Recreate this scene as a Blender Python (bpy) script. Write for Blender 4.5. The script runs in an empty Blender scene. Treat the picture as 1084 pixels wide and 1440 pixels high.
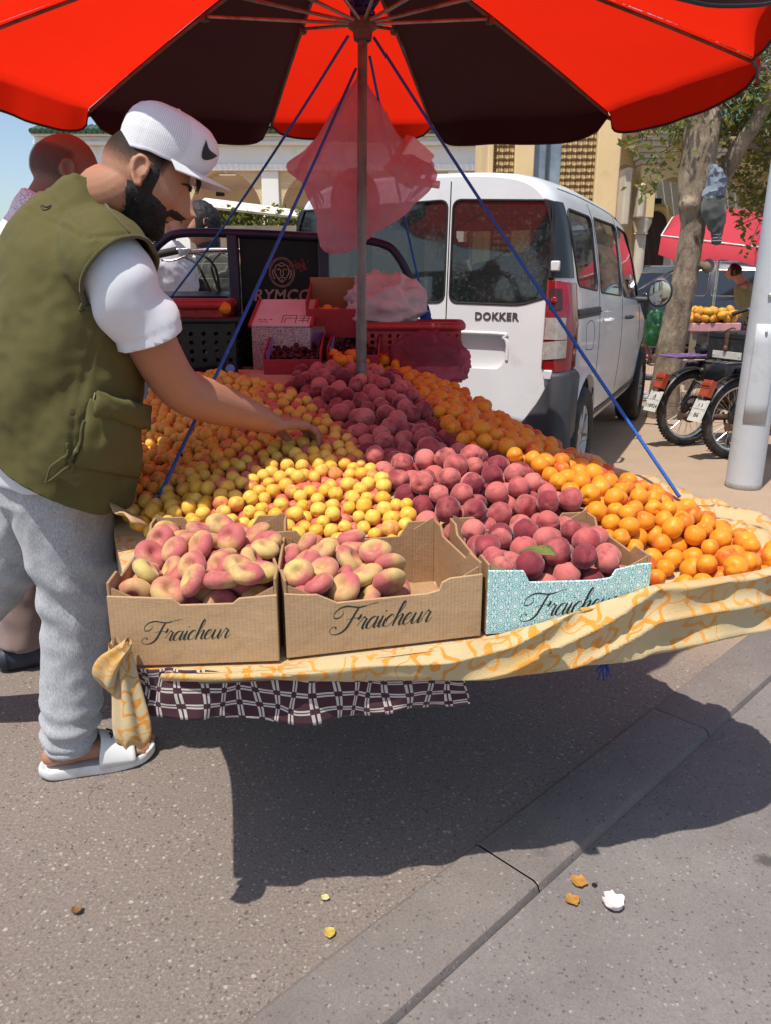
import bpy, bmesh, math, random
import numpy as np
from mathutils import Vector, Matrix, noise as mnoise
PI = math.pi
random.seed(7)
SC = bpy.context.scene
COL = SC.collection
CAMZ = 1.22
PITCH = math.atan(320/1080)
CP, SP = math.cos(PITCH), math.sin(PITCH)

def P(u, v, y=None, z=None, t=None):
    """photo pixel (1084x1440) plus one known coordinate -> world point (used to survey the place)"""
    a = (u-542)/1080; d = (v-720)/1080
    dy = CP-d*SP; dz = -SP-d*CP
    if y is not None: t = y/dy
    elif z is not None: t = (z-CAMZ)/dz
    return Vector((a*t, dy*t, CAMZ+dz*t))

def pix(p):
    x, y, z = p[0], p[1], p[2]-CAMZ
    t = y*CP-z*SP
    return 542+1080*x/t, 720-1080*(z*CP+y*SP)/t

# ------------------------------------------------------------------ objects
def link(o):
    COL.objects.link(o); return o

def tag(o, label=None, cat=None, group=None, kind=None):
    if label: o['label'] = label
    if cat: o['category'] = cat
    if group: o['group'] = group
    if kind: o['kind'] = kind
    return o

def thing(name, label, cat, loc=(0, 0, 0), rz=0.0, group=None):
    o = bpy.data.objects.new(name, None); link(o)
    o.empty_display_size = 0.1
    o.location = loc; o.rotation_euler = (0, 0, rz)
    return tag(o, label, cat, group)

def wmat(o):
    m = o.matrix_basis.copy()
    while o.parent is not None:
        o = o.parent
        m = o.matrix_basis @ m
    return m

class MB:
    """collects shapes into one mesh"""
    def __init__(s):
        s.v = []; s.f = []; s.uv = []; s.n = 0; s.mi = []
    def add(s, verts, faces, uv=None, mi=0):
        verts = np.asarray(verts, float).reshape(-1, 3)
        k = s.n
        s.v.append(verts); s.n += len(verts)
        s.uv.append(np.zeros((len(verts), 2)) if uv is None else np.asarray(uv, float))
        for f in faces:
            s.f.append([i+k for i in f]); s.mi.append(mi)
        return s
    def box(s, c, size, rot=None, mi=0):
        x, y, z = [q/2 for q in size]
        vs = np.array([(-x,-y,-z),(x,-y,-z),(x,y,-z),(-x,y,-z),(-x,-y,z),(x,-y,z),(x,y,z),(-x,y,z)])
        if rot is not None: vs = vs @ np.array(rot.to_3x3()).T
        return s.add(vs+np.array(c), [(3,2,1,0),(4,5,6,7),(0,1,5,4),(1,2,6,5),(2,3,7,6),(3,0,4,7)], mi=mi)
    def grid(s, pts, cu=False, cv=False, uv=None, flip=False, mi=0):
        pts = np.asarray(pts, float); nu, nv = pts.shape[:2]
        F = []
        for i in range(nu if cu else nu-1):
            for j in range(nv if cv else nv-1):
                a = i*nv+j; b = ((i+1) % nu)*nv+j; c = ((i+1) % nu)*nv+(j+1) % nv; d = i*nv+(j+1) % nv
                F.append((a, d, c, b) if flip else (a, b, c, d))
        return s.add(pts.reshape(-1, 3), F, None if uv is None else np.asarray(uv).reshape(-1, 2), mi)
    def tube(s, pts, r, n=10, caps=True, up=None, closed=False, mi=0):
        pts = [Vector(p) for p in pts]; m = len(pts)
        if not hasattr(r, '__len__'): r = [r]*m
        rings = []; side = None
        for i, p in enumerate(pts):
            a = pts[i-1] if (i > 0 or closed) else pts[i]
            b = pts[(i+1) % m] if (i < m-1 or closed) else pts[i]
            t = (b-a)
            t = t.normalized() if t.length > 1e-9 else Vector((0, 0, 1))
            if up is not None: ref = Vector(up)
            elif side is None: ref = Vector((0, 0, 1)) if abs(t.z) < .9 else Vector((1, 0, 0))
            else: ref = None
            if ref is not None:
                side = ref-t*ref.dot(t)
                if side.length < 1e-6: side = t.orthogonal()
                side.normalize()
            else:
                side = side-t*side.dot(t)
                if side.length < 1e-6: side = t.orthogonal()
                side.normalize()
            w = t.cross(side)
            ra, rb = r[i] if hasattr(r[i], '__len__') else (r[i], r[i])
            rings.append([p+side*(ra*math.cos(2*PI*k/n))+w*(rb*math.sin(2*PI*k/n)) for k in range(n)])
        k0 = s.n
        s.grid(np.array([[tuple(q) for q in ring] for ring in rings]), cu=closed, cv=True, flip=True, mi=mi)
        if caps and not closed:
            s.f.append([k0+j for j in range(n)]); s.mi.append(mi)
            s.f.append([k0+(m-1)*n+j for j in reversed(range(n))]); s.mi.append(mi)
        return s
    def lathe(s, prof, n=24, M=None, mi=0):
        M = M or Matrix.Identity(4)
        pts = []
        for k in range(n):
            a = 2*PI*k/n
            pts.append([tuple(M @ Vector((r*math.cos(a), r*math.sin(a), z))) for r, z in prof])
        return s.grid(np.array(pts), cu=True, mi=mi)
    def sphere(s, c, r, nu=16, nv=10, M=None, mi=0):
        if not hasattr(r, '__len__'): r = (r, r, r)
        pts = []; vs = []
        F = []
        vs.append((0, 0, 1))
        for i in range(1, nv):
            th = PI*i/nv
            for j in range(nu):
                ph = 2*PI*j/nu
                vs.append((math.sin(th)*math.cos(ph), math.sin(th)*math.sin(ph), math.cos(th)))
        vs.append((0, 0, -1))
        for j in range(nu):
            F.append((0, 1+j, 1+(j+1) % nu))
            F.append((len(vs)-1, 1+(nv-2)*nu+(j+1) % nu, 1+(nv-2)*nu+j))
        for i in range(nv-2):
            for j in range(nu):
                a = 1+i*nu+j; b = 1+i*nu+(j+1) % nu
                F.append((a, a+nu, b+nu, b))
        vs = np.array(vs)*np.array(r)
        if M is not None: vs = vs @ np.array(M.to_3x3()).T
        return s.add(vs+np.array(c), F, mi=mi)
    def prism(s, poly, th, M=None, mi=0):
        """poly (2d, ccw) in local xy, extruded along z from 0 to th, placed by M"""
        M = M or Matrix.Identity(4); n = len(poly)
        vs = [tuple(M @ Vector((x, y, 0))) for x, y in poly]+[tuple(M @ Vector((x, y, th))) for x, y in poly]
        F = [list(reversed(range(n))), list(range(n, 2*n))]+[(i, (i+1) % n, n+(i+1) % n, n+i) for i in range(n)]
        return s.add(vs, F, mi=mi)
    def mesh(s, name, smooth=40):
        me = bpy.data.meshes.new(name)
        V = np.concatenate(s.v) if s.v else np.zeros((0, 3))
        me.from_pydata([tuple(x) for x in V], [], s.f)
        UV = np.concatenate(s.uv)
        if np.any(UV):
            l = me.uv_layers.new(name='UVMap')
            idx = np.zeros(len(me.loops), dtype=np.int32); me.loops.foreach_get('vertex_index', idx)
            l.data.foreach_set('uv', UV[idx].astype(np.float32).ravel())
        if any(s.mi): me.polygons.foreach_set('material_index', np.array(s.mi, dtype=np.int32))
        me.validate(); me.update()
        if smooth:
            me.polygons.foreach_set('use_smooth', [True]*len(me.polygons))
            if smooth < 180: me.set_sharp_from_angle(angle=math.radians(smooth))
        return me

def part(name, mb, m, parent=None, world=True, smooth=40, bevel=0, bseg=2, sub=0, weld=False):
    """links one mesh object; when it has a parent and world is set, the verts are world coordinates"""
    me = mb.mesh(name, smooth) if isinstance(mb, MB) else mb
    me.name = name
    o = bpy.data.objects.new(name, me); link(o)
    for q in (m if isinstance(m, (list, tuple)) else [m]): me.materials.append(q)
    if parent is not None:
        if world: me.transform(wmat(parent).inverted())
        o.parent = parent
    if weld:
        bm = bmesh.new(); bm.from_mesh(me); bmesh.ops.remove_doubles(bm, verts=bm.verts, dist=1e-5)
        bmesh.ops.recalc_face_normals(bm, faces=bm.faces); bm.to_mesh(me); bm.free()
    if bevel:
        b = o.modifiers.new('bevel', 'BEVEL'); b.width = bevel; b.segments = bseg; b.limit_method = 'ANGLE'; b.angle_limit = math.radians(35)
        b.harden_normals = False
    if sub:
        q = o.modifiers.new('sub', 'SUBSURF'); q.levels = sub; q.render_levels = sub
    return o

def single(name, mb, m, label, cat, group=None, base=None, **kw):
    """a thing that is one mesh: world verts, origin moved to base"""
    me = mb.mesh(name, kw.pop('smooth', 40)) if isinstance(mb, MB) else mb
    if base is None:
        a = np.zeros(len(me.vertices)*3); me.vertices.foreach_get('co', a); a = a.reshape(-1, 3)
        base = (a[:, 0].mean(), a[:, 1].mean(), a[:, 2].min())
    me.transform(Matrix.Translation(-Vector(base)))
    o = part(name, me, m, **kw); o.location = base
    return tag(o, label, cat, group)

def struct(name, mb, m, **kw):
    return tag(part(name, mb, m, **kw), kind='structure')

def copy_tree(o, parent=None):
    c = o.copy(); link(c)
    if parent is not None: c.parent = parent
    for ch in [k for k in o.children]: copy_tree(ch, c)
    return c

def baked(me_or_mb, mods):
    """applies modifiers to a mesh, returns the new mesh"""
    me = me_or_mb.mesh('tmp', 0) if isinstance(me_or_mb, MB) else me_or_mb
    o = bpy.data.objects.new('tmp', me); link(o)
    for typ, kw in mods:
        md = o.modifiers.new(typ, typ)
        for k, val in kw.items(): setattr(md, k, val)
    dg = bpy.context.evaluated_depsgraph_get(); dg.update()
    out = bpy.data.meshes.new_from_object(o.evaluated_get(dg))
    bpy.data.objects.remove(o)
    return out

def fused(mb, voxel, smooth=3, fac=.5):
    me = baked(mb, [('REMESH', dict(mode='VOXEL', voxel_size=voxel, use_smooth_shade=True)),
                    ('SMOOTH', dict(factor=fac, iterations=smooth))])
    me.polygons.foreach_set('use_smooth', [True]*len(me.polygons))
    return me

def coords(me):
    a = np.zeros(len(me.vertices)*3); me.vertices.foreach_get('co', a); return a.reshape(-1, 3)
def normals(me):
    return np.array([tuple(n.vector) for n in me.vertex_normals])
def displace(me, fn):
    """fn(co, no) -> offset along the normal"""
    V = coords(me); N = normals(me)
    D = np.array([fn(Vector(v), Vector(n)) for v, n in zip(V, N)])
    me.vertices.foreach_set('co', (V+N*D[:, None]).ravel()); me.update()
    return me

def catmull(pts, n=8, closed=False):
    pts = [np.array(p, float) for p in pts]; out = []; m = len(pts)
    for i in range(m if closed else m-1):
        p1, p2 = pts[i], pts[(i+1) % m]
        p0 = pts[i-1] if (i > 0 or closed) else 2*p1-p2
        p3 = pts[(i+2) % m] if (i+2 < m or closed) else 2*p2-p1
        for k in range(n):
            t = k/n
            out.append(.5*((2*p1)+(-p0+p2)*t+(2*p0-5*p1+4*p2-p3)*t*t+(-p0+3*p1-3*p2+p3)*t**3))
    if not closed: out.append(pts[-1])
    return np.array(out)

def sstep(a, b, x):
    t = min(1, max(0, (x-a)/(b-a))); return t*t*(3-2*t)
def frame(o, x, y):
    x = Vector(x).normalized(); y = Vector(y); z = x.cross(y).normalized(); y = z.cross(x)
    return Matrix(((x.x, y.x, z.x, o[0]), (x.y, y.y, z.y, o[1]), (x.z, y.z, z.z, o[2]), (0, 0, 0, 1)))

# ------------------------------------------------------------------ materials
class NT:
    def __init__(s, name):
        s.m = bpy.data.materials.new(name); s.m.use_nodes = True
        s.t = s.m.node_tree; s.t.nodes.clear()
        s.out = s.n('ShaderNodeOutputMaterial')
        s.c = s.n('ShaderNodeTexCoord')
    def n(s, typ, ins=None, **kw):
        q = s.t.nodes.new(typ)
        for k, v in kw.items(): setattr(q, k, v)
        for k, v in (ins or {}).items(): s.set(q.inputs[k], v)
        return q
    def set(s, sock, v):
        if isinstance(v, bpy.types.NodeSocket): s.t.links.new(v, sock)
        else:
            if sock.type == 'RGBA' and len(v) == 3: v = (*v, 1)
            sock.default_value = v
    def math(s, op, a, b=0.0, c=0.0, clamp=False):
        q = s.n('ShaderNodeMath', operation=op, use_clamp=clamp)
        s.set(q.inputs[0], a); s.set(q.inputs[1], b); s.set(q.inputs[2], c)
        return q.outputs[0]
    def mix(s, f, a, b, blend='MIX'):
        q = s.n('ShaderNodeMix', data_type='RGBA', blend_type=blend)
        s.set(q.inputs[0], f); s.set(q.inputs[6], a); s.set(q.inputs[7], b)
        return q.outputs[2]
    def noise(s, scale, detail=4, rough=.55, vec=None, dist=0):
        return s.n('ShaderNodeTexNoise', {'Vector': vec or s.c.outputs['Object'], 'Scale': scale, 'Detail': detail, 'Roughness': rough, 'Distortion': dist}).outputs[0]
    def ramp(s, f, stops, interp='LINEAR'):
        q = s.n('ShaderNodeValToRGB'); q.color_ramp.interpolation = interp
        e = q.color_ramp.elements
        while len(e) < len(stops): e.new(.5)
        for k, (p, c) in enumerate(stops):
            e[k].position = p; e[k].color = (*c, 1) if hasattr(c, '__len__') else (c, c, c, 1)
        s.set(q.inputs[0], f); return q.outputs[0]
    def bump(s, h, strength=.3, dist=.01, normal=None):
        i = {'Height': h, 'Strength': strength, 'Distance': dist}
        if normal is not None: i['Normal'] = normal
        return s.n('ShaderNodeBump', i).outputs[0]
    def bsdf(s, **ins):
        names = dict(col='Base Color', rough='Roughness', metal='Metallic', nrm='Normal', spec='Specular IOR Level', sheen='Sheen Weight', srough='Sheen Roughness',
                     coat='Coat Weight', alpha='Alpha', sss='Subsurface Weight', srad='Subsurface Radius', sscale='Subsurface Scale', trans='Transmission Weight', ior='IOR', stint='Sheen Tint')
        q = s.n('ShaderNodeBsdfPrincipled', {names[k]: v for k, v in ins.items()})
        return q.outputs[0]
    def done(s, sh):
        s.t.links.new(sh, s.out.inputs[0]); return s.m

def mat(name, col, rough=.6, var=.25, vs=6, bs=0, bst=.3, bd=.004, metal=0, spec=.5, sheen=0, coat=0, dirt=None, ds=3, dlo=.5, dhi=.75, rvar=.1, stretch=None, alpha=None, col2=None):
    """a plain surface with uneven colour, gloss and grain"""
    t = NT(name)
    vec = t.c.outputs['Object']
    if stretch:
        vec = t.n('ShaderNodeMapping', {'Vector': vec, 'Scale': stretch}).outputs[0]
    nz = t.noise(vs, 6, .6, vec)
    c2 = col2 or tuple(min(1, q*(1+var)) for q in col); c1 = tuple(q*(1-var) for q in col)
    c = t.mix(t.ramp(nz, [(.3, 0), (.7, 1)]), c1, c2)
    if dirt:
        dn = t.noise(ds, 8, .65)
        c = t.mix(t.ramp(dn, [(dlo, 0), (dhi, 1)]), c, dirt)
    r = t.math('ADD', rough-rvar/2, t.math('MULTIPLY', t.noise(vs*2.3, 4), rvar))
    kw = dict(col=c, rough=r, metal=metal, spec=spec)
    if bs: kw['nrm'] = t.bump(t.noise(bs, 5, .6, vec), bst, bd)
    if sheen: kw['sheen'] = sheen
    if coat: kw['coat'] = coat
    if alpha is not None: kw['alpha'] = alpha
    return t.done(t.bsdf(**kw))
# ------------------------------------------------------------------ camera, sky, sun
cam = bpy.data.cameras.new('camera'); cam.sensor_fit = 'VERTICAL'; cam.sensor_height = 24; cam.sensor_width = 18; cam.lens = 24*1080/1440
cam.clip_end = 2000; cam.clip_start = .02
camo = link(bpy.data.objects.new('camera', cam)); camo.location = (0, 0, CAMZ); camo.rotation_euler = (PI/2-PITCH, 0, 0)
SC.camera = camo
w = bpy.data.worlds.new('World'); SC.world = w; w.use_nodes = True
wt = w.node_tree; bg = wt.nodes['Background']
sky = wt.nodes.new('ShaderNodeTexSky'); sky.sky_type = 'NISHITA'; sky.sun_disc = False
SUN = Vector((.26, .36, -1)).normalized()
sky.sun_elevation = math.asin(-SUN.z); sky.sun_rotation = math.atan2(-SUN.x, -SUN.y) % (2*PI)
sky.air_density = 1.0; sky.dust_density = 1.4; sky.ozone_density = 1.2
wt.links.new(sky.outputs[0], bg.inputs[0]); bg.inputs[1].default_value = .145
sl = bpy.data.lights.new('sun', 'SUN'); sl.energy = 4.4; sl.angle = math.radians(.55); sl.color = (1, .95, .87)
so = link(bpy.data.objects.new('sun', sl)); so.rotation_euler = SUN.to_track_quat('-Z', 'Y').to_euler(); so.location = (-3, -4, 9)
SC.view_settings.view_transform = 'Standard'; SC.view_settings.look = 'None'; SC.view_settings.gamma = 1; SC.view_settings.exposure = 0.16

# ------------------------------------------------------------------ ground: asphalt to the horizon, kerb, lower pavement by the camera
def asphalt_mat():
    t = NT('asphalt'); pos = t.n('ShaderNodeNewGeometry').outputs['Position']
    sep = t.n('ShaderNodeSeparateXYZ', {'Vector': pos})
    big = t.noise(1.3, 7, .7, pos); fine = t.noise(150, 5, .8, pos)
    jit = t.n('ShaderNodeVectorMath', {0: t.n('ShaderNodeTexNoise', {'Vector': pos, 'Scale': 210, 'Detail': 3}).outputs['Color'], 1: (.009, .009, 0)}, operation='MULTIPLY').outputs[0]
    wp = t.n('ShaderNodeVectorMath', {0: pos, 1: jit}, operation='ADD').outputs[0]
    vo = t.n('ShaderNodeTexVoronoi', {'Vector': wp, 'Scale': 140, 'Randomness': 1.0})
    vo2 = t.n('ShaderNodeTexVoronoi', {'Vector': wp, 'Scale': 85, 'Randomness': 1.0})
    r1 = t.n('ShaderNodeSeparateColor', {0: vo.outputs['Color']}).outputs
    r2 = t.n('ShaderNodeSeparateColor', {0: vo2.outputs['Color']}).outputs
    base = t.mix(big, (.235, .188, .158), (.325, .265, .226))
    base = t.mix(t.math('MULTIPLY', t.ramp(fine, [(.38, 0), (.66, 1)]), .72), base, (.10, .078, .066))
    st1 = t.math('MULTIPLY', t.math('LESS_THAN', vo.outputs['Distance'], t.math('MULTIPLY', r1[1], .50)), t.math('GREATER_THAN', r1[0], .30))
    c = t.mix(st1, base, t.mix(r1[2], (.11, .085, .072), (.37, .315, .27)))
    st2 = t.math('MULTIPLY', t.math('LESS_THAN', vo2.outputs['Distance'], t.math('MULTIPLY', r2[1], .40)), t.math('GREATER_THAN', r2[0], .68))
    c = t.mix(st2, c, t.mix(r2[2], (.27, .22, .185), (.44, .38, .325)))
    # cracks
    wv = t.n('ShaderNodeTexVoronoi', {'Vector': t.n('ShaderNodeVectorMath', {0: pos, 1: t.n('ShaderNodeVectorMath', {0: t.n('ShaderNodeTexNoise', {'Vector': pos, 'Scale': 5, 'Detail': 5}).outputs['Color'], 1: (.35, .35, 0)}, operation='MULTIPLY').outputs[0]}, operation='ADD').outputs[0], 'Scale': 1.15}, feature='DISTANCE_TO_EDGE')
    cr = t.math('MULTIPLY', t.math('LESS_THAN', wv.outputs['Distance'], .0012), t.math('GREATER_THAN', t.noise(1.4, 2, .5, pos), .56))
    c = t.mix(t.math('MULTIPLY', cr, .45), c, (.05, .04, .035))
    # sandy earth beyond the road
    e = t.math('ADD', t.math('ADD', t.math('MULTIPLY', sep.outputs[0], .9), t.math('MULTIPLY', sep.outputs[1], .62)), t.math('MULTIPLY', t.noise(2.5, 6, .7, pos), .9))
    sand = t.mix(t.noise(3, 8, .7, pos), (.36, .25, .17), (.50, .37, .26))
    sand = t.mix(t.math('MULTIPLY', t.ramp(t.noise(140, 4, .8, pos), [(.4, 0), (.75, 1)]), .6), sand, (.26, .18, .12))
    c = t.mix(t.ramp(t.math('DIVIDE', t.math('SUBTRACT', e, 2.6), .9), [(0, 0), (1, 1)]), c, sand)
    h = t.math('ADD', t.math('ADD', t.math('MULTIPLY', st1, .5), st2), fine)
    return t.done(t.bsdf(col=c, rough=.88, spec=.25, nrm=t.bump(h, .75, .004)))
ASPH = asphalt_mat()

def kerb_mat(name, a, b, spots, sc):
    t = NT(name); pos = t.n('ShaderNodeNewGeometry').outputs['Position']
    c = t.mix(t.ramp(t.noise(2.2, 8, .72, pos), [(.3, 0), (.7, 1)]), tuple(q*.88 for q in a), tuple(q*1.05 for q in b))
    c = t.mix(t.math('MULTIPLY', t.ramp(t.noise(sc, 4, .75, pos), [(.42, 0), (.7, 1)]), .6), c, tuple(q*.55 for q in a))
    jit = t.n('ShaderNodeVectorMath', {0: t.n('ShaderNodeTexNoise', {'Vector': pos, 'Scale': 190, 'Detail': 3}).outputs['Color'], 1: (.010, .010, 0)}, operation='MULTIPLY').outputs[0]
    vo = t.n('ShaderNodeTexVoronoi', {'Vector': t.n('ShaderNodeVectorMath', {0: pos, 1: jit}, operation='ADD').outputs[0], 'Scale': 150}); q = t.n('ShaderNodeSeparateColor', {0: vo.outputs['Color']}).outputs
    c = t.mix(t.math('MULTIPLY', t.math('LESS_THAN', vo.outputs['Distance'], t.math('MULTIPLY', q[1], .5)), t.math('GREATER_THAN', q[0], .90)), c, tuple(min(1, k*1.3) for k in b))
    c = t.mix(t.math('MULTIPLY', t.math('LESS_THAN', vo.outputs['Distance'], t.math('MULTIPLY', q[1], .5)), t.math('LESS_THAN', q[0], .22)), c, (.11, .097, .088))
    # worn oily spots
    v2 = t.n('ShaderNodeTexVoronoi', {'Vector': t.n('ShaderNodeVectorMath', {0: pos, 1: t.n('ShaderNodeVectorMath', {0: t.n('ShaderNodeTexNoise', {'Vector': pos, 'Scale': 38, 'Detail': 5}).outputs['Color'], 1: (.03, .03, 0)}, operation='MULTIPLY').outputs[0]}, operation='ADD').outputs[0], 'Scale': 5.5})
    k = t.n('ShaderNodeSeparateColor', {0: v2.outputs['Color']}).outputs
    s = t.math('MULTIPLY', t.ramp(t.math('DIVIDE', v2.outputs['Distance'], t.math('ADD', .03, t.math('MULTIPLY', k[1], .17))), [(.6, 1), (1, 0)]), t.math('GREATER_THAN', k[0], spots))
    c = t.mix(t.math('MULTIPLY', s, t.math('MULTIPLY_ADD', k[2], .6, .25)), c, (.05, .045, .042))
    return t.done(t.bsdf(col=c, rough=.85, spec=.3, nrm=t.bump(t.noise(sc, 4, .75, pos), .4, .003)))
KERB = kerb_mat('kerb stone', (.185, .155, .138), (.24, .205, .185), .8, 190)
PAVE = kerb_mat('fine grey asphalt', (.195, .172, .158), (.245, .218, .202), .45, 210)

# kerb line surveyed from the photograph
k1 = P(1084, 868, z=0); k0 = P(340, 1440, z=0)          # upper (road) edge of the kerb
j1 = P(1084, 925, z=0); j0 = P(545, 1440, z=0)           # lower edge
dk = (k1-k0).normalized(); nk = Vector((dk.y, -dk.x, 0))  # towards the camera side
W = (j0-k0).dot(nk)
a, b = k0-dk*14, k1+dk*200
mb = MB(); far = 900
# road sheet: everything on the far side of the kerb
c, d = b-nk*1200, a-nk*1200
mb.add([a, b, c, d, ], [(0, 1, 2, 3)])
struct('ground', mb, ASPH)
mb = MB()
GZ = -.017
p0, p1 = k0-dk*14+nk*(W+.0), k1+dk*200+nk*(W+.0)
mb.add([(p0.x, p0.y, GZ), (p1.x, p1.y, GZ), (p1.x+nk.x*900, p1.y+nk.y*900, GZ), (p0.x+nk.x*900, p0.y+nk.y*900, GZ)], [(3, 2, 1, 0)])
struct('pavement', mb, PAVE)
mb = MB()
# kerb stones with joints (each about 1 m long)
s0 = (P(715, 1218, z=0)-k0).dot(dk); L = (P(935, 1005, z=0)-P(715, 1218, z=0)).length
rnd = random.Random(3)
for i in range(-14, 60):
    q0 = s0+i*L+.0018; q1 = s0+(i+1)*L-.0018
    jig = rnd.uniform(-.002, .002)
    o = k0+dk*((q0+q1)/2)+nk*(W/2)
    M = frame((o.x, o.y, 0), dk, -nk)
    hw = W/2-.001; hl = (q1-q0)/2; r = .010
    prof = [(-hw, -.09), (-hw, .006-r), (-hw+.004, .006-.003), (-hw+r, .006)] if False else None
    ys = [-hw, -hw, -hw+.005, -hw+.016, hw-.008, hw, hw]
    zs = [-.08, -.012, .001, .006+jig, .006+jig, .001, -.08]
    pts = []
    for x in (-hl, -hl+.003, hl-.003, hl):
        dz = -.003 if abs(x) > hl-.001 else 0
        pts.append([tuple(M @ Vector((x, y_, z_+(dz if z_ > -.05 else 0)))) for y_, z_ in zip(ys, zs)])
    mb.grid(np.array(pts))
struct('kerb', mb, KERB, smooth=30, weld=True)
# ------------------------------------------------------------------ the fruit cart: table, towels, boxes, fruit
def towel_mat(name='flowered towel'):
    t = NT(name); uv = t.c.outputs['UV']
    wob = t.n('ShaderNodeTexNoise', {'Vector': uv, 'Scale': 14, 'Detail': 3}).outputs['Color']
    p = t.n('ShaderNodeVectorMath', {0: uv, 1: t.n('ShaderNodeVectorMath', {0: wob, 1: (.018, .018, 0)}, operation='MULTIPLY').outputs[0]}, operation='ADD').outputs[0]
    vo = t.n('ShaderNodeTexVoronoi', {'Vector': p, 'Scale': 9.5, 'Randomness': .55}, voronoi_dimensions='2D')
    q = t.n('ShaderNodeVectorMath', {0: p, 1: vo.outputs['Position']}, operation='SUBTRACT').outputs[0]
    sp = t.n('ShaderNodeSeparateXYZ', {0: q}).outputs
    r = t.math('MULTIPLY', t.n('ShaderNodeVectorMath', {0: q}, operation='LENGTH').outputs['Value'], 9.5)
    th = t.math('ARCTAN2', sp[1], sp[0])
    pet = t.math('MULTIPLY_ADD', t.math('COSINE', t.math('MULTIPLY', th, 5)), .075, .33)
    n = t.noise(60, 4, .7, uv)
    ring = t.math('LESS_THAN', t.math('ABSOLUTE', t.math('SUBTRACT', r, pet)), t.math('MULTIPLY', n, .085))
    cen = t.math('LESS_THAN', r, t.math('MULTIPLY', n, .20))
    sw = t.math('LESS_THAN', t.math('ABSOLUTE', t.math('SUBTRACT', t.noise(7, 2, .5, uv), .5)), .006)
    m_ = t.math('MAXIMUM', t.math('MAXIMUM', ring, cen), sw)
    m_ = t.math('MULTIPLY', m_, t.ramp(n, [(.25, .4), (.5, 1)]))
    cream = t.mix(t.noise(4, 5, .6, uv), (.53, .385, .19), (.64, .50, .275))
    gold = t.mix(t.ramp(t.noise(3.2, 3, .5, uv), [(.52, 0), (.66, 1)]), cream, (.64, .35, .08))
    c = t.mix(m_, gold, t.mix(t.noise(5, 3, .5, uv), (.62, .20, .02), (.75, .36, .06)))
    c = t.mix(t.math('MULTIPLY', t.ramp(t.noise(2.2, 7, .7), [(.55, 0), (.8, 1)]), .45), c, (.30, .20, .12))
    h = t.math('ADD', t.noise(500, 2, .8, uv), t.math('MULTIPLY', t.noise(60, 4, .6, uv), .8))
    return t.done(t.bsdf(col=c, rough=.95, spec=.1, sheen=.25, nrm=t.bump(h, .6, .004)))
TOWEL = towel_mat()

def bez(pts):
    C = catmull(pts, 16)
    L = np.concatenate([[0], np.cumsum(np.linalg.norm(np.diff(C, axis=0), axis=1))]); L /= L[-1]
    return lambda u: np.array([np.interp(u, L, C[:, k]) for k in range(C.shape[1])])
front = bez([(-.475, 1.15), (-.18, 1.172), (.17, 1.262), (.50, 1.325), (.75, 1.42), (.87, 1.52)])
right = bez([(.87, 1.52), (.875, 1.66), (.80, 1.775), (.72, 1.85), (.355, 2.45), (.15, 2.95), (.10, 3.25)])
left = bez([(-.475, 1.15), (-.55, 1.5), (-.665, 1.81), (-.84, 2.6), (-.86, 3.25)])
back = bez([(-.86, 3.25), (.10, 3.25)])
def coons(u, v):
    F, B, Lf, R = front(u), back(u), left(v), right(v)
    c00, c10, c01, c11 = front(0), front(1), back(0), back(1)
    return (1-v)*F+v*B+(1-u)*Lf+u*R-((1-u)*(1-v)*c00+u*(1-v)*c10+(1-u)*v*c01+u*v*c11)
# distance to the table's rim
RIM = np.concatenate([[front(u) for u in np.linspace(0, 1, 40)], [right(v) for v in np.linspace(0, 1, 50)], [back(1-u) for u in np.linspace(0, 1, 20)], [left(1-v) for v in np.linspace(0, 1, 50)]])
def rimdist(x, y): return float(np.sqrt(np.min((RIM[:, 0]-x)**2+(RIM[:, 1]-y)**2)))
def slope(y): return .595+.15*max(0, y-1.28)
_FZ = {}
def floor_z(x, y):
    k = (round(x*250), round(y*250))
    if k not in _FZ: _FZ[k] = floor_exact(k[0]/250, k[1]/250)
    return _FZ[k]
BOXFP = [(Matrix.Translation(o) @ Matrix.Rotation(a, 4, 'Z')).inverted() for o, a in (((-.457, 1.172, 0), math.atan2(.02, .275)), ((-.170, 1.202, 0), math.atan2(.09, .345)), ((.183, 1.292, 0), math.atan2(.05, .31)))]
BOXWD = [(.277, .37), (.354, .27), (.313, .29)]
def in_box(x, y, g):
    for M, (w_, d_) in zip(BOXFP, BOXWD):
        p = M @ Vector((x, y, 0))
        if -g < p.x < w_+g and -g < p.y < d_+g: return True
    return False
def floor_exact(x, y):
    if in_box(x, y, .012): return .5965
    d = rimdist(x, y)
    m = .055*sstep(.02, .30, d)*sstep(1.45, 1.75, y)
    m += .018*math.exp(-((x-.17)**2+(y-1.80)**2)/.035)
    return slope(y)+m

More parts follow.
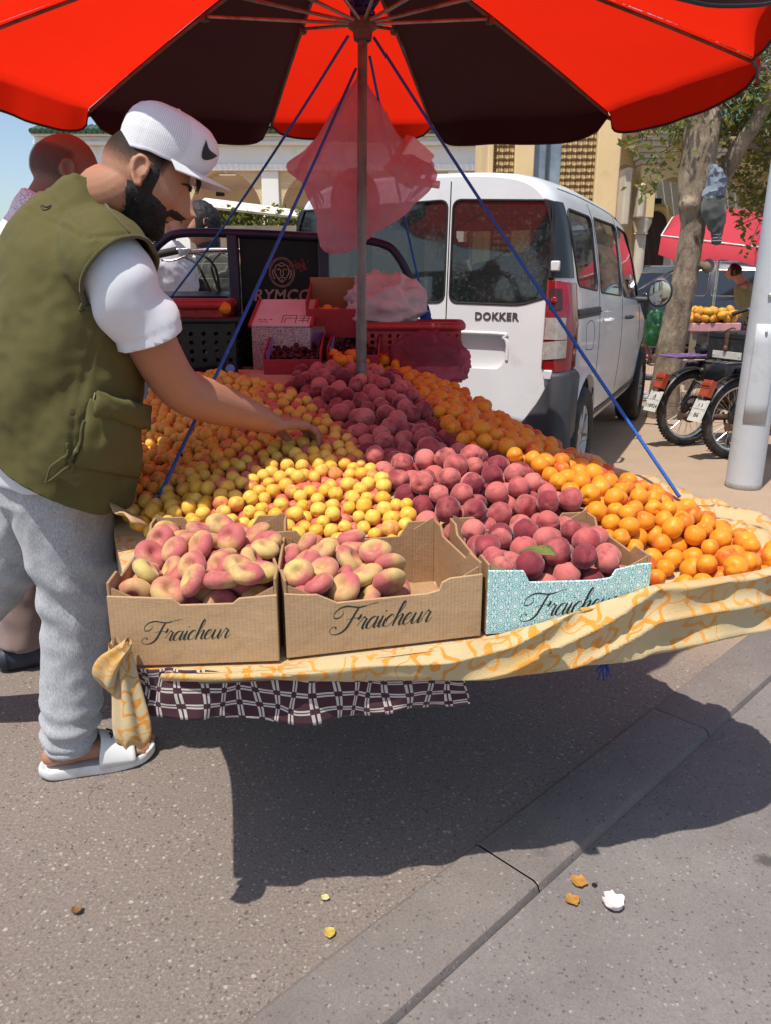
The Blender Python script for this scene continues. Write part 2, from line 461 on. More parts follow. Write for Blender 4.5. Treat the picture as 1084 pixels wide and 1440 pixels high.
WOOD = mat('grey weathered wood', (.22, .17, .12), .8, .35, 4, bs=60, stretch=(1, 8, 1))
tbl = thing('display_table', 'sloping fruit table spread with a flowered towel, jutting from the cargo tricycle', 'table', (0, 2.2, 0))
nu, nv = 56, 90
top = np.zeros((nu, nv, 3)); bot = np.zeros((nu, nv, 3))
for i in range(nu):
    for j in range(nv):
        x, y = coons(i/(nu-1), j/(nv-1)); top[i, j] = (x, y, floor_exact(x, y)); bot[i, j] = (x, y, .575)
mb = MB(); mb.grid(top, uv=np.stack([top[:, :, 0], top[:, :, 1]], -1), flip=False)
part('table_cover', mb, TOWEL, tbl, smooth=180)
bot2 = bot.copy(); top2 = top.copy(); top2[:, :, 2] -= .006
mb = MB(); mb.grid(bot2, flip=True); mb.grid(top2)
rim = [(i, 0) for i in range(nu)]+[(nu-1, j) for j in range(1, nv)]+[(i, nv-1) for i in range(nu-2, -1, -1)]+[(0, j) for j in range(nv-2, 0, -1)]
mb.grid(np.array([[bot2[i, j], top2[i, j]] for i, j in rim]), cu=True)
part('board', mb, WOOD, tbl, smooth=30)
# trestle legs far under the table
for x, y in ((-.55, 2.35), (.2, 2.45)):
    mb = MB(); mb.box((x, y, .285), (.06, .06, .574)); part('leg', mb, WOOD, tbl, bevel=.004)

# ---- the flowered towel hanging over the front and the right corner
def edge(s):
    if s <= 1: p = front(s); q = front(min(1, s+.01))-front(max(0, s-.01))
    else:
        v = (s-1)*.36; p = right(v); q = right(min(1, v+.006))-right(max(0, v-.006))
    q = q/np.linalg.norm(q); return p, np.array([q[1], -q[0]])
ns, nv = 260, 46
pts = np.zeros((ns, nv, 3)); uv = np.zeros((ns, nv, 2)); acc = 0; prev = None
for i in range(ns):
    s = 2.0*i/(ns-1); p, n = edge(s)
    if prev is not None: acc += np.linalg.norm(p-prev)
    prev = p
    x = p[0]
    lip = np.interp(s, [0, .42, .5, .70, .80, .92, 1.1, 1.3, 1.6, 2], [.004, .004, .018, .082, .075, .062, .055, .05, .05, .05])
    low = np.interp(s, [0, .18, .48, .64, .80, 1.0, 1.2, 1.5, 2], [.590, .578, .522, .538, .553, .557, .57, .60, .63])
    zt = slope(p[1])
    inn = np.interp(s, [0, .5, .74, 1, 2], [.012, .012, .02, .10, .13])
    out = np.interp(s, [0, .3, .6, 1, 1.5, 2], [.004, .012, .02, .03, .025, .02])
    prof = np.array([(-inn, zt+.004), (-inn*.45, zt+lip*.55), (-.004, zt+lip), (out*.7, zt+lip-.012), (out, (zt+low)/2+.006), (out*.8, low+.01), (-.004, low), (-.035, low+.012)])
    prof = catmull(prof, 8)
    L = np.concatenate([[0], np.cumsum(np.linalg.norm(np.diff(prof, axis=0), axis=1))])
    for j in range(nv):
        l = L[-1]*j/(nv-1)
        a = np.interp(l, L, prof[:, 0]); z = np.interp(l, L, prof[:, 1])
        # long pulled pleats that run along the edge, slowly drifting up and down
        ph = l*115+2.4*math.sin(s*4.1+.6)+1.3*math.sin(s*9.3)+3*mnoise.noise((s*3, l*6, 2.2))
        env = sstep(0, .03, l)*sstep(0, .02, L[-1]-l)*np.interp(s, [0, .3, .5, .62, 2], [.25, .35, .6, 1, 1])
        k = env*(.0125*(1-abs(math.sin(ph/2))**.6*1.6)+.004*math.sin(s*46+5*l*9)+.010*mnoise.noise((s*9, l*9, 7)))
        pts[i, j] = (p[0]+n[0]*(a+k), p[1]+n[1]*(a+k), z+.35*k+env*.006*mnoise.noise((s*7, l*20, 3)))
        uv[i, j] = (acc, l+.3)
mb = MB(); mb.grid(pts, uv=uv, flip=True)
o = single('flowered_towel', mb, TOWEL, 'cream towel with orange flowers bunched along the front edge of the fruit table', 'towel', smooth=180)
md = o.modifiers.new('t', 'SOLIDIFY'); md.thickness = .004; md.offset = -1

# ---- towel end dangling at the table's near corner
def ragged_tube(path, rad, folds, seed, n=40):
    C = catmull(path, 10); R = catmull(rad, 10); mb = MB(); pts = []; uv = []
    for i, (c, r) in enumerate(zip(C, R)):
        ring = []; ru = []
        for k in range(n+1):
            a = 2*PI*k/n
            f = 1+.20*math.cos(folds*a+seed+i*.03)+.14*mnoise.noise((math.cos(a)*1.8, math.sin(a)*1.8, i*.09+seed))
            ring.append((c[0]+r[0]*f*math.cos(a), c[1]+r[1]*f*math.sin(a), c[2]+.006*math.cos(folds*a+1)))
            ru.append((a*.03+seed, i*.008+.2))
        pts.append(ring); uv.append(ru)
    mb.grid(np.array(pts), uv=np.array(uv), flip=True); return mb
yk = 1.135
A = [P(168, 905, y=yk), P(176, 945, y=yk), P(183, 990, y=yk-.005), P(188, 1030, y=yk-.01), P(188, 1046, y=yk-.01)]
mb = ragged_tube([tuple(q) for q in A], [(.013, .018), (.019, .018), (.024, .02), (.028, .02), (.024, .012)], 5, .4)
A = [P(178, 908, y=yk-.01), P(160, 925, y=yk-.01), P(152, 948, y=yk-.01), P(160, 972, y=yk-.01)]
m2 = ragged_tube([tuple(q) for q in A], [(.010, .015), (.020, .02), (.020, .02), (.006, .006)], 3, 1.9)
k = mb.n
mb.add(np.concatenate(m2.v), m2.f, np.concatenate(m2.uv))
single('towel_tail', mb, TOWEL, 'twisted end of flowered towel dangling above the white slide sandal', 'towel', smooth=180)

# ---- red net along the far right edge, kraft strip under the near left corner
def net_mat():
    t = NT('red plastic net'); s = t.n('ShaderNodeSeparateXYZ', {0: t.c.outputs['UV']}).outputs
    a = t.math('FRACT', t.math('MULTIPLY', t.math('ADD', s[0], s[1]), 110)); b = t.math('FRACT', t.math('MULTIPLY', t.math('SUBTRACT', s[0], s[1]), 110))
    m_ = t.math('MAXIMUM', t.math('LESS_THAN', a, .42), t.math('LESS_THAN', b, .42))
    d = t.bsdf(col=t.mix(t.noise(9, 4), (.30, .03, .035), (.46, .06, .06)), rough=.5)
    return t.done(t.n('ShaderNodeMixShader', {0: m_, 1: t.n('ShaderNodeBsdfTransparent').outputs[0], 2: d}).outputs[0])
pts = []; uv = []; acc = 0; pv = None
for v in np.linspace(.20, .93, 150):
    p = right(v); q = right(min(1, v+.005))-right(v-.005); q /= np.linalg.norm(q); n_ = np.array([q[1], -q[0]])
    if pv is not None: acc += np.linalg.norm(p-pv)
    pv = p; row = []; ru = []
    for k in range(9):
        a = k/8; o_ = -.020+.040*a+.008*mnoise.noise((v*40, a*2, 5)); z_ = slope(p[1])+.030*math.sin(PI*min(1, a*1.15))-.04*max(0, a-.6)+.007*mnoise.noise((v*55, a*3, 1))
        row.append((p[0]+n_[0]*o_, p[1]+n_[1]*o_, z_)); ru.append((acc, a*.06+.2))
    pts.append(row); uv.append(ru)
mb = MB(); mb.grid(np.array(pts), uv=np.array(uv), flip=True); single('red_net', mb, net_mat(), 'red plastic net bunched along the table edge between the orange apricots and the van', 'net', smooth=180)
# ---- plaid cloth under the boxes
def plaid_mat():
    t = NT('plaid cloth'); s = t.n('ShaderNodeSeparateXYZ', {0: t.c.outputs['UV']}).outputs
    def lines(x, per):
        f = t.math('FRACT', t.math('DIVIDE', x, per))
        a = t.math('LESS_THAN', t.math('ABSOLUTE', t.math('SUBTRACT', f, .40)), .055)
        b = t.math('LESS_THAN', t.math('ABSOLUTE', t.math('SUBTRACT', f, .58)), .055)
        wide = t.math('LESS_THAN', t.math('ABSOLUTE', t.math('SUBTRACT', f, .49)), .17)
        return t.math('MAXIMUM', a, b), wide
    lu, wu = lines(s[0], .0245); lv, wv = lines(s[1], .027)
    both = t.math('MULTIPLY', wu, wv)
    l = t.math('MULTIPLY', t.math('MAXIMUM', lu, lv), t.math('SUBTRACT', 1, both))
    base = t.mix(t.noise(9, 4), (.050, .018, .026), (.085, .032, .042))
    c = t.mix(l, base, t.mix(t.noise(40, 3), (.46, .40, .35), (.66, .60, .54)))
    c = t.mix(t.math('MULTIPLY', t.ramp(t.noise(7, 6, .7), [(.5, 0), (.75, 1)]), .35), c, (.14, .08, .07))
    return t.done(t.bsdf(col=c, rough=.9, spec=.15, sheen=.15, nrm=t.bump(t.noise(420, 2), .3, .002)))
ns, nv = 130, 16
pts = np.zeros((ns, nv, 3)); uv = np.zeros((ns, nv, 2))
for i in range(ns):
    s = i/(ns-1); u = 193+(655-193)*s
    yb = 1.155+.125*s**1.2
    zt = P(u, np.interp(s, [0, 1], [935, 945]), y=yb).z
    vb = np.interp(s, [0, .03, .12, .25, .42, .5, .62, .8, .93, 1], [968, 1000, 1004, 1004, 1010, 1012, 1005, 993, 989, 984])
    zb = P(u, vb, y=yb).z
    for j in range(nv):
        q = j/(nv-1)
        k = .006*(q**.8)*math.sin(s*21+.8*math.sin(s*9)+q*1.2)+.009*mnoise.noise((s*14, q*2, 4))
        k -= .03*(1-q)**2*0+.012
        pts[i, j] = (P(u, 950, y=yb).x+.006*math.sin(s*30+q*3), yb+k, zt+(zb-zt)*q)
        uv[i, j] = (s*.43+.004*math.sin(s*18), q*.085+.008*math.sin(s*5)+.002*math.sin(s*23))
mb = MB(); mb.grid(pts, uv=uv)
o = single('plaid_cloth', mb, plaid_mat(), 'dark maroon cloth with white plaid lines hanging below the cardboard boxes', 'cloth', smooth=180)
md = o.modifiers.new('t', 'SOLIDIFY'); md.thickness = .0025

# ---- script lettering drawn with a pen of changing width
GL = {
 'F': (1.75, [[(1.72, 2.02), (1.2, 1.93), (.7, 2.0), (.1, 2.12), (-.45, 2.0), (-.75, 1.6), (-.62, 1.2), (-.2, 1.2), (.0, 1.5), (-.15, 1.75)], [(1.72, 2.02), (2.2, 2.15), (2.6, 2.2)],
            [(1.12, 1.92), (1.0, 1.4), (.88, .7), (.72, .15), (.35, -.18), (-.2, -.2), (-.55, .05), (-.5, .38), (-.22, .42), (-.1, .25)],
            [(.45, .95), (.9, 1.05), (1.4, 1.02), (1.62, 1.16)], [(1.58, 1.3), (1.56, 1.05), (1.46, .86)]]),
 'r': (.80, [[(-.05, .3), (.15, .7), (.3, 1.06), (.38, .98), (.5, .93), (.6, .9)], [(.6, .93), (.52, .5), (.5, .15), (.62, 0), (.8, .22), (.9, .42)]]),
 'a': (1.0, [[(.72, .8), (.55, 1.0), (.25, .86), (.08, .42), (.15, .06), (.38, .02), (.62, .4), (.78, .98)], [(.78, .98), (.74, .5), (.72, .14), (.82, 0), (1.0, .2), (1.1, .4)]]),
 'i': (.52, [[(.0, .3), (.14, .65), (.26, .98)], [(.26, .98), (.22, .5), (.2, .14), (.32, 0), (.5, .22), (.6, .42)], [(.30, 1.42), (.33, 1.36)]]),
 'c': (.72, [[(.62, .76), (.6, .95), (.42, 1.0), (.15, .72), (.08, .3), (.22, .02), (.48, .08), (.72, .36)]]),
 'h': (1.02, [[(.0, .3), (.3, .95), (.55, 1.6), (.55, 2.0), (.42, 2.05), (.32, 1.7), (.24, .8), (.2, 0)], [(.2, .1), (.38, .7), (.6, .99), (.74, .85), (.70, .4), (.72, .1), (.84, 0), (1.0, .2), (1.1, .42)]]),
 'e': (.68, [[(.0, .35), (.3, .48), (.55, .75), (.48, .99), (.25, .9), (.08, .45), (.18, .04), (.42, .04), (.66, .3), (.72, .42)]]),
 'u': (1.05, [[(.0, .3), (.14, .65), (.26, .98)], [(.26, .98), (.22, .5), (.22, .12), (.38, 0), (.6, .3), (.8, .98)], [(.8, .98), (.76, .5), (.74, .14), (.86, 0), (1.0, .2), (1.1, .4)]]),
}
def script_word(word, M, h, slant=.42, t=.0004):
    """M: frame with origin at the baseline start; h: x-height in metres"""
    mb = MB(); x0 = .75
    for ch in word:
        adv, strokes = GL[ch]
        for st in strokes:
            C = catmull(st, 10); C = C+np.array([x0, 0]); C[:, 0] += slant*C[:, 1]
            T = np.gradient(C, axis=0); T /= np.linalg.norm(T, axis=1)[:, None]+1e-9
            down = np.clip(-(T[:, 1]*.95+T[:, 0]*.25), 0, 1)**1.3
            if ch == 'F' and st is strokes[0]: down = np.clip(np.abs(T[:, 0]), 0, 1)**3*.55*np.linspace(1.2, .5, len(C))
            s = np.linspace(0, 1, len(C)); wd = (.022+.074*down)*(.55+.45*np.sin(PI*np.clip(s*1.0, 0.02, .98))**.4)
            Nn = np.stack([-T[:, 1], T[:, 0]], 1)
            Lp, Rp = C+Nn*wd[:, None], C-Nn*wd[:, None]
            g = np.array([[tuple(M @ Vector((*(a*h), t))), tuple(M @ Vector((*(b*h), t)))] for a, b in zip(Lp, Rp)])
            mb.grid(g, flip=True)
        x0 += adv*.92
    return mb, x0

def kraft_mat(name, a, b, corr=1.0):
    t = NT(name); ob = t.c.outputs['Object']
    c = t.mix(t.ramp(t.noise(7, 7, .65, ob), [(.3, 0), (.7, 1)]), a, b)
    fib = t.noise(1, 5, .7, t.n('ShaderNodeMapping', {'Vector': ob, 'Scale': (60, 60, 700)}).outputs[0])
    c = t.mix(t.math('MULTIPLY', t.ramp(fib, [(.4, 0), (.7, 1)]), .35), c, tuple(q*.72 for q in a))
    c = t.mix(t.math('MULTIPLY', t.ramp(t.noise(15, 6, .7, ob), [(.58, 0), (.75, 1)]), .4), c, tuple(q*.6 for q in a))
    s = t.n('ShaderNodeSeparateXYZ', {0: ob}).outputs
    wv = t.math('SINE', t.math('MULTIPLY', t.math('ADD', s[0], s[1]), 900*corr))
    h = t.math('ADD', t.math('MULTIPLY', wv, .07), t.math('ADD', t.math('ADD', t.noise(30, 5, .6, ob), t.math('MULTIPLY', t.noise(9, 3, .5, ob), 2.2)), t.math('MULTIPLY', fib, .4)))
    return t.done(t.bsdf(col=c, rough=.82, spec=.25, nrm=t.bump(h, .45, .004)))
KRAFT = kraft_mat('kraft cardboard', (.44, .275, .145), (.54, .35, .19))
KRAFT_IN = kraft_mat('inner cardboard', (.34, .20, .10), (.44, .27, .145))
INK = mat('dark green ink', (.012, .022, .020), .6, .3, 30)
def tile_mat():
    t = NT('teal tile print'); ob = t.c.outputs['UV']
    SCL = 38.0
    vo = t.n('ShaderNodeTexVoronoi', {'Vector': ob, 'Scale': SCL, 'Randomness': 0.0}, voronoi_dimensions='2D')
    q = t.n('ShaderNodeVectorMath', {0: ob, 1: vo.outputs['Position']}, operation='SUBTRACT').outputs[0]
    sp = t.n('ShaderNodeSeparateXYZ', {0: q}).outputs
    r = t.math('MULTIPLY', t.n('ShaderNodeVectorMath', {0: q}, operation='LENGTH').outputs['Value'], SCL)
    th = t.math('ARCTAN2', sp[1], sp[0])
    def star(nn, off, rad, wd):
        f = t.math('SUBTRACT', t.math('FRACT', t.math('ADD', t.math('MULTIPLY', th, nn/(2*PI)), off)), .5)
        d = t.math('MULTIPLY', r, t.math('COSINE', t.math('MULTIPLY', f, 2*PI*2.1/nn)))
        return t.math('LESS_THAN', t.math('ABSOLUTE', t.math('SUBTRACT', d, rad)), wd)
    l = star(10, .5, .17, .03)
    for a in (star(10, 0, .30, .028), star(10, .5, .40, .028), star(8, 0, .52, .03)): l = t.math('MAXIMUM', l, a)
    f = t.math('ABSOLUTE', t.math('SUBTRACT', t.math('FRACT', t.math('MULTIPLY', th, 10/(2*PI))), .5))
    spoke = t.math('MULTIPLY', t.math('LESS_THAN', t.math('MULTIPLY', f, r), .018), t.math('GREATER_THAN', r, .36))
    l = t.math('MAXIMUM', l, spoke)
    base = t.mix(t.noise(20, 5), (.62, .76, .73), (.74, .84, .81))
    c = t.mix(t.math('MULTIPLY', l, .85), base, (.06, .36, .34))
    return t.done(t.bsdf(col=c, rough=.55, spec=.3, nrm=t.bump(t.noise(40, 4), .2, .002)))
TEAL = tile_mat()

def crate(name, label, o, ang, Wd, D, H, hole, mf, m_in, word=None, wpos=None, side_h=None, group=None):
    """open cardboard fruit tray; hole: top outline of the front panel in box coordinates (x, z)"""
    root = thing(name, label, 'box', (o[0], o[1], o[2]), ang, group)
    T = .005
    M0 = Matrix.Translation(o) @ Matrix.Rotation(ang, 4, 'Z')
    MF = M0 @ Matrix.Rotation(PI/2, 4, 'X')                   # local xy -> box xz, +z -> towards the camera (-y)
    mb = MB(); poly = [(0, 0), (Wd, 0)]+hole[::-1]
    k = mb.n; mb.prism(poly, T, MF)
    V = np.concatenate(mb.v); inv = M0.inverted()
    mb.uv = [np.array([[(inv @ Vector(v)).x, (inv @ Vector(v)).z] for v in V])]
    part('front_panel', mb, mf, root, smooth=0, bevel=.0012, bseg=1)
    sh = side_h or H
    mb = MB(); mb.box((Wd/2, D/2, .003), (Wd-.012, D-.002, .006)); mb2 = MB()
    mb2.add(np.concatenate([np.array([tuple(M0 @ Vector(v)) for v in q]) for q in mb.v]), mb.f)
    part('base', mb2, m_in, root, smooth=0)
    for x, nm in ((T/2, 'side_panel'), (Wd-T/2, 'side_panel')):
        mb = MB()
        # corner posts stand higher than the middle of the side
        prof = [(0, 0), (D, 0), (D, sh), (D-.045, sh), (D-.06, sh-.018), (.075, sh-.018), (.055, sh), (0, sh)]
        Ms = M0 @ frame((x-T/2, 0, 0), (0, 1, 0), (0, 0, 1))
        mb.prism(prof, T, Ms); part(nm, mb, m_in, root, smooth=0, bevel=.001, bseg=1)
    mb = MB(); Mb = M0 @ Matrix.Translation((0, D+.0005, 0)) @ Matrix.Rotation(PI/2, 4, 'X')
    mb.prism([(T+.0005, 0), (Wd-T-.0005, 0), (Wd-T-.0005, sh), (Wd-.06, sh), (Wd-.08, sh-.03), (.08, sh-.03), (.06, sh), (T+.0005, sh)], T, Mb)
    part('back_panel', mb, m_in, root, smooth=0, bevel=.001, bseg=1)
    # folded corner gussets inside, each a piece of its own
    for x0, sgn in ((T+.001, 1), (Wd-T-.001, -1)):
        for y0, sy in ((.001, 1), (D-T-.001, -1)):
            hf_ = (hole[0][1] if sgn > 0 else hole[-1][1])+.004 if sy > 0 else sh
            tri = [(0, 0), (.045, 0), (.045, hf_-.022), (0, hf_+.002)] if sgn > 0 else [(-.045, 0), (0, 0), (0, hf_+.002), (-.045, hf_-.022)]
            Mt = M0 @ Matrix.Translation((x0, y0+(.004 if sy > 0 else 0), .006)) @ Matrix.Rotation(PI/2, 4, 'X')
            mb = MB(); mb.prism(tri, .003, Mt); part('corner_flap', mb, m_in, root, smooth=0)
    if word:
        x, z, h, sl = wpos
        Mw = MF @ Matrix.Translation((x, z, T)) @ Matrix.Rotation(sl, 4, 'Z')
        wb, _ = script_word(word, Mw, h); part('lettering', wb, INK, root, smooth=0)
    return root, M0

B1 = crate('cardboard_box', 'brown cardboard box lettered Fraicheur, heaped full of flat peaches, next to grey sweatpants', (-.457, 1.172, .602), math.atan2(.02, .275), .277, .37, .128,
           [(0, .128), (.105, .121), (.118, .109), (.204, .109), (.214, .118), (.243, .120), (.277, .122)], KRAFT, KRAFT_IN, 'Fraicheur', (.046, .044, .0172, .02), side_h=.150, group='lettered fruit boxes along the front edge')
B2 = crate('cardboard_box', 'brown cardboard box lettered Fraicheur, half filled with flat peaches, between two other boxes', (-.170, 1.202, .602), math.atan2(.09, .345), .354, .27, .128,
           [(0, .120), (.03, .115), (.055, .113), (.09, .094), (.25, .094), (.272, .098), (.277, .112), (.292, .119), (.354, .121)], KRAFT, KRAFT_IN, 'Fraicheur', (.070, .040, .0216, .0), side_h=.142, group='lettered fruit boxes along the front edge')
B3 = crate('cardboard_box', 'white and teal patterned cardboard box of pink peaches, its lettering half covered by the towel', (.183, 1.292, .604), math.atan2(.05, .31), .313, .29, .125,
           [(0, .125), (.066, .121), (.078, .098), (.20, .094), (.235, .097), (.243, .112), (.285, .120), (.313, .121)], TEAL, KRAFT_IN, 'Fraicheur', (.058, .026, .0225, .05), side_h=.135, group='lettered fruit boxes along the front edge')

mb = MB(); a_, b_ = P(160, 700, y=1.76), P(214, 733, y=1.60); pts = []
for i in range(14):
    p = a_.lerp(b_, i/13); pts.append([(p.x-.010*k+.003*math.sin(i*.9+k), p.y-.018*k, p.z-.014+.011*k*(1+.2*math.sin(i*1.3))) for k in range(4)])
mb.grid(np.array(pts)); o = single('cardboard_strip', mb, KRAFT, 'bent strip of brown cardboard holding back the yellow apricots behind the full box', 'cardboard', smooth=60); md = o.modifiers.new('t', 'SOLIDIFY'); md.thickness = .004
# ------------------------------------------------------------------ fruit
def fruit_mat(name, cols, blush, bam, dark=None, sheen=.25, rough=.5, patch=1.6, sss=.0):
    t = NT(name); ob = t.c.outputs['Object']; rn = t.n('ShaderNodeObjectInfo').outputs['Random']
    r2 = t.math('FRACT', t.math('MULTIPLY', rn, 37.7)); r3 = t.math('FRACT', t.math('MULTIPLY', rn, 171.3))
    off = t.n('ShaderNodeCombineXYZ', {0: t.math('MULTIPLY', rn, 60), 1: t.math('MULTIPLY', r2, 33), 2: 0}).outputs[0]
    vec = t.n('ShaderNodeVectorMath', {0: t.n('ShaderNodeVectorMath', {0: ob, 1: (1, 1, 1)}, operation='MULTIPLY').outputs[0], 1: off}, operation='ADD').outputs[0]
    c = t.mix(r2, cols[0], cols[1])
    big = t.noise(patch*18, 3, .55, vec, .4); fine = t.noise(210, 4, .75, vec)
    s = t.n('ShaderNodeSeparateXYZ', {0: ob}).outputs
    f = t.math('ADD', t.math('ADD', big, t.math('MULTIPLY', t.math('SUBTRACT', fine, .5), .22)), t.math('MULTIPLY', s[0], 7.0))
    th = t.math('SUBTRACT', bam[1], t.math('MULTIPLY', r3, bam[0]))
    b = t.ramp(t.math('DIVIDE', t.math('SUBTRACT', f, th), .34), [(0, 0), (1, 1)])
    c = t.mix(b, c, blush)
    if dark: c = t.mix(t.ramp(t.math('ADD', t.noise(28, 3, .6, vec), t.math('MULTIPLY', t.math('SUBTRACT', r3, .5), .5)), [(.4, 0), (.75, 1)]), c, dark)
    c = t.mix(t.math('MULTIPLY', t.math('GREATER_THAN', t.noise(130, 2, .5, vec), .76), .55), c, (.12, .05, .02))
    c = t.mix(t.math('MULTIPLY', t.ramp(t.noise(75, 5, .75, vec), [(.38, 0), (.62, 1)]), .30), c, t.mix(.5, c, (.08, .02, .015)), )
    kw = dict(col=c, rough=t.math('MULTIPLY_ADD', fine, .25, rough-.12), spec=.35, nrm=t.bump(fine, .12, .002))
    if sheen: kw['sheen'] = sheen; kw['srough'] = .4
    if sss: kw['sss'] = sss; kw['srad'] = (.010, .005, .002); kw['sscale'] = 1.0
    return t.done(t.bsdf(**kw))
YEL = fruit_mat('yellow apricot skin', ((.80, .44, .04), (.82, .57, .10)), (.64, .16, .09), (.70, 1.04), rough=.46, sheen=.12)
ORA = fruit_mat('orange apricot skin', ((.80, .27, .012), (.82, .32, .016)), (.64, .10, .015), (.62, .92), rough=.46, sheen=.12)
PEA = fruit_mat('peach skin', ((.62, .19, .155), (.50, .11, .105)), (.36, .042, .055), (.55, .82), dark=(.19, .022, .034), sheen=.32, rough=.74, patch=1.0)
PEAL = fruit_mat('pale peach skin', ((.66, .26, .16), (.60, .20, .14)), (.46, .085, .095), (.3, .62), sheen=.3, rough=.7, patch=1.0)
DON = fruit_mat('flat peach skin', ((.60, .47, .15), (.58, .36, .14)), (.47, .115, .11), (.28, .41), dark=None, sheen=.25, rough=.68, patch=1.1)
STEM = mat('stem scar', (.10, .055, .025), .9, .4, 200)

def fruit_mesh(name, R, seed, suture=.06, dimple=.16, flat=1.0, donut=0.0, nu=26, nv=18, irr=.075):
    rnd = random.Random(seed); mb = MB(); mb.sphere((0, 0, 0), 1, nu, nv); V = mb.v[0].copy()
    out = []
    ax, ay = 1+rnd.uniform(-.07, .07), 1+rnd.uniform(-.07, .07)
    for v in V:
        x, y, z = v; rr = math.hypot(x, y); th = math.atan2(y, x)
        r = 1+irr*mnoise.noise((x*1.2+seed, y*1.2, z*1.2))
        # groove from the stem to the tip along one side
        r -= suture*math.exp(-(min(abs(th-.4), 2*PI-abs(th-.4))/.17)**2)*sstep(0, .5, rr)
        r -= dimple*math.exp(-(rr/.26)**2)*(1 if z > 0 else .25)
        zz = z*flat
        if donut: zz -= donut*math.exp(-(rr/.36)**2)*(1 if z > 0 else -.8)*1.0
        out.append((x*r*ax*R, y*r*ay*R, zz*r*R))
    me = bpy.data.meshes.new(name); me.from_pydata(out, [], mb.f)
    me.polygons.foreach_set('use_smooth', [True]*len(me.polygons)); me.update(); return me
def variants(name, m, R, k, **kw):
    L = []
    for i in range(k):
        me = fruit_mesh(name, R, i*13+len(name), **kw); me.materials.append(m); L.append(me)
    return L

def inpoly(p, poly):
    x, y = p; c = False; n = len(poly)
    for i in range(n):
        x1, y1 = poly[i]; x2, y2 = poly[i-1]
        if (y1 > y) != (y2 > y) and x < (x2-x1)*(y-y1)/(y2-y1)+x1: c = not c
    return c

class Heap:
    """drops round fruit one after the other; each rolls downhill until it rests on the table or on its neighbours"""
    Q = .066
    def __init__(s): s.L = []; s.g = {}
    @property
    def c(s): return np.array(s.L)
    def push(s, q): s.L.append(q); s.g.setdefault((int(q[0]//s.Q), int(q[1]//s.Q)), []).append(q)
    def pop(s): q = s.L.pop(); s.g[(int(q[0]//s.Q), int(q[1]//s.Q))].remove(q)
    def rest(s, x, y, r, floor):
        z = floor(x, y)+r; i, j = int(x//s.Q), int(y//s.Q)
        for a in (i-1, i, i+1):
            for b in (j-1, j, j+1):
                for q in s.g.get((a, b), ()):
                    d2 = (q[0]-x)**2+(q[1]-y)**2; rs = (q[3]+r)*.965
                    if d2 < rs*rs:
                        k = q[2]+math.sqrt(rs*rs-d2)
                        if k > z: z = k
        return z
    def drop(s, x, y, r, floor, ok, zmax, rnd, steps=14):
        z = s.rest(x, y, r, floor); st = r*.7
        for _ in range(steps):
            best = None
            a0 = rnd.uniform(0, 2*PI)
            for k in range(6):
                a = a0+k*PI/3; nx, ny = x+st*math.cos(a), y+st*math.sin(a)
                if not ok(nx, ny): continue
                nz = s.rest(nx, ny, r, floor)
                if nz < z-1e-5 and (best is None or nz < best[2]): best = (nx, ny, nz)
            if best: x, y, z = best
            else: st *= .55
        if z-r-floor(x, y) > zmax: return None
        s.push((x, y, z, r)); return (x, y, z, r)

HEAP = Heap(); RND = random.Random(11)
def region_ok(poly, lift):
    def f(x, y):
        return inpoly(pix((x, y, floor_z(x, y)+lift)), poly) and rimdist(x, y) > .030 and not in_box(x, y, .020)
    return f
def fill(poly, n, r0, r1, zmax, bbox, floor=floor_z, lift=.06, tries=6):
    ok = region_ok(poly, lift); out = []; fails = 0
    while len(out) < n and fails < n*tries:
        x, y = RND.uniform(bbox[0], bbox[1]), RND.uniform(bbox[2], bbox[3])
        if not ok(x, y): fails += .2; continue
        q = HEAP.drop(x, y, RND.uniform(r0, r1), floor, ok, zmax, RND)
        if q and not inpoly(pix(q), poly): HEAP.pop(); q = None
        if q: out.append(q)
        else: fails += 1
    return out
def place(meshes, name, spots, label, cat, group, mats=None, tilt=PI, R=None):
    made = []
    for (x, y, z, r) in spots:
        me = RND.choice(meshes)
        o = bpy.data.objects.new(name, me); link(o)
        o.location = (x, y, z); o.scale = [r/R]*3 if R else (1, 1, 1)
        o.rotation_euler = (RND.uniform(-tilt, tilt), RND.uniform(-tilt, tilt), RND.uniform(-PI, PI))
        lb = label(o) if callable(label) else label
        tag(o, lb, cat, group); made.append(o)
    return made
def rest_as_stuff(meshes, name, spots, label, cat, R):
    """the buried fruit nobody can count"""
    vs, fs, n = [], [], 0
    for (x, y, z, r) in spots:
        me = RND.choice(meshes); V = coords(me)*(r/R)
        M = np.array(Matrix.Rotation(RND.uniform(-PI, PI), 3, 'X') @ Matrix.Rotation(RND.uniform(-PI, PI), 3, 'Z'))
        V = V @ M.T+np.array((x, y, z)); fs += [[i+n for i in p.vertices] for p in me.polygons]; vs.append(V); n += len(V)
    mb = MB(); mb.add(np.concatenate(vs), fs)
    o = single(name, mb, meshes[0].materials[0], label, cat, smooth=180); o['kind'] = 'stuff'; return o
def nearest_first(spots):
    """those with the freest view of the sky and the camera first"""
    A = np.array(spots); cam_ = np.array((0, 0, CAMZ)); sc = []
    allc = HEAP.c
    for q in A:
        d = cam_-q[:3]; L = np.linalg.norm(d); d /= L
        w_ = allc[:, :3]-q[:3]; al = w_ @ d; k = (al > 1e-4)
        pd = np.linalg.norm(w_-np.outer(al, d), axis=1); hide = np.clip(1-pd/(allc[:, 3]+.6*q[3]), 0, 1)[k].sum()
        sc.append(hide+.05*L)
    return [spots[i] for i in np.argsort(sc)]
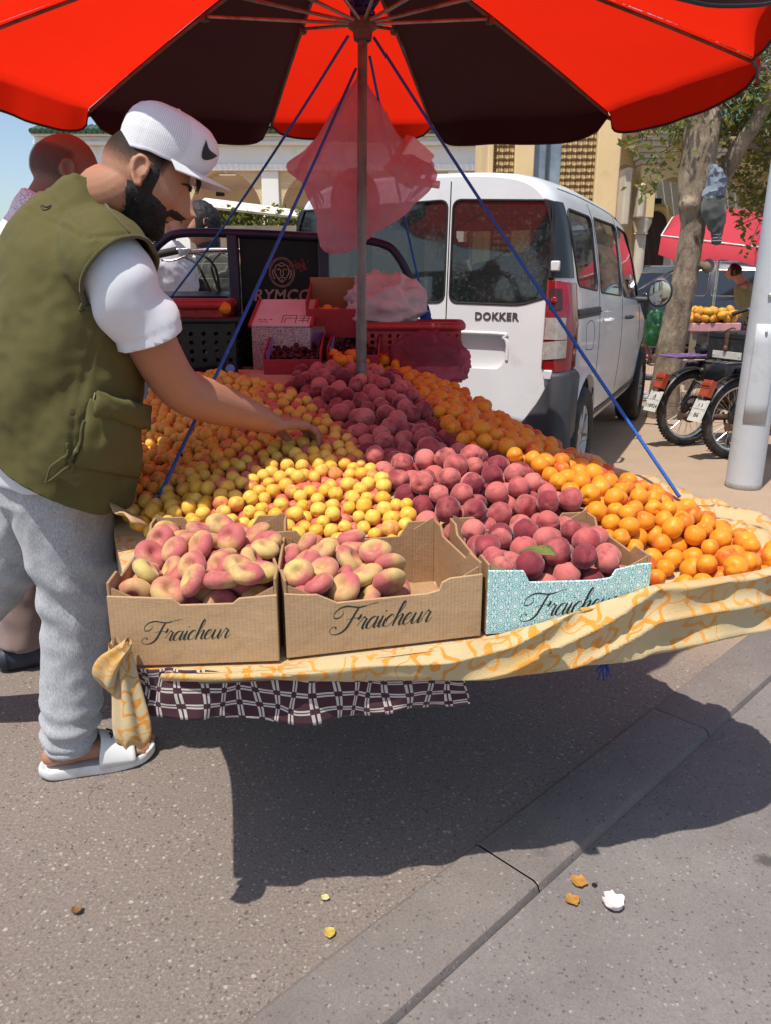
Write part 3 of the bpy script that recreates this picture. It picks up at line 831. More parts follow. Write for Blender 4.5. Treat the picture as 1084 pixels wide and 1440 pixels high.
# regions on the table, surveyed on the photograph and laid onto the sloping surface
R_DARK = [(400, 552), (425, 522), (470, 512), (520, 520), (548, 525), (580, 555), (606, 590), (652, 640), (648, 664), (575, 678), (535, 668), (505, 615), (465, 582)]
R_PINK = [(540, 664), (572, 640), (655, 632), (712, 646), (770, 690), (800, 690), (808, 740), (840, 775), (690, 800), (622, 782), (604, 742), (584, 712)]
R_ORA = [(468, 522), (470, 492), (530, 480), (560, 500), (640, 545), (740, 602), (850, 662), (950, 702), (1000, 735), (1095, 775), (1095, 822), (1000, 832), (925, 835), (915, 800), (870, 780), (800, 735), (775, 690), (705, 648), (645, 632), (610, 590), (584, 556), (552, 526), (510, 518)]
R_YEL = [(163, 706), (180, 640), (198, 552), (240, 532), (310, 524), (395, 542), (460, 580), (512, 612), (536, 655), (566, 678), (594, 718), (600, 765), (560, 812), (430, 770), (300, 760), (205, 746)]
BB = (-1.0, 1.05, 1.25, 3.2)
pea = fill(R_DARK, 260, .0225, .0300, .038, BB, lift=.03)
pink = fill(R_PINK, 230, .0215, .0292, .046, BB, lift=.03)
ora = fill(R_ORA, 520, .0180, .0242, .046, BB, lift=.025)
yel = fill(R_YEL, 1400, .0146, .0194, .030, BB, lift=.02)

# fruit in the three front boxes
def box_fill(M0, Wd, D, n, r0, r1, zcap, hs=1.0, skip=None, wall=.016):
    inv = M0.inverted(); base = (M0 @ Vector((0, 0, .007))).z
    def ok(x, y):
        p = inv @ Vector((x, y, base))
        return wall+r0*.8 < p.x < Wd-wall-r0*.8 and wall+r0*.8 < p.y < D-wall-r0*.8 and not (skip and skip(p.x, p.y))
    out = []; fails = 0
    while len(out) < n and fails < n*5:
        p = M0 @ Vector((RND.uniform(.03, Wd-.03), RND.uniform(.03, D-.03), 0))
        if not ok(p.x, p.y): fails += .2; continue
        q = HEAP.drop(p.x, p.y, RND.uniform(r0, r1), lambda x, y: base, ok, zcap, RND)
        if q: out.append(q)
        else: fails += 1
    return out
d1 = box_fill(B1[1], .277, .37, 150, .0222, .0256, .118)
d2 = box_fill(B2[1], .354, .27, 100, .0222, .0256, .100, skip=lambda x, y: x > .17+.20*(.27-y) and x > .20)
b3 = box_fill(B3[1], .313, .29, 90, .0236, .0282, .10)

RY, RO, RP, RD = .02, .024, .0330, .0255
my = variants('yellow_apricot', YEL, RY, 6, suture=.10, dimple=.18, nu=20, nv=14)
mo = variants('orange_apricot', ORA, RO, 6, suture=.11, dimple=.20, nu=24, nv=16)
mp = variants('peach', PEA, RP, 6, suture=.09, dimple=.22)
mpl = variants('peach', PEAL, RP, 2, suture=.06, dimple=.17)
mdn = variants('flat_peach', DON, RD*1.26, 5, suture=.025, dimple=0, flat=.60, donut=.46, irr=.03, nu=32, nv=20)
place(mp*6+mpl[:1], 'peach', pea, 'dark red peach in the shaded heap around the umbrella pole', 'peach', 'dark peaches in the shade', R=RP)
place(mp*5+mpl, 'peach', pink, 'fuzzy pink peach in the sunlit heap between yellow and orange apricots', 'peach', 'pink peaches in the sun', R=RP)
place(mp*5+mpl, 'peach', b3, 'fuzzy pink peach inside the teal patterned box', 'peach', 'peaches in the teal box', R=RP)
so_ = nearest_first(ora); so_, sr = so_[:250], so_[250:]
place(mo, 'orange_apricot', so_, 'plump orange apricot in the heap along the right edge of the table', 'apricot', 'orange apricots', R=RO)
if sr: rest_as_stuff(mo, 'buried_orange_apricots', sr, 'orange apricots buried deep in the heap along the table edge', 'apricots', RO)
for o in bpy.data.objects:
    if o.name.startswith('orange_apricot'): pass
sy_ = nearest_first(yel); sy_, sr = sy_[:298], sy_[298:]
place(my, 'yellow_apricot', sy_, 'small yellow apricot blushed with red in the heap under the reaching hand', 'apricot', 'small yellow apricots', R=RY)
if sr: rest_as_stuff(my, 'buried_yellow_apricots', sr, 'small yellow apricots lying lower down in the heap', 'apricots', RY)
def flat_tilt(objs):
    for o in objs:
        o.rotation_euler = (RND.gauss(.50, .42), RND.gauss(0, .42), RND.uniform(-PI, PI))
        if RND.random() < .14: o.rotation_euler = (RND.uniform(.6, 1.2), RND.uniform(-.4, .4), RND.uniform(-PI, PI))
flat_tilt(place(mdn, 'flat_peach', d1, 'flat peach blushed red over yellow, heaped in the full box by the grey sweatpants', 'flat peach', 'flat peaches in the full box', R=RD))
flat_tilt(place(mdn, 'flat_peach', d2, 'flat peach blushed red over yellow, in the half filled middle box', 'flat peach', 'flat peaches in the middle box', R=RD))
# leaves among the fruit
LEAF = mat('dry green leaf', (.10, .16, .03), .6, .4, 40, col2=(.22, .22, .05))
def leaf_at(u, v, z, L, ang, label):
    c = P(u, v, z=z); mb = MB(); pts = []
    for i in range(9):
        s = i/8; hw = .32*L*math.sin(PI*min(1, s*1.02+.0))**.8+.0008
        pts.append([(math.cos(ang)*L*(s-.5)-math.sin(ang)*hw*q, math.sin(ang)*L*(s-.5)+math.cos(ang)*hw*q, .010*math.sin(3*s)+.25*hw*abs(q)+.003*math.sin(9*s+q)) for q in (-1, -.5, 0, .5, 1)])
    mb.grid(np.array(pts)+np.array(tuple(c))); o = single('leaf', mb, LEAF, label, 'leaf', smooth=180)
    md = o.modifiers.new('t', 'SOLIDIFY'); md.thickness = .0006
leaf_at(756, 782, .80, .062, -.5, 'small curled green leaf lying on pink peaches above the teal box')
leaf_at(384, 640, .785, .045, .2, 'pale green leaf lying on yellow apricots below the hand')
# ------------------------------------------------------------------ market umbrella over the table
UC = Vector((-.12, 2.66, 0)); UR = 1.285
def fabric(name, col, trans, fac, tint_noise=.12):
    t = NT(name); n = t.noise(2.5, 6, .6); wv = t.noise(900, 2, .6)
    c1 = t.mix(n, tuple(q*(1-tint_noise) for q in col), tuple(min(1, q*(1+tint_noise)) for q in col))
    c2 = t.mix(n, tuple(q*(1-tint_noise) for q in trans), trans)
    nr = t.bump(t.math('ADD', t.math('MULTIPLY', wv, .3), t.noise(14, 4)), .18, .004)
    d = t.bsdf(col=c1, rough=.75, spec=.2, nrm=nr)
    tr = t.n('ShaderNodeBsdfTranslucent', {'Color': c2, 'Normal': nr}).outputs[0]
    return t.done(t.n('ShaderNodeMixShader', {0: fac, 1: d, 2: tr}).outputs[0])
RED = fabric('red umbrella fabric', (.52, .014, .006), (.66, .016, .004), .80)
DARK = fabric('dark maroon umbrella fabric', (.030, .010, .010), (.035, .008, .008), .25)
TRIM = mat('black trim', (.012, .010, .012), .7, .2, 50)
STEEL = mat('worn steel tube', (.30, .27, .25), .42, .35, 9, bs=60, bst=.15, metal=.85, dirt=(.16, .09, .05), ds=14, dlo=.52, dhi=.7)
STEELP = mat('weathered pole', (.20, .18, .17), .5, .35, 6, bs=80, bst=.2, metal=.6, dirt=(.11, .07, .05), ds=11, dlo=.5, dhi=.7, stretch=(3, 3, .5))
IRON = mat('rusty iron rib', (.16, .11, .08), .6, .4, 20, metal=.5, dirt=(.20, .09, .04), ds=18)
umb = thing('market_umbrella', 'big red and dark maroon panelled umbrella on a steel pole over the fruit table', 'umbrella', (UC.x, UC.y, .0))
HUBZ = 1.985
APEX = Vector((UC.x, UC.y, 2.27))
def ribdir(k): a = math.radians(72+36*k+1.5); return Vector((math.cos(a), math.sin(a), 0))
def ribpt(k, f):
    k = k % 10; d = ribdir(k)*(UR*f)
    if k in (0, 1): d.x *= .88; d.y *= .87
    if k in (5, 6): d *= .93
    if k in (4, 7): d *= .96
    p = UC+d; return Vector((p.x, p.y, 2.265-(.362 if k in (0, 1) else .375)*f**1.2))
NF, NSP = 26, 22
for k in range(10):
    pts = np.zeros((NF, NSP+1, 3))
    for i in range(NF):
        f = .025+.975*i/(NF-1)
        a, b = ribpt(k, f), ribpt(k+1, f)
        for j in range(NSP+1):
            s = j/NSP; p = a.lerp(b, s)
            sag = 4*s*(1-s)
            inw = (UC-p); inw.z = 0
            p += inw*(.035*sag*f*f); p.z += -.010*sag*f+.006*mnoise.noise((p.x*4, p.y*4, k))*f
            pts[i, j] = p
    # valance: rounded flap below the rim
    nvv = 9; fl = np.zeros((nvv, NSP+1, 3)); out = (ribdir(k)+ribdir(k+1)).normalized()
    for j in range(NSP+1):
        s = j/NSP; e = abs(2*s-1); dep = .014+(.052 if k == 0 else .085)*(max(0, 1-e**5.5))**.55
        dep *= 1+.05*math.sin(k*3+s*5)
        for i in range(nvv):
            q = i/(nvv-1); p = Vector(pts[-1, j]); p.z -= dep*q
            p += out*(.012*math.sin(s*9+k*2)*q+.012*q+.004*math.sin(s*25+k)*q)
            fl[i, j] = p
    allp = np.concatenate([pts, fl[1:]], 0)
    mb = MB(); mb.grid(allp)
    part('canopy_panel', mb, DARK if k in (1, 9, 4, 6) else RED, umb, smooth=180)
    mb = MB(); mb.tube([tuple(q) for q in allp[-1]], .0042, 6); part('trim', mb, TRIM, umb)
    mb = MB(); mb.tube([tuple(ribpt(k, f)-Vector((0, 0, .012))) for f in np.linspace(.02, 1, 14)], .0055, 7); r = part('rib', mb, IRON, umb)
    # strut from the sliding collar to the middle of the rib, with its bracket
    m_ = ribpt(k, .47)-Vector((0, 0, .014)); h = Vector((UC.x+.05, UC.y, HUBZ))+ribdir(k)*.03
    mb = MB(); mb.tube([h, m_], .0055, 7); part('strut', mb, STEEL, r)
    mb = MB(); mb.box(tuple(m_-Vector((0, 0, .006))), (.026, .026, .02), Matrix.Rotation(math.radians(72+36*k), 4, 'Z')); part('bracket', mb, IRON, r, bevel=.003)
    e = ribpt(k, 1.0); mb = MB(); mb.tube([e-Vector((0, 0, .02)), e+ribdir(k)*.02-Vector((0, 0, .022))], .009, 8); part('rib_tip', mb, IRON, r)
# pole: slightly out of true
PB, PT = Vector((-.095, 2.68, .0)), Vector((UC.x+.055, 2.68, 2.26))
def polept(z): return PB.lerp(PT, (z-PB.z)/(PT.z-PB.z))
mb = MB(); mb.tube([polept(z) for z in np.linspace(.02, 1.10, 12)], .0185, 16); part('lower_pole', mb, STEELP, umb)
mb = MB(); mb.tube([polept(z) for z in np.linspace(1.05, 2.26, 12)], .0150, 16); part('upper_pole', mb, STEELP, umb)
c = polept(HUBZ)
mb = MB(); mb.lathe([(.017, -.045), (.027, -.045), (.030, -.02), (.044, -.012), (.044, .010), (.028, .016), (.025, .05), (.017, .05)], 20, Matrix.Translation(c)); part('collar', mb, IRON, umb)
# ------------------------------------------------------------------ blue ropes
def rope_mat():
    t = NT('blue nylon rope'); n = t.noise(130, 4, .7)
    c = t.mix(n, (.010, .045, .26), (.03, .16, .55)); c = t.mix(t.math('MULTIPLY', t.ramp(t.noise(9, 5), [(.5, 0), (.75, 1)]), .35), c, (.10, .16, .30))
    return t.done(t.bsdf(col=c, rough=.6, spec=.3, nrm=t.bump(t.noise(900, 2), .3, .001)))
ROPE = rope_mat()
def rope_geo(mb, path, r=.0044, pitch=.030, n=12, seg=.0042):
    C = catmull(path, 24); L = np.concatenate([[0], np.cumsum(np.linalg.norm(np.diff(C, axis=0), axis=1))])
    m = max(8, int(L[-1]/seg)); S = np.linspace(0, L[-1], m)
    Q = np.stack([np.interp(S, L, C[:, k]) for k in range(3)], 1)
    T = np.gradient(Q, axis=0); T /= np.linalg.norm(T, axis=1)[:, None]
    up = np.array((.3, .1, 1.0)); A = np.cross(T, up); A /= np.linalg.norm(A, axis=1)[:, None]; B = np.cross(T, A)
    pts = np.zeros((m, n, 3))
    for k in range(n):
        a = 2*PI*k/n; rr = r*(.86+.22*np.abs(np.cos(1.5*(a-2*PI*S/pitch))))
        pts[:, k] = Q+A*(rr*math.cos(a))[:, None]+B*(rr*math.sin(a))[:, None]
    mb.grid(pts, cv=True, flip=True)
    for e in (0, m-1): mb.f.append([mb.n-m*n+e*n+k for k in range(n)]); mb.mi.append(0)
def wrap(mb, z0, turns, r=.021, rr=.0042):
    c = polept(z0)
    mb.tube([(c.x+r*math.cos(a), c.y+r*math.sin(a), z0+a*.0009) for a in np.linspace(0, 2*PI*turns, int(turns*14))], rr, 7)
def sagline(a, b, sag, n=6):
    return [tuple(Vector(a).lerp(Vector(b), t)-Vector((0, 0, sag*4*t*(1-t)))) for t in np.linspace(0, 1, n)]
CAB_Y = 3.47
h0 = polept(1.955)
ROPES = [
 (h0+Vector((-.045, .01, 0)), P(241, 418, y=CAB_Y), .025, 'dark blue rope from the umbrella collar to the cab frame behind the white cap'),
 (polept(1.86)+Vector((-.02, -.01, 0)), P(213, 722, y=1.76), .010, 'bright blue rope running in front of the pink bag down to the near table edge'),
 (h0+Vector((.035, -.01, -.01)), P(955, 699, y=1.795), .010, 'long blue rope crossing the white van down to the right table corner'),
 (polept(1.90)+Vector((.022, .012, 0)), P(597, 432, y=CAB_Y), .02, 'blue rope dropping behind the pink bag to a knot on the cab frame')]
for a, b, sg, lb in ROPES:
    mb = MB(); rope_geo(mb, sagline(a, b, sg))
    o = single('rope', mb, ROPE, lb, 'rope', 'blue ropes bracing the umbrella', base=tuple(b), smooth=180)
# bundle of rope wound round the pole under the collar
mb = MB()
for i in range(5): wrap(mb, HUBZ+.012+.011*i, 1.9, .030+.006*math.sin(i*2.1))
for i in range(7):
    c = polept(HUBZ+.05); a = i*.95; p = [c+Vector((.03*math.cos(a), .03*math.sin(a), -.01)), c+Vector((.055*math.cos(a+.5), .055*math.sin(a+.5), .03+.012*math.sin(i))), c+Vector((.028*math.cos(a+1.2), .03*math.sin(a+1.2), .055)), c+Vector((.02*math.cos(a+1.9), .02*math.sin(a+1.9), .0))]
    mb.tube(catmull([tuple(q) for q in p], 7), .0050, 7)
wm = MB()
for z_ in (1.940, 1.947, 1.954): wrap(wm, z_, 2.2)
single('rope_wrap', wm, ROPE, 'blue rope wound tightly around the pole just below the umbrella collar', 'rope', smooth=180)
single('rope_winding', mb, mat('dark blue cord', (.012, .022, .13), .6, .4, 90, bs=400), 'tangle of dark blue cord wound around the pole under the umbrella collar', 'rope', smooth=180)
# knot on the cab frame with hanging loops
mb = MB(); c = P(597, 440, y=CAB_Y-.02)
for i in range(4): mb.tube([(c.x+.022*math.cos(a)*(1-.12*i), c.y+.012*math.sin(a), c.z+.017*math.sin(a)+.009*i-.01) for a in np.linspace(0, 2*PI, 18)], .0052, 7)
mb.tube(catmull([tuple(c), tuple(c+Vector((.028, -.01, -.03))), tuple(c+Vector((.034, -.012, -.075))), tuple(c+Vector((.016, -.01, -.088))), tuple(c+Vector((.012, -.01, -.045))), tuple(c)], 8), .0048, 7)
mb.tube(catmull([tuple(c), tuple(c+Vector((-.006, -.012, -.05))), tuple(c+Vector((.0, -.012, -.095))), tuple(c+Vector((.012, -.012, -.03)))], 8), .0048, 7)
single('rope_knot', mb, ROPE, 'blue rope knot with loose loops on the cab frame beside the pink cloth', 'knot', smooth=180)
# loose blue string end under the towel
mb = MB(); c = P(850, 925, y=1.40)
for i in range(7):
    mb.tube(catmull([tuple(c+Vector((0, 0, .02))), tuple(c+Vector((.005*math.sin(i*2), .004*math.cos(i), -.012))), tuple(c+Vector((.013*math.sin(i*1.7+1), .01*math.cos(i*2), -.034-.006*(i % 3))))], 6), .0018, 6)
single('string_end', mb, mat('frayed blue string', (.012, .05, .30), .7, .4, 90), 'frayed blue string end dangling under the towel above the kerb', 'string', smooth=180)

# ------------------------------------------------------------------ pink plastic bag hanging from the pole
def film(name, col, alpha, rough=.28):
    t = NT(name); n = t.noise(6, 6, .65)
    c = t.mix(n, tuple(q*.78 for q in col), col)
    d = t.bsdf(col=c, rough=rough, spec=.5, nrm=t.bump(t.noise(30, 8, .75, dist=1.2), .9, .02))
    tr = t.n('ShaderNodeBsdfTranslucent', {'Color': c}).outputs[0]
    s = t.n('ShaderNodeMixShader', {0: .62, 1: d, 2: tr}).outputs[0]
    tp = t.n('ShaderNodeBsdfTransparent', {'Color': tuple(min(1, q*1.15) for q in col)}).outputs[0]
    return t.done(t.n('ShaderNodeMixShader', {0: t.math('MULTIPLY_ADD', n, .5, alpha-.25), 1: tp, 2: s}).outputs[0])
FILM = film('pink film', (.96, .64, .71), .68)
def bag_geo(rings, y, seed, depth=.55, pleat=.16, n=72, nv=60):
    R = catmull(rings, 12); ii = np.linspace(0, len(R)-1, nv).astype(int); mb = MB(); pts = []
    for q, i in enumerate(ii):
        u, v, hw = R[i]; c = P(u, v, y=y); w_ = hw/1080*(y*.98); ring = []
        g = q/(nv-1)
        for k in range(n):
            a = 2*PI*k/n
            pl = pleat*(1-g)**1.6*math.cos(13*a+seed+2*mnoise.noise((a, g*2, 1)))+.12*mnoise.noise((math.cos(a)*2.2, math.sin(a)*2.2, g*3.2+seed))+.16*abs(mnoise.noise((math.cos(a)*4+g*3, math.sin(a)*4, g*6+seed)))-.06+.05*mnoise.noise((math.cos(a)*9, math.sin(a)*9, g*12))
            ring.append((c.x+w_*(1+pl)*math.cos(a), c.y+w_*depth*(1+pl)*math.sin(a), c.z+.25*w_*mnoise.noise((math.cos(a)*2, math.sin(a)*2, seed+g*2))))
        pts.append(ring)
    mb.grid(np.array(pts), cv=True); return mb
BY = 2.80
bag = thing('plastic_bag', 'translucent pink plastic bag of cartons hanging on the umbrella pole', 'bag', tuple(P(500, 355, y=BY)))
mb = bag_geo([(509, 100, 3), (508, 118, 9), (507, 150, 30), (503, 190, 50), (503, 222, 72), (510, 250, 92), (515, 275, 80), (505, 305, 58), (487, 332, 36), (478, 348, 24), (474, 357, 4)], BY, 1.3)
part('film', mb, FILM, bag, smooth=180)
# the tall corner of the bag pushed out by a carton
WHT = mat('white carton', (.72, .62, .60), .6, .12, 12)
def inbox(c, size, rot, nm, m_=None):
    mb = MB(); mb.box(tuple(c), size, rot); return part(nm, mb, m_ or WHT, bag, bevel=.004)
inbox(P(575, 228, y=BY+.02), (.10, .07, .13), Matrix.Rotation(.62, 4, 'Y') @ Matrix.Rotation(.4, 4, 'Z'), 'carton', mat('pink carton', (.80, .42, .45), .5, .1, 12))
mb = MB(); mb.tube([P(560, 252, y=BY), P(617, 260, y=BY+.02)], .0125, 14); part('carton_tube', mb, mat('pale pink tube', (.80, .5, .5), .4, .1, 12), bag)
mb = MB(); mb.sphere(tuple(P(500, 285, y=BY+.02)), (.085, .05, .11), 24, 14); part('wadded_bags', mb, mat('wadded pink plastic', (.80, .38, .44), .5, .25, 14, bs=30, bst=.9, bd=.02), bag, smooth=180)
# ------------------------------------------------------------------ people
def skin_mat(name, a, b):
    t = NT(name); n = t.noise(9, 6, .6); f = t.noise(240, 3, .7)
    c = t.mix(n, a, b); c = t.mix(t.math('MULTIPLY', t.ramp(f, [(.45, 0), (.75, 1)]), .22), c, tuple(q*.6 for q in a))
    return t.done(t.bsdf(col=c, rough=.52, spec=.4, sss=.12, srad=(.012, .005, .003), sscale=1.0, nrm=t.bump(f, .18, .002)))
SKIN = skin_mat('tan skin', (.36, .165, .095), (.45, .225, .135))
SKIN2 = skin_mat('ruddy skin', (.42, .19, .12), (.50, .25, .165))
def cloth(name, col, bs=350, var=.14, vs=5, rough=.9, sheen=.2, col2=None, bst=.35, dirt=None):
    return mat(name, col, rough, var, vs, bs=bs, bst=bst, bd=.002, spec=.15, sheen=sheen, col2=col2, dirt=dirt)
OLIVE = cloth('olive canvas', (.092, .081, .027), col2=(.122, .109, .040), vs=3, sheen=.04)
OLIVED = cloth('darker olive canvas', (.085, .075, .028), vs=6)
WHITE = cloth('white cotton', (.66, .67, .70), var=.05, bs=700, bst=.15)
def heather():
    t = NT('grey heather jersey'); v = t.n('ShaderNodeMapping', {'Vector': t.c.outputs['Object'], 'Scale': (1, 1, .22)}).outputs[0]
    n = t.noise(420, 4, .8, v); b = t.noise(4, 5)
    c = t.mix(b, (.235, .242, .258), (.29, .298, .315)); c = t.mix(t.ramp(n, [(.35, 0), (.68, 1)]), c, (.55, .56, .58))
    return t.done(t.bsdf(col=c, rough=.95, spec=.1, sheen=.15, nrm=t.bump(n, .3, .002)))
GREY = heather()
HAIR = mat('black hair', (.012, .010, .009), .55, .4, 220, bs=400, bst=.6, spec=.4)
RUBBER = mat('white slide rubber', (.72, .72, .71), .45, .06, 9, dirt=(.42, .36, .30), ds=9, dlo=.55, dhi=.8)
BLK = mat('black print', (.012, .012, .014), .5, .1, 30)
EYE = mat('eye white', (.62, .58, .54), .25, .05, 20)
IRIS = mat('dark iris', (.03, .015, .008), .15, .1, 50)

def limb(mb, pts, rad, n=18, per=8, up=None, ends=True):
    C = catmull(pts, per); R = catmull([r if hasattr(r, '__len__') else (r, r) for r in rad], per)
    mb.tube([tuple(c) for c in C], [tuple(r) for r in R], n, up=up)
    if ends:
        for c, r in ((C[0], R[0]), (C[-1], R[-1])): mb.sphere(tuple(c), float(min(r)), 14, 10)

HEADF = [  # centre, radius, push: the face's features on an egg-shaped skull (x forward, y left, z up; metres)
 ((.080, 0, -.108), .034, (.014, 0, -.010)), ((.098, 0, .012), .016, (.010, 0, 0)), ((.104, 0, -.012), .016, (.020, 0, 0)), ((.104, 0, -.030), .0160, (.036, 0, -.005)),
 ((.100, .014, -.034), .009, (.006, .004, 0)), ((.100, -.014, -.034), .009, (.006, -.004, 0)),
 ((.094, .030, .030), .018, (.008, 0, 0)), ((.094, -.030, .030), .018, (.008, 0, 0)),
 ((.088, .033, .008), .015, (-.012, 0, 0)), ((.088, -.033, .008), .015, (-.012, 0, 0)),
 ((.096, 0, -.054), .014, (.010, 0, 0)), ((.096, 0, -.068), .014, (.010, 0, 0)), ((.095, 0, -.083), .012, (-.006, 0, 0)),
 ((.070, .055, -.022), .026, (.006, .005, 0)), ((.070, -.055, -.022), .026, (.006, -.005, 0)),
 ((-.07, 0, .02), .07, (-.012, 0, 0)), ((-.055, 0, -.09), .05, (.035, 0, 0)), ((.02, .07, -.085), .04, (0, -.008, 0)), ((.02, -.07, -.085), .04, (0, .008, 0))]
def head_pts(nu=72, nv=54):
    m = MB(); m.sphere((0, 0, 0), (.099, .076, .118), nu, nv); V = m.v[0].copy()
    for c, s, o in HEADF:
        d = np.linalg.norm(V-np.array(c), axis=1); V += np.exp(-(d/s)**2)[:, None]*np.array(o)
    low = np.clip((-.03-V[:, 2])/.09, 0, 1); V[:, 1] *= 1-.18*low
    # mouth line
    d = np.exp(-((V[:, 2]+.061)/.0035)**2)*np.exp(-(V[:, 1]/.024)**2)*(V[:, 0] > .07); V[:, 0] -= .004*d
    return V, m.f
HV, HF = head_pts()
def ear(mb, M, sgn):
    e = M @ Matrix.Translation((-.004, sgn*.076, -.002)) @ Matrix.Rotation(sgn*.38, 4, 'Z') @ Matrix.Rotation(-.18, 4, 'Y')
    rim = [(.010, 0, -.010), (.013, 0, .012), (.004, 0, .028), (-.012, 0, .029), (-.021, 0, .014), (-.020, 0, -.006), (-.012, 0, -.022), (-.002, 0, -.033), (.006, 0, -.028)]
    C = catmull(rim, 6); mb.tube([tuple(e @ Vector((c[0], sgn*(.010+.004*(c[0] < 0)), c[2]))) for c in C], .0042, 8)
    mb.sphere(tuple(e @ Vector((-.005, sgn*.003, 0))), (.016, .006, .027), 14, 10, e)
    mb.sphere(tuple(e @ Vector((.000, sgn*.004, -.028))), (.008, .006, .009), 12, 8, e)
def add_head(mb, M, scale=1.0):
    R = np.array(M.to_3x3()); mb.add(HV @ R.T+np.array(M.translation), HF)
    ear(mb, M, 1); ear(mb, M, -1)
def head_shell(M, wfn, thick, jitter, name, m, parent, spikes=0, slen=.008, seed=1, attr=False):
    """a layer of hair or beard grown out of part of the head"""
    R = np.array(M.to_3x3()); rnd = random.Random(seed)
    W_ = np.array([wfn(*v) for v in HV]); C = HV.mean(0)
    Nn = HV-np.array((0, 0, -.01)); Nn /= np.linalg.norm(Nn, axis=1)[:, None]
    T = np.array([thick(*v) if callable(thick) else thick for v in HV])
    J = np.array([mnoise.noise((v[0]*90, v[1]*90, v[2]*90)) for v in HV])+.6*np.array([mnoise.noise((v[0]*230, v[1]*230, v[2]*230)) for v in HV])
    O = HV+Nn*(W_*(T+jitter*J)-.0006)[:, None]
    mb = MB(); keep = [f for f in HF if max(W_[i] for i in f) > .02]
    mb.add(O @ R.T+np.array(M.translation), keep)
    if spikes:
        cand = [f for f in keep if min(W_[i] for i in f) > .25]; vs, fs = [], []
        for _ in range(spikes):
            f = rnd.choice(cand); a = np.array([rnd.random() for _ in f]); a /= a.sum()
            p = (O[list(f)]*a[:, None]).sum(0); n = (Nn[list(f)]*a[:, None]).sum(0)
            d = n+np.array([rnd.gauss(0, .55) for _ in range(3)])+np.array((.1, 0, -.45)); d /= np.linalg.norm(d)
            s = np.cross(d, [rnd.gauss(0, 1) for _ in range(3)]); s /= np.linalg.norm(s); l = slen*rnd.uniform(.5, 1.3); wd = .0006
            mid = p+d*l*.55+s*l*.15; tip = p+d*l-n*l*.25
            k = len(vs); vs += [p-s*wd-n*.001, p+s*wd-n*.001, mid+s*wd*.7, mid-s*wd*.7, tip]; fs += [(k, k+1, k+2, k+3), (k+3, k+2, k+4)]
        mb.add(np.array(vs) @ R.T+np.array(M.translation), fs)
    me = mb.mesh(name, 180)
    if attr:
        at = me.attributes.new('fade', 'FLOAT', 'POINT'); w2 = np.zeros(len(me.vertices)); w2[:len(W_)] = W_
        at.data.foreach_set('value', w2.astype(np.float32))
    return part(name, me, m, parent)
def fade_mat(name='clipped hair', col=(.016, .012, .010), k=1.0):
    t = NT(name); a = t.n('ShaderNodeAttribute', attribute_name='fade').outputs['Fac']; n = t.noise(420, 4, .8)
    f = t.math('MULTIPLY', t.ramp(t.math('ADD', t.math('MULTIPLY', a, 1.1), t.math('SUBTRACT', n, .85)), [(0, 0), (.75, 1)]), k)
    d = t.bsdf(col=col, rough=.7, spec=.2)
    return t.done(t.n('ShaderNodeMixShader', {0: f, 1: t.n('ShaderNodeBsdfTransparent').outputs[0], 2: d}).outputs[0])
def eyes(M, parent, r=.0118):
    for sg in (1, -1):
        mb = MB(); c = M @ Vector((.0752, sg*.031, .0035)); mb.sphere(tuple(c), r, 18, 12); e = part('eye', mb, EYE, parent)
        mb = MB(); f = M.to_3x3() @ Vector((.82, sg*.12, -.55)).normalized(); mb.sphere(tuple(c+f*r*.62), r*.5, 14, 10); part('iris', mb, IRIS, e)
def brows(M, parent, m=None):
    for sg in (1, -1):
        mb = MB(); pts = [(.100, sg*.014, .025), (.102, sg*.026, .031), (.094, sg*.040, .031), (.081, sg*.050, .025)]
        limb(mb, [tuple(M @ Vector(p)) for p in pts], [.0022, .0030, .0028, .0014], 8, 5); part('eyebrow', mb, m or HAIR, parent, smooth=180)

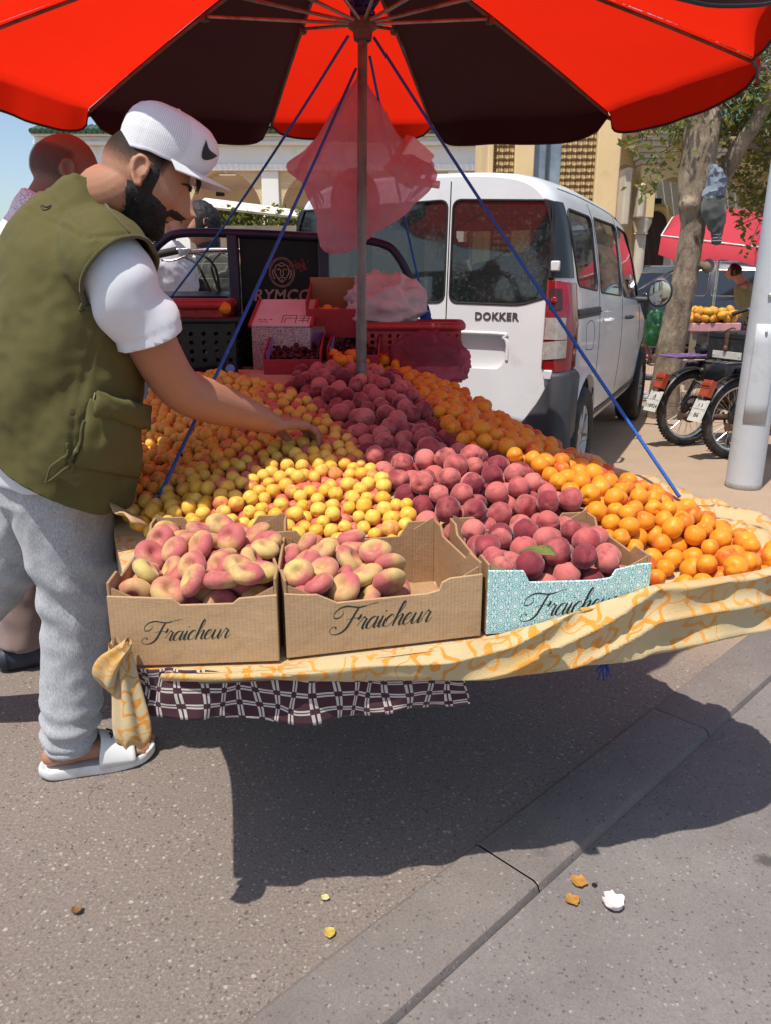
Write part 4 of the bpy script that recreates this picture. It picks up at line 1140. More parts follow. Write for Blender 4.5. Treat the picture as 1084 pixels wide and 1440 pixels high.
def hand(mb, W, f, dn, side, curl=(.45, 1.0, 1.35), L=1.0, thumb=1):
    """W wrist, f towards the knuckles, dn palm side, side: towards the little finger"""
    W = Vector(W); f = Vector(f).normalized(); dn = Vector(dn); dn = (dn-f*dn.dot(f)).normalized(); side = Vector(side); side = (side-f*side.dot(f)-dn*side.dot(dn)).normalized()
    K = W+f*.090*L
    # palm: four metacarpal ridges in one slab
    for o, e in ((-.031, .0), (-.011, .004), (.010, .001), (.029, -.007)):
        mb.tube(catmull([tuple(W+side*o*.55-f*.012), tuple(W+f*.045*L+side*o*.85-dn*.004), tuple(K+side*o+f*e)], 6), [(.0155, .0125)]*6+[(.0135, .0130)]*6+[(.0115, .0105)], 12)
        mb.sphere(tuple(K+side*o+f*e-dn*.001), .0112, 12, 8)
    for i, (o, e, ln) in enumerate(((-.031, .0, .92), (-.011, .004, 1.02), (.010, .001, .95), (.029, -.007, .74))):
        p = K+side*o+f*e; pts = [p]; spread = side*(o*.9)
        for j, (a, s) in enumerate(zip(curl, (.044, .027, .021))):
            a2 = a+(i-1.5)*.10*(-1 if i < 2 else 1)*.6+.05*math.sin(i*2.3)
            p = p+(f*math.cos(a2)+dn*math.sin(a2)+spread*.12)*s*ln*L; pts.append(p)
        C = catmull([tuple(q) for q in pts], 7); r0 = .0098*(1 if i < 3 else .86)
        rr = [r0*(1-.24*k/(len(C)-1)+.05*math.cos(k/7*2*PI)) for k in range(len(C))]
        mb.tube([tuple(c) for c in C], rr, 12); mb.sphere(tuple(C[-1]), rr[-1], 12, 8)
    if thumb:
        b = W+f*.022-side*.020+dn*.006
        pts = [b, b+f*.030-side*.020+dn*.010, b+f*.060-side*.026+dn*.026, b+f*.080-side*.018+dn*.044]
        C = catmull([tuple(q) for q in pts], 7); mb.tube([tuple(c) for c in C], list(np.linspace(.0165, .0095, len(C))), 12); mb.sphere(tuple(C[-1]), .0098, 12, 8)

def foldnoise(fr, amp, ax=(1, 1, 1), seed=0.0, ridge=True):
    def f(p, n):
        q = (p.x*fr*ax[0]+seed, p.y*fr*ax[1], p.z*fr*ax[2])
        a = mnoise.noise(q); b = mnoise.noise((q[0]*2.3+5, q[1]*2.3, q[2]*2.3))
        if ridge: a = .5-abs(a)*1.6
        return amp*(a*.75+b*.35)
    return f

# ================================================================== the fruit seller
man = thing('person', 'fruit seller in olive vest, white cap and grey sweatpants reaching over yellow apricots', 'person', (-.80, 1.74, 0))
SHO = Vector((.60, -.80, 0))            # along his shoulders, towards his right arm
FWD = Vector((.80, .60, 0))
TH = math.radians(31)
HM = Matrix.Translation((-.491, 1.71, 1.433)) @ Matrix.Rotation(math.radians(15), 4, 'Z') @ Matrix.Rotation(TH, 4, 'Y') @ Matrix.Scale(.845, 4)
SH_R = Vector((-.530, 1.585, 1.262)); EL = P(249, 541, y=1.72); WR = P(384, 597, y=1.93)
NK = P(150, 268, y=1.72); CH = P(100, 420, y=1.74); PEL = Vector((-.775, 1.77, .80))
body = MB(); add_head(body, HM)
for sg in (1, -1): body.sphere(tuple(HM @ Vector((.0765, sg*.031, .0085))), (.0128, .0150, .0125), 16, 12, HM.to_3x3()); body.sphere(tuple(HM @ Vector((.0745, sg*.031, -.0015))), (.0120, .0150, .0105), 16, 12, HM.to_3x3())
limb(body, [tuple(P(132, 315, y=1.745)), tuple(P(146, 275, y=1.735)), tuple(HM @ Vector((-.036, 0, -.060))), tuple(HM @ Vector((-.010, 0, 0)))], [.058, .057, .055, .052], 22)
limb(body, [tuple(P(122, 300, y=1.75)), tuple(CH), tuple(P(85, 560, y=1.76)), tuple(PEL)], [(.08, .07), (.13, .10), (.13, .10), (.14, .10)], 20, up=SHO, ends=False)
mid = EL.lerp(WR, .32)
limb(body, [tuple(SH_R.lerp(EL, .10)-SHO*.02), tuple(SH_R.lerp(EL, .5)+Vector((-.006, -.01, 0))), tuple(EL), tuple(mid+Vector((0, -.004, -.006))), tuple(EL.lerp(WR, .7)), tuple(WR)], [.052, .054, .050, .0505, .039, (.030, .024)], 22)
hf = (P(430, 597, y=2.02)-WR).normalized()
hand(body, WR, hf, (0, .05, -1), (.74, -.67, 0), curl=(.30, .85, 1.25), L=1.12)
# far arm hangs beside the body
SH_L = SH_R-SHO*.40; SH_L.z = 1.25; ELL = SH_L+Vector((-.02, .03, -.29)); WRL = ELL+Vector((.06, .05, -.25))
limb(body, [tuple(SH_L.lerp(ELL, .1)), tuple(ELL), tuple(ELL.lerp(WRL, .4)), tuple(WRL)], [.050, .048, .046, .028], 18)
hand(body, WRL, (.1, .1, -1), (.5, -.6, 0), (.6, .5, 0), curl=(.3, .5, .4))
# legs and feet
HIP_R = Vector((-.745, 1.715, .79)); KN_R = P(108, 862, y=1.745); AN_R = Vector((-.815, 1.735, .085)); FD = Vector((.93, .37, 0)).normalized(); FL = Vector((-FD.y, FD.x, 0))
HIP_L = HIP_R-SHO*.17; KN_L = Vector((-1.05, 1.90, .45)); AN_L = Vector((-1.45, 1.98, .10)); FD2 = Vector((.97, .25, 0)).normalized()
for H_, K_, A_, d in ((HIP_R, KN_R, AN_R, FD), (HIP_L, KN_L, AN_L, FD2)):
    l = Vector((-d.y, d.x, 0))
    limb(body, [tuple(H_), tuple(K_), tuple(K_.lerp(A_, .4)), tuple(A_)], [.08, .055, .052, .036], 16)
    A0 = Vector((A_.x, A_.y, 0))
    limb(body, [tuple(A0-d*.048+Vector((0, 0, .055))), tuple(A0-d*.01+Vector((0, 0, .064))), tuple(A0+d*.07+Vector((0, 0, .058))), tuple(A0+d*.135+Vector((0, 0, .044))), tuple(A0+d*.165+Vector((0, 0, .038)))],
         [(.024, .027), (.036, .032), (.028, .038), (.017, .044), (.013, .040)], 18, up=(0, 0, 1))
    limb(body, [tuple(A_), tuple(A0+Vector((0, 0, .06)))], [.036, .034], 16)
    for i, (o, ln, r) in enumerate(((.034, .052, .0125), (.013, .050, .0085), (-.004, .044, .008), (-.020, .036, .0078), (-.034, .026, .0075))):
        b = A0+d*.150+l*o*(1 if d is FD else 1)+Vector((0, 0, .036))
        mb_ = [tuple(b), tuple(b+d*ln*.5+Vector((0, 0, .004))), tuple(b+d*ln-Vector((0, 0, .004)))]
        limb(body, mb_, [r, r, r*.9], 10, 4)
me = fused(body, .0036, 2, .5)
part('body', me, SKIN, man, smooth=180)
eyes(HM, man, .0098)
brows(HM, man)
# eyelid creases and closed look downwards come from the socket; beard, moustache, clipped hair
def beard_w(x, y, z):
    ay = abs(y)
    side = sstep(.012, .030, ay+.0)                                         # keep the mouth and nose free
    jaw = sstep(-.030-.25*max(0, x-.03), -.052-.25*max(0, x-.03), z)*sstep(-.035, -.012, x)
    burn = sstep(.002, .010, x)*sstep(.030, .020, x)*sstep(.030, .0, z)*sstep(.045, .06, ay)
    must = sstep(.009, .004, abs(z+.0475))*sstep(.070, .085, x)*sstep(.034, .026, ay)
    lips = sstep(.014, .009, abs(z+.061))*sstep(.080, .090, x)*sstep(.026, .018, ay)
    chin = sstep(-.072, -.082, z)*sstep(.0, .03, x)
    b = max(jaw*(1 if x < .075 else max(side*sstep(-.04, -.055, z), chin)), .55*burn, .8*must, chin)
    return b*(1-lips)*(1 if z < .02 else 1)
head_shell(HM, beard_w, lambda x, y, z: .010+.020*sstep(-.05, -.11, z)*sstep(-.01, .05, x), .0040, 'beard', HAIR, man, spikes=4200, slen=.011, seed=4)
def stub(x, y, z):
    w_ = sstep(.055, .02, x)*sstep(-.075, .02, z+.25*max(0, -x-.02)*0)*sstep(-.004, -.03, -abs(y)+.02*0-.03)
    earz = math.exp(-(((x+.004)/.024)**2+((z+.002)/.034)**2))
    return max(0, min(1, w_*(1-.8*earz)))*(.45+.55*sstep(-.03, .05, z))
head_shell(HM, stub, .0014, .0004, 'clipped_hair', fade_mat(k=.9), man, attr=True)
# a few wet locks under the brim
mb = MB(); rnd = random.Random(5)
for i in range(26):
    y0 = rnd.uniform(-.035, .03); a = Vector((.094+rnd.uniform(-.004, .004), y0, .068)); e = rnd.uniform(.010, .030)
    C = catmull([tuple(HM @ a), tuple(HM @ (a+Vector((.012+.3*e, rnd.uniform(-.006, .006), -.012)))), tuple(HM @ (a+Vector((.012+.5*e, rnd.uniform(-.012, .010), -.022-e*.6))))], 5)
    mb.tube([tuple(c) for c in C], list(np.linspace(.0011, .0003, len(C))), 5)
part('forelock', mb, HAIR, man)

# ---- cap
def cap_mat():
    t = NT('white cap cloth'); uv = t.c.outputs['UV']; s = t.n('ShaderNodeSeparateXYZ', {0: uv}).outputs
    vo = t.n('ShaderNodeTexVoronoi', {'Vector': uv, 'Scale': 235, 'Randomness': .0}, voronoi_dimensions='2D')
    back = t.math('GREATER_THAN', t.math('ABSOLUTE', t.math('SUBTRACT', s[0], 0)), .115)
    hole = t.math('MULTIPLY', t.math('MULTIPLY', t.math('LESS_THAN', vo.outputs['Distance'], .27), back), t.math('GREATER_THAN', s[1], .012))
    c = t.mix(t.noise(8, 5), (.72, .72, .75), (.80, .80, .82)); c = t.mix(t.math('MULTIPLY', hole, .75), c, (.34, .34, .37))
    return t.done(t.bsdf(col=c, rough=.8, spec=.25, nrm=t.bump(t.math('SUBTRACT', t.noise(600, 2), t.math('MULTIPLY', hole, 1.5)), .4, .002)))
CAPM = cap_mat()
cap = None
def crown(th, h):
    """angle round the head (0 = front), height 0..1 -> world"""
    prof = [(0, 1.0), (.16, 1.03), (.34, 1.045), (.52, 1.02), (.68, .93), (.82, .76), (.92, .54), (.98, .28), (1.0, .0)]
    s = np.interp(h, [p[0] for p in prof], [p[1] for p in prof])
    hh = .124*np.interp(h, [0, .5, .8, 1], [0, .56, .87, 1.0])
    front = max(0, math.cos(th))
    cx, rx, ry = .012, .100, .084
    x = cx+rx*s*math.cos(th)-.024*h**1.6*(1-.35*front)+.016*front*math.sin(PI*min(1, h*1.05))
    y = ry*s*math.sin(th)
    z0 = .047+.20*(rx*s*math.cos(th)+.0)
    seam = -.0012*math.exp(-((((th/(PI/3)+.0) % 1)-.0)/.03)**2)-.0012*math.exp(-((((th/(PI/3)) % 1)-1.0)/.03)**2)
    k = 1+seam*8; dent = .004*mnoise.noise((math.cos(th)*2.2, math.sin(th)*2.2, h*3))*sstep(.2, -.3, math.cos(th))
    return HM @ Vector((cx+(x-cx)*k, y*k, z0+hh+dent))
NTH, NH = 96, 30
pts = np.array([[tuple(crown(2*PI*(i/NTH)-PI, h)) for h in np.linspace(0, 1, NH)] for i in range(NTH+1)])
uv = np.array([[((2*PI*(i/NTH)-PI)*.1, h*.17) for h in np.linspace(0, 1, NH)] for i in range(NTH+1)])
mb = MB(); mb.grid(pts, uv=uv); cap = part('cap', mb, CAPM, man, smooth=180)
md = cap.modifiers.new('t', 'SOLIDIFY'); md.thickness = .0022; md.offset = -1
# brim: a flat visor, thin, slightly curved across
nb, nr = 40, 12; pts = np.zeros((nb, nr, 3))
for i in range(nb):
    th = -1.32+2.64*i/(nb-1)
    a = Vector((.012+.100*math.cos(th), .084*math.sin(th), 0)); a.z = .047+.20*.100*math.cos(th)+.004
    reach = .074*max(0, math.cos(th*1.12))**.55
    for j in range(nr):
        q = j/(nr-1); p = a+Vector((reach*q*(.35+.65*1), a.y*.10*q, 0)); p.z += .16*reach*q-.012*(p.y/.08)**2*q-.004*q
        pts[i, j] = HM @ p
mb = MB(); mb.grid(pts, uv=np.zeros((nb, nr, 2))+.001); o = part('brim', mb, WHITE, cap, smooth=180)
md = o.modifiers.new('t', 'SOLIDIFY'); md.thickness = .0034; md.offset = 0
mb = MB(); c = crown(0, 1.0); mb.sphere(tuple(c), (.007, .007, .004), 14, 8); part('cap_button', mb, WHITE, cap)
# black tick mark on the front right of the crown
tick = catmull([(-.030, .030), (-.0345, .014), (-.033, .000), (-.024, -.0095), (-.010, -.010), (.010, -.0015), (.036, .013)], 8)
tick2 = catmull([(.036, .013), (.020, .0125), (.004, .0125), (-.010, .0135), (-.022, .019), (-.030, .030)], 8)
g = []
k_ = len(tick)
t2 = tick2[::-1]; t2 = np.array([[np.interp(s, np.linspace(0, 1, len(t2)), t2[:, 0]), np.interp(s, np.linspace(0, 1, len(t2)), t2[:, 1])] for s in np.linspace(0, 1, k_)])
for a, b in zip(tick, t2):
    row = []
    for q in np.linspace(0, 1, 5):
        x, y = a*(1-q)+b*q; p = crown(-.60+x*7.4, .35+y/.100*.78); n = (p-(HM @ Vector((.0, 0, .08)))).normalized(); row.append(tuple(p+n*.0022))
    g.append(row)
mb = MB(); mb.grid(np.array(g)); part('tick_emblem', mb, BLK, cap, smooth=180)

# ---- white t-shirt under the vest, with the near sleeve
ts = MB()
def torso(mb, k, drop=0):
    S = [((138, 276), (.075, .068)), ((120, 310), (.140, .086)), ((96, 356), (.205, .122)), ((88, 430), (.212, .150)), ((88, 520), (.212, .168)), ((84, 600), (.205, .165)), ((80, 660+drop), (.200, .165)), ((82, 700+drop), (.19, .155))]
    limb(mb, [tuple(P(u, v, y=1.745)) for (u, v), r in S], [(r[0]*k+ (k-1)*.05, r[1]*k) for (u, v), r in S], 36, 8, up=SHO, ends=False)
torso(ts, .95, -30)
SE = P(212, 474, y=1.625)
def sleeve(mb, a, b, r0, r1, far=False):
    limb(mb, [tuple(a-(b-a)*.35), tuple(a), tuple(a.lerp(b, .5)), tuple(b)], [r0*1.0, r0*1.05, (r0+r1)/2*1.03, r1], 26, 10, ends=False)
limb(ts, [tuple(SH_R-SHO*.10+Vector((-.01, 0, .005))), tuple(SH_R-SHO*.02+Vector((-.004, 0, -.012))), tuple(SH_R.lerp(SE, .55)+Vector((-.006, -.008, .004))), tuple(SE+(SE-SH_R).normalized()*.022)], [.072, .076, .0720, .0725], 28, 10, ends=False)
sleeve(ts, SH_L, ELL.lerp(SH_L, .3), .080, .064)
me = fused(ts, .0070, 3)
ax_ = (SE-SH_R).normalized()
bm = bmesh.new(); bm.from_mesh(me); bmesh.ops.bisect_plane(bm, geom=bm.verts[:]+bm.edges[:]+bm.faces[:], plane_co=SE+ax_*.003, plane_no=ax_)
bmesh.ops.delete(bm, geom=[f for f in bm.faces if (f.calc_center_median()-SE-ax_*.003).dot(ax_) > 0 and (f.calc_center_median()-SE).length < .15], context='FACES'); bm.to_mesh(me); bm.free()
def shirt_fold(p, n):
    d = (p-SH_R); s = d.dot(ax_); near = sstep(.35, .12, (p-(SH_R+ax_*max(0, s))).length)
    ang = math.atan2((d-ax_*s).dot(Vector((0, 0, 1))), (d-ax_*s).dot(Vector((.5, -.8, 0))))
    hem = -.0016*math.exp(-((p-SE).dot(ax_)+.016)**2/.0025**2)*near
    return hem+near*.0060*math.sin(s*46+2.2*math.sin(ang*1.0)+3*mnoise.noise((p.x*6, p.y*6, p.z*6)))*sstep(-.02, .06, s)+foldnoise(13, .004, seed=2)(p, n)
displace(me, shirt_fold)
o = part('t_shirt', me, WHITE, man, smooth=180); md = o.modifiers.new('t', 'SOLIDIFY'); md.thickness = .0025; md.offset = -1
# ---- olive vest
vs = MB(); torso(vs, 1.04)
limb(vs, [tuple(P(150, 256, y=1.735)), tuple(P(138, 280, y=1.74)), tuple(P(122, 316, y=1.745))], [(.066, .062), (.082, .064), (.13, .080)], 28, 8, up=SHO, ends=False)
# shoulders of the vest
limb(vs, [tuple(SH_R-SHO*.12+Vector((-.01, .01, .035))), tuple(SH_R-SHO*.015+Vector((-.008, .0, .004))), tuple(SH_R.lerp(SE, .30)+SHO*.004)], [.080, .088, .086], 28, 8, ends=False)
limb(vs, [tuple(SH_L+SHO*.10+Vector((0, 0, .03))), tuple(SH_L+Vector((0, 0, .01)))], [.085, .07], 20, 8)
me = fused(vs, .0070, 4)
bm = bmesh.new(); bm.from_mesh(me)
a, b = P(-20, 590, y=1.75), P(160, 694, y=1.75); hv = (b-a).normalized(); hn = hv.cross(Vector((0, 1, 0))); hn = hn if hn.z < 0 else -hn
bmesh.ops.bisect_plane(bm, geom=bm.verts[:]+bm.edges[:]+bm.faces[:], plane_co=a, plane_no=hn, clear_outer=True)
# neck opening
nn = (Vector((.45, .20, .86))).normalized(); nc = P(150, 272, y=1.735)
bmesh.ops.bisect_plane(bm, geom=bm.verts[:]+bm.edges[:]+bm.faces[:], plane_co=nc, plane_no=nn, clear_outer=True)
# armhole
an = ((SE-SH_R).normalized()*.75+SHO*.62+Vector((.0, 0, .18))).normalized(); ac = SH_R.lerp(SE, .10)+SHO*.012
cut = [f for f in bm.faces if (f.calc_center_median()-ac).dot(an) > 0]
ad = (SE-SH_R).normalized()
def near_arm(p):
    d = p-SH_R; s = d.dot(ad); return -.08 < s < .058 and (d-ad*s).length < .112
bmesh.ops.bisect_plane(bm, geom=bm.verts[:]+bm.edges[:]+bm.faces[:], plane_co=ac, plane_no=an)
bmesh.ops.delete(bm, geom=[f for f in bm.faces if (f.calc_center_median()-ac).dot(an) > 0 and near_arm(f.calc_center_median())], context='FACES')
bm.to_mesh(me); bm.free()
def vest_fold(p, n):
    u, v = pix(p)
    f = foldnoise(5.5, .011, (1.3, 1.3, .8), 3)(p, n)+foldnoise(17, .0045, (1, 1, 1.2), 8)(p, n)
    f += .006*math.exp(-((v-560)/90)**2)*math.sin(u*.05+v*.035)          # drapes at the waist
    for (x0, y0, x1, y1) in SEAMS:
        L2 = (x1-x0)**2+(y1-y0)**2; t = max(0, min(1, ((u-x0)*(x1-x0)+(v-y0)*(y1-y0))/L2))
        d = math.hypot(u-x0-t*(x1-x0), v-y0-t*(y1-y0)); f -= .0028*math.exp(-(d/2.6)**2)-.0012*math.exp(-((d-6)/3)**2)
    return f
SEAMS = [(60, 268, 128, 335), (128, 335, 185, 330), (36, 296, 128, 338), (142, 440, 105, 580), (105, 580, 98, 655), (148, 440, 112, 575)]
displace(me, vest_fold)
vest = part('vest', me, OLIVE, man, smooth=180)
md = vest.modifiers.new('t', 'SOLIDIFY'); md.thickness = .004; md.offset = -1
def on_vest(u, v, off=.0):
    """nearest point of the vest along the line of sight"""
    o = Vector((0, 0, CAMZ)); d = (P(u, v, t=1.0)-o).normalized()
    inv = wmat(vest).inverted(); ok, loc, no, _ = vest.ray_cast(inv @ o, d) if False else VB(o, d)
    return (loc+no*off, no) if ok else (None, None)
from mathutils.bvhtree import BVHTree
_bm = bmesh.new(); _bm.from_mesh(vest.data); _bm.transform(wmat(vest)); _tree = BVHTree.FromBMesh(_bm); _bm.free()
def VB(o, d):
    loc, no, i, ds = _tree.ray_cast(o, d)
    if loc is None: return False, None, None, None
    if no.dot(d) > 0: no = -no
    return True, loc, no, ds
def vest_patch(quad, nu, nv, lift, name, m, bulge=0.0, wav=0.0, thick=.003):
    """a sewn-on piece that follows the vest; quad: four photo points"""
    A_, B_, C_, D_ = [Vector(q) for q in quad]; pts = []; last = None
    for i in range(nu):
        row = []
        for j in range(nv):
            s, t = i/(nu-1), j/(nv-1); q = A_.lerp(B_, s).lerp(D_.lerp(C_, s), t)
            l = lift+bulge*math.sin(PI*s)**.6*math.sin(PI*t)**.6+wav*mnoise.noise((s*4, t*4, 2))
            p, n = on_vest(q.x, q.y, l)
            if p is None: p = last if last is not None else P(q.x, q.y, y=1.6)
            last = p; row.append(tuple(p))
        pts.append(row)
    mb = MB(); mb.grid(np.array(pts), flip=True); o = part(name, mb, m, vest, smooth=180)
    md = o.modifiers.new('t', 'SOLIDIFY'); md.thickness = thick; md.offset = 0; return o
vest_patch([(126, 560), (196, 588), (196, 672), (104, 655)], 26, 22, .004, 'pocket', OLIVE, .030, .006)
vest_patch([(132, 548), (199, 570), (198, 604), (128, 580)], 22, 10, .022, 'pocket_flap', OLIVE, .014, .004)
def vest_line(pts, r, name, m, off=.002):
    C = catmull(pts, 10); L = []
    for c in C:
        p, n = on_vest(c[0], c[1], off)
        if p is not None: L.append(tuple(p))
    if len(L) > 2:
        mb = MB(); mb.tube(L, r, 6); return part(name, mb, m, vest)
vest_line([(134, 552), (125, 590), (112, 620), (100, 645)], .0016, 'zip_line', mat('tan zip tape', (.30, .26, .14), .7, .3, 60))
vest_line([(118, 590), (104, 640), (80, 668), (66, 676)], .0034, 'cord', OLIVED, .008)
vest_line([(66, 676), (74, 655), (92, 640), (96, 622)], .0030, 'cord', OLIVED, .008)
vest_line([(128, 252), (140, 275), (158, 300), (185, 330)], .0032, 'neck_piping', OLIVED, .001)
# small embroidered mark on the back
for a in ([(58, 290), (62, 296), (70, 294), (73, 289)], [(60, 289), (66, 292), (72, 290)]): vest_line(a, .0012, 'emblem', BLK, .0012)
# armhole piping: along the cut edge of the vest
bm = bmesh.new(); bm.from_mesh(vest.data); bm.transform(wmat(vest)); E = []
for e in bm.edges:
    if e.is_boundary:
        c = (e.verts[0].co+e.verts[1].co)/2
        if abs((c-ac).dot(an)) < .012 and (c-SH_R).length < .3: E.append(c.copy())
bm.free()
if len(E) > 8:
    ce = sum(E, Vector())/len(E); s_ = an.orthogonal().normalized(); t_ = an.cross(s_)
    E.sort(key=lambda c: math.atan2((c-ce).dot(t_), (c-ce).dot(s_)))
    E = E[::3]; mb = MB(); mb.tube([tuple(c) for c in E], .0042, 8, closed=True); part('armhole_piping', mb, OLIVED, vest)

# ---- grey sweatpants
tr = MB()
limb(tr, [tuple(PEL+Vector((-.005, 0, .10))), tuple(PEL+Vector((0, 0, .03))), tuple(PEL-Vector((0, 0, .06)))], [(.185, .145), (.185, .150), (.175, .150)], 28, 8, up=SHO, ends=False)
for H_, K_, A_ in ((HIP_R, KN_R, AN_R), (HIP_L, KN_L, AN_L)):
    limb(tr, [tuple(H_+Vector((-.01, 0, .0))), tuple(H_.lerp(K_, .4)), tuple(K_), tuple(K_.lerp(A_, .45)), tuple(K_.lerp(A_, .85)), tuple(A_+Vector((0, 0, .0)))], [(.118, .118), (.104, .104), .083, .074, .070, .058], 26, 9, ends=False)
me = fused(tr, .0075, 3)
def pants_fold(p, n):
    f = foldnoise(6, .008, (1.4, 1.4, .7), 11)(p, n)+foldnoise(15, .005, (1, 1, .8), 4)(p, n)
    low = sstep(.26, .12, p.z); f += low*.0060*math.sin(p.z*118+2.0*mnoise.noise((p.x*9, p.y*9, p.z*3))*2+p.x*14)*sstep(.075, .11, p.z)
    kn = math.exp(-((p.z-.50)/.09)**2); f += kn*.006*math.sin(p.z*62+p.x*40+p.y*25)
    return f
displace(me, pants_fold)
part('sweatpants', me, GREY, man, smooth=180)
mb = MB()
mb.tube([tuple(AN_R+Vector((.055*math.cos(a), .055*math.sin(a), -.006))) for a in np.linspace(0, 2*PI, 30)[:-1]], [(.012, .007)]*29, 8, closed=True, up=(0, 0, 1))
part('ankle_cuff', mb, GREY, man, smooth=180)
# ---- white slides
def slide(A_, d, nm):
    l = Vector((-d.y, d.x, 0)); A0 = Vector((A_.x, A_.y, 0)); mb = MB()
    out = catmull([(-.080, .0), (-.066, .034), (-.01, .038), (.06, .043), (.125, .052), (.175, .045), (.205, .012), (.200, -.018), (.170, -.044), (.10, -.050), (.02, -.040), (-.05, -.036), (-.074, -.018)], 7, closed=True)
    layers = []
    for z, k in ((.001, .955), (.006, 1.0), (.020, 1.01), (.027, 1.0), (.029, .96), (.024, .90)):
        layers.append([tuple(A0+d*(.06+(x-.06)*k)+l*y*k+Vector((0, 0, z+.006*max(0, (x-.12)/.08)**2+.004*sstep(.02, -.07, x)))) for x, y in out])
    mb.grid(np.array(layers), cv=True); n = len(out); k0 = mb.n-n
    mb.f.append([k0+i for i in range(n)]); mb.mi.append(0); mb.f.append([mb.n-6*n+i for i in reversed(range(n))]); mb.mi.append(0)
    sl = part(nm, mb, RUBBER, man, smooth=50)
    # wide strap over the instep
    pts = []
    for i in range(12):
        s = i/11; x = .072+.083*s; row = []
        hgt = .104-.036*s; hw = .052+.004*s
        for j in range(21):
            a = PI*(j/20); skew = .022*math.cos(a)*(1-s)*.6
            row.append(tuple(A0+d*(x-skew-.02*(1-s)*abs(math.cos(a))**3)+l*hw*math.cos(a)*1.02+Vector((0, 0, .020+(hgt-.020)*math.sin(a)**.75))))
        pts.append(row)
    mb = MB(); mb.grid(np.array(pts)); st = part('strap', mb, RUBBER, sl, smooth=180)
    md = st.modifiers.new('t', 'SOLIDIFY'); md.thickness = .005; md.offset = 1
    return sl, pts
for A_, d in ((AN_R, FD), (AN_L, FD2)):
    sl, pts = slide(A_, d, 'slide_sandal')
    # leaping-figure emblem: body, spread limbs, raised arm
    G = np.array(pts)
    def onstrap(s, a, off=.0058):
        i = s*11; j = a*20; i0, j0 = min(10, int(i)), min(19, int(j)); fi, fj = i-i0, j-j0
        p = G[i0, j0]*(1-fi)*(1-fj)+G[i0+1, j0]*fi*(1-fj)+G[i0, j0+1]*(1-fi)*fj+G[i0+1, j0+1]*fi*fj
        n = p-np.array(tuple(Vector((A_.x, A_.y, .02))+d*.1)); n /= np.linalg.norm(n); return tuple(p+n*off)
    mb = MB()
    for st in ([(.30, .60), (.42, .57), (.52, .55)], [(.52, .55), (.66, .52), (.80, .54)], [(.50, .55), (.60, .60), (.74, .64)], [(.40, .57), (.36, .50), (.24, .47)], [(.38, .58), (.30, .66)]):
        mb.tube([onstrap(*q) for q in catmull(st, 5)], .0022, 6)
    mb.sphere(onstrap(.30, .585), .0035, 8, 6)
    part('emblem', mb, BLK, sl)
# ------------------------------------------------------------------ cargo tricycle behind the table, crates on its bed
NAVY = mat('dark navy paint', (.012, .014, .045), .38, .3, 8, spec=.5, dirt=(.05, .045, .04), ds=10, dlo=.55, dhi=.8)
BLACKP = mat('black gloss panel', (.007, .006, .008), .35, .3, 5, spec=.2, dirt=(.028, .008, .010), ds=9, dlo=.55, dhi=.75)
BLKRUB = mat('black rubber', (.018, .017, .017), .75, .3, 20, bs=120, dirt=(.09, .075, .06), ds=6, dlo=.5, dhi=.8)
CHROME = mat('scratched chrome', (.55, .55, .55), .25, .15, 20, metal=1, dirt=(.18, .13, .10), ds=12, dlo=.55, dhi=.75)
def text_mesh(s, size, M, extrude=.0008, shear=0.0, offset=0.0, spacing=1.0):
    cu = bpy.data.curves.new('t', 'FONT'); cu.body = s; cu.size = size; cu.extrude = extrude; cu.shear = shear; cu.offset = offset; cu.space_character = spacing
    cu.align_x = 'CENTER'; cu.align_y = 'CENTER'; cu.resolution_u = 3
    o = bpy.data.objects.new('t', cu); link(o); dg = bpy.context.evaluated_depsgraph_get(); dg.update()
    me = bpy.data.meshes.new_from_object(o.evaluated_get(dg)); bpy.data.objects.remove(o); me.transform(M)
    return me
FY = CAB_Y
def F_(u, v, dy=0): return P(u, v, y=FY+dy)
tri = thing('cargo_tricycle', 'navy framed cargo tricycle with black RYMCO panel, parked behind the fruit table', 'tricycle', (-.4, 3.3, 0))
mb = MB(); C = catmull([tuple(F_(*q)) for q in [(196, 470), (200, 400), (208, 366), (228, 340), (256, 328), (330, 328), (420, 332), (500, 337), (540, 344), (560, 362), (580, 402), (594, 436), (598, 500)]], 8)
mb.tube(C, .0185, 12); part('cab_hoop', mb, NAVY, tri, smooth=60)
for u in (333, 457):
    mb = MB(); a, b = F_(u, 330), F_(u+1, 560); mb.box(tuple((a+b)/2), (.045, .05, (a-b).length)); part('post', mb, NAVY, tri, bevel=.006)
a, b = F_(340, 332, .02), F_(452, 560, .02); c = (a+b)/2
mb = MB(); mb.box((c.x, c.y, c.z), (b.x-a.x+.02, .012, a.z-b.z)); pan = part('back_panel', mb, BLACKP, tri, bevel=.003)
a, b = F_(200, 422), F_(336, 424); mb = MB(); mb.tube([a, b], .013, 8); part('cross_bar', mb, NAVY, tri)
a, b = F_(455, 424), F_(590, 424); mb = MB(); mb.tube([a, b], .013, 8); part('cross_bar', mb, NAVY, tri)
mb = MB(); c = F_(270, 416, .10); mb.box(tuple(c), (.36, .20, .02), Matrix.Rotation(.1, 4, 'X')); part('dashboard', mb, BLACKP, tri, bevel=.008)
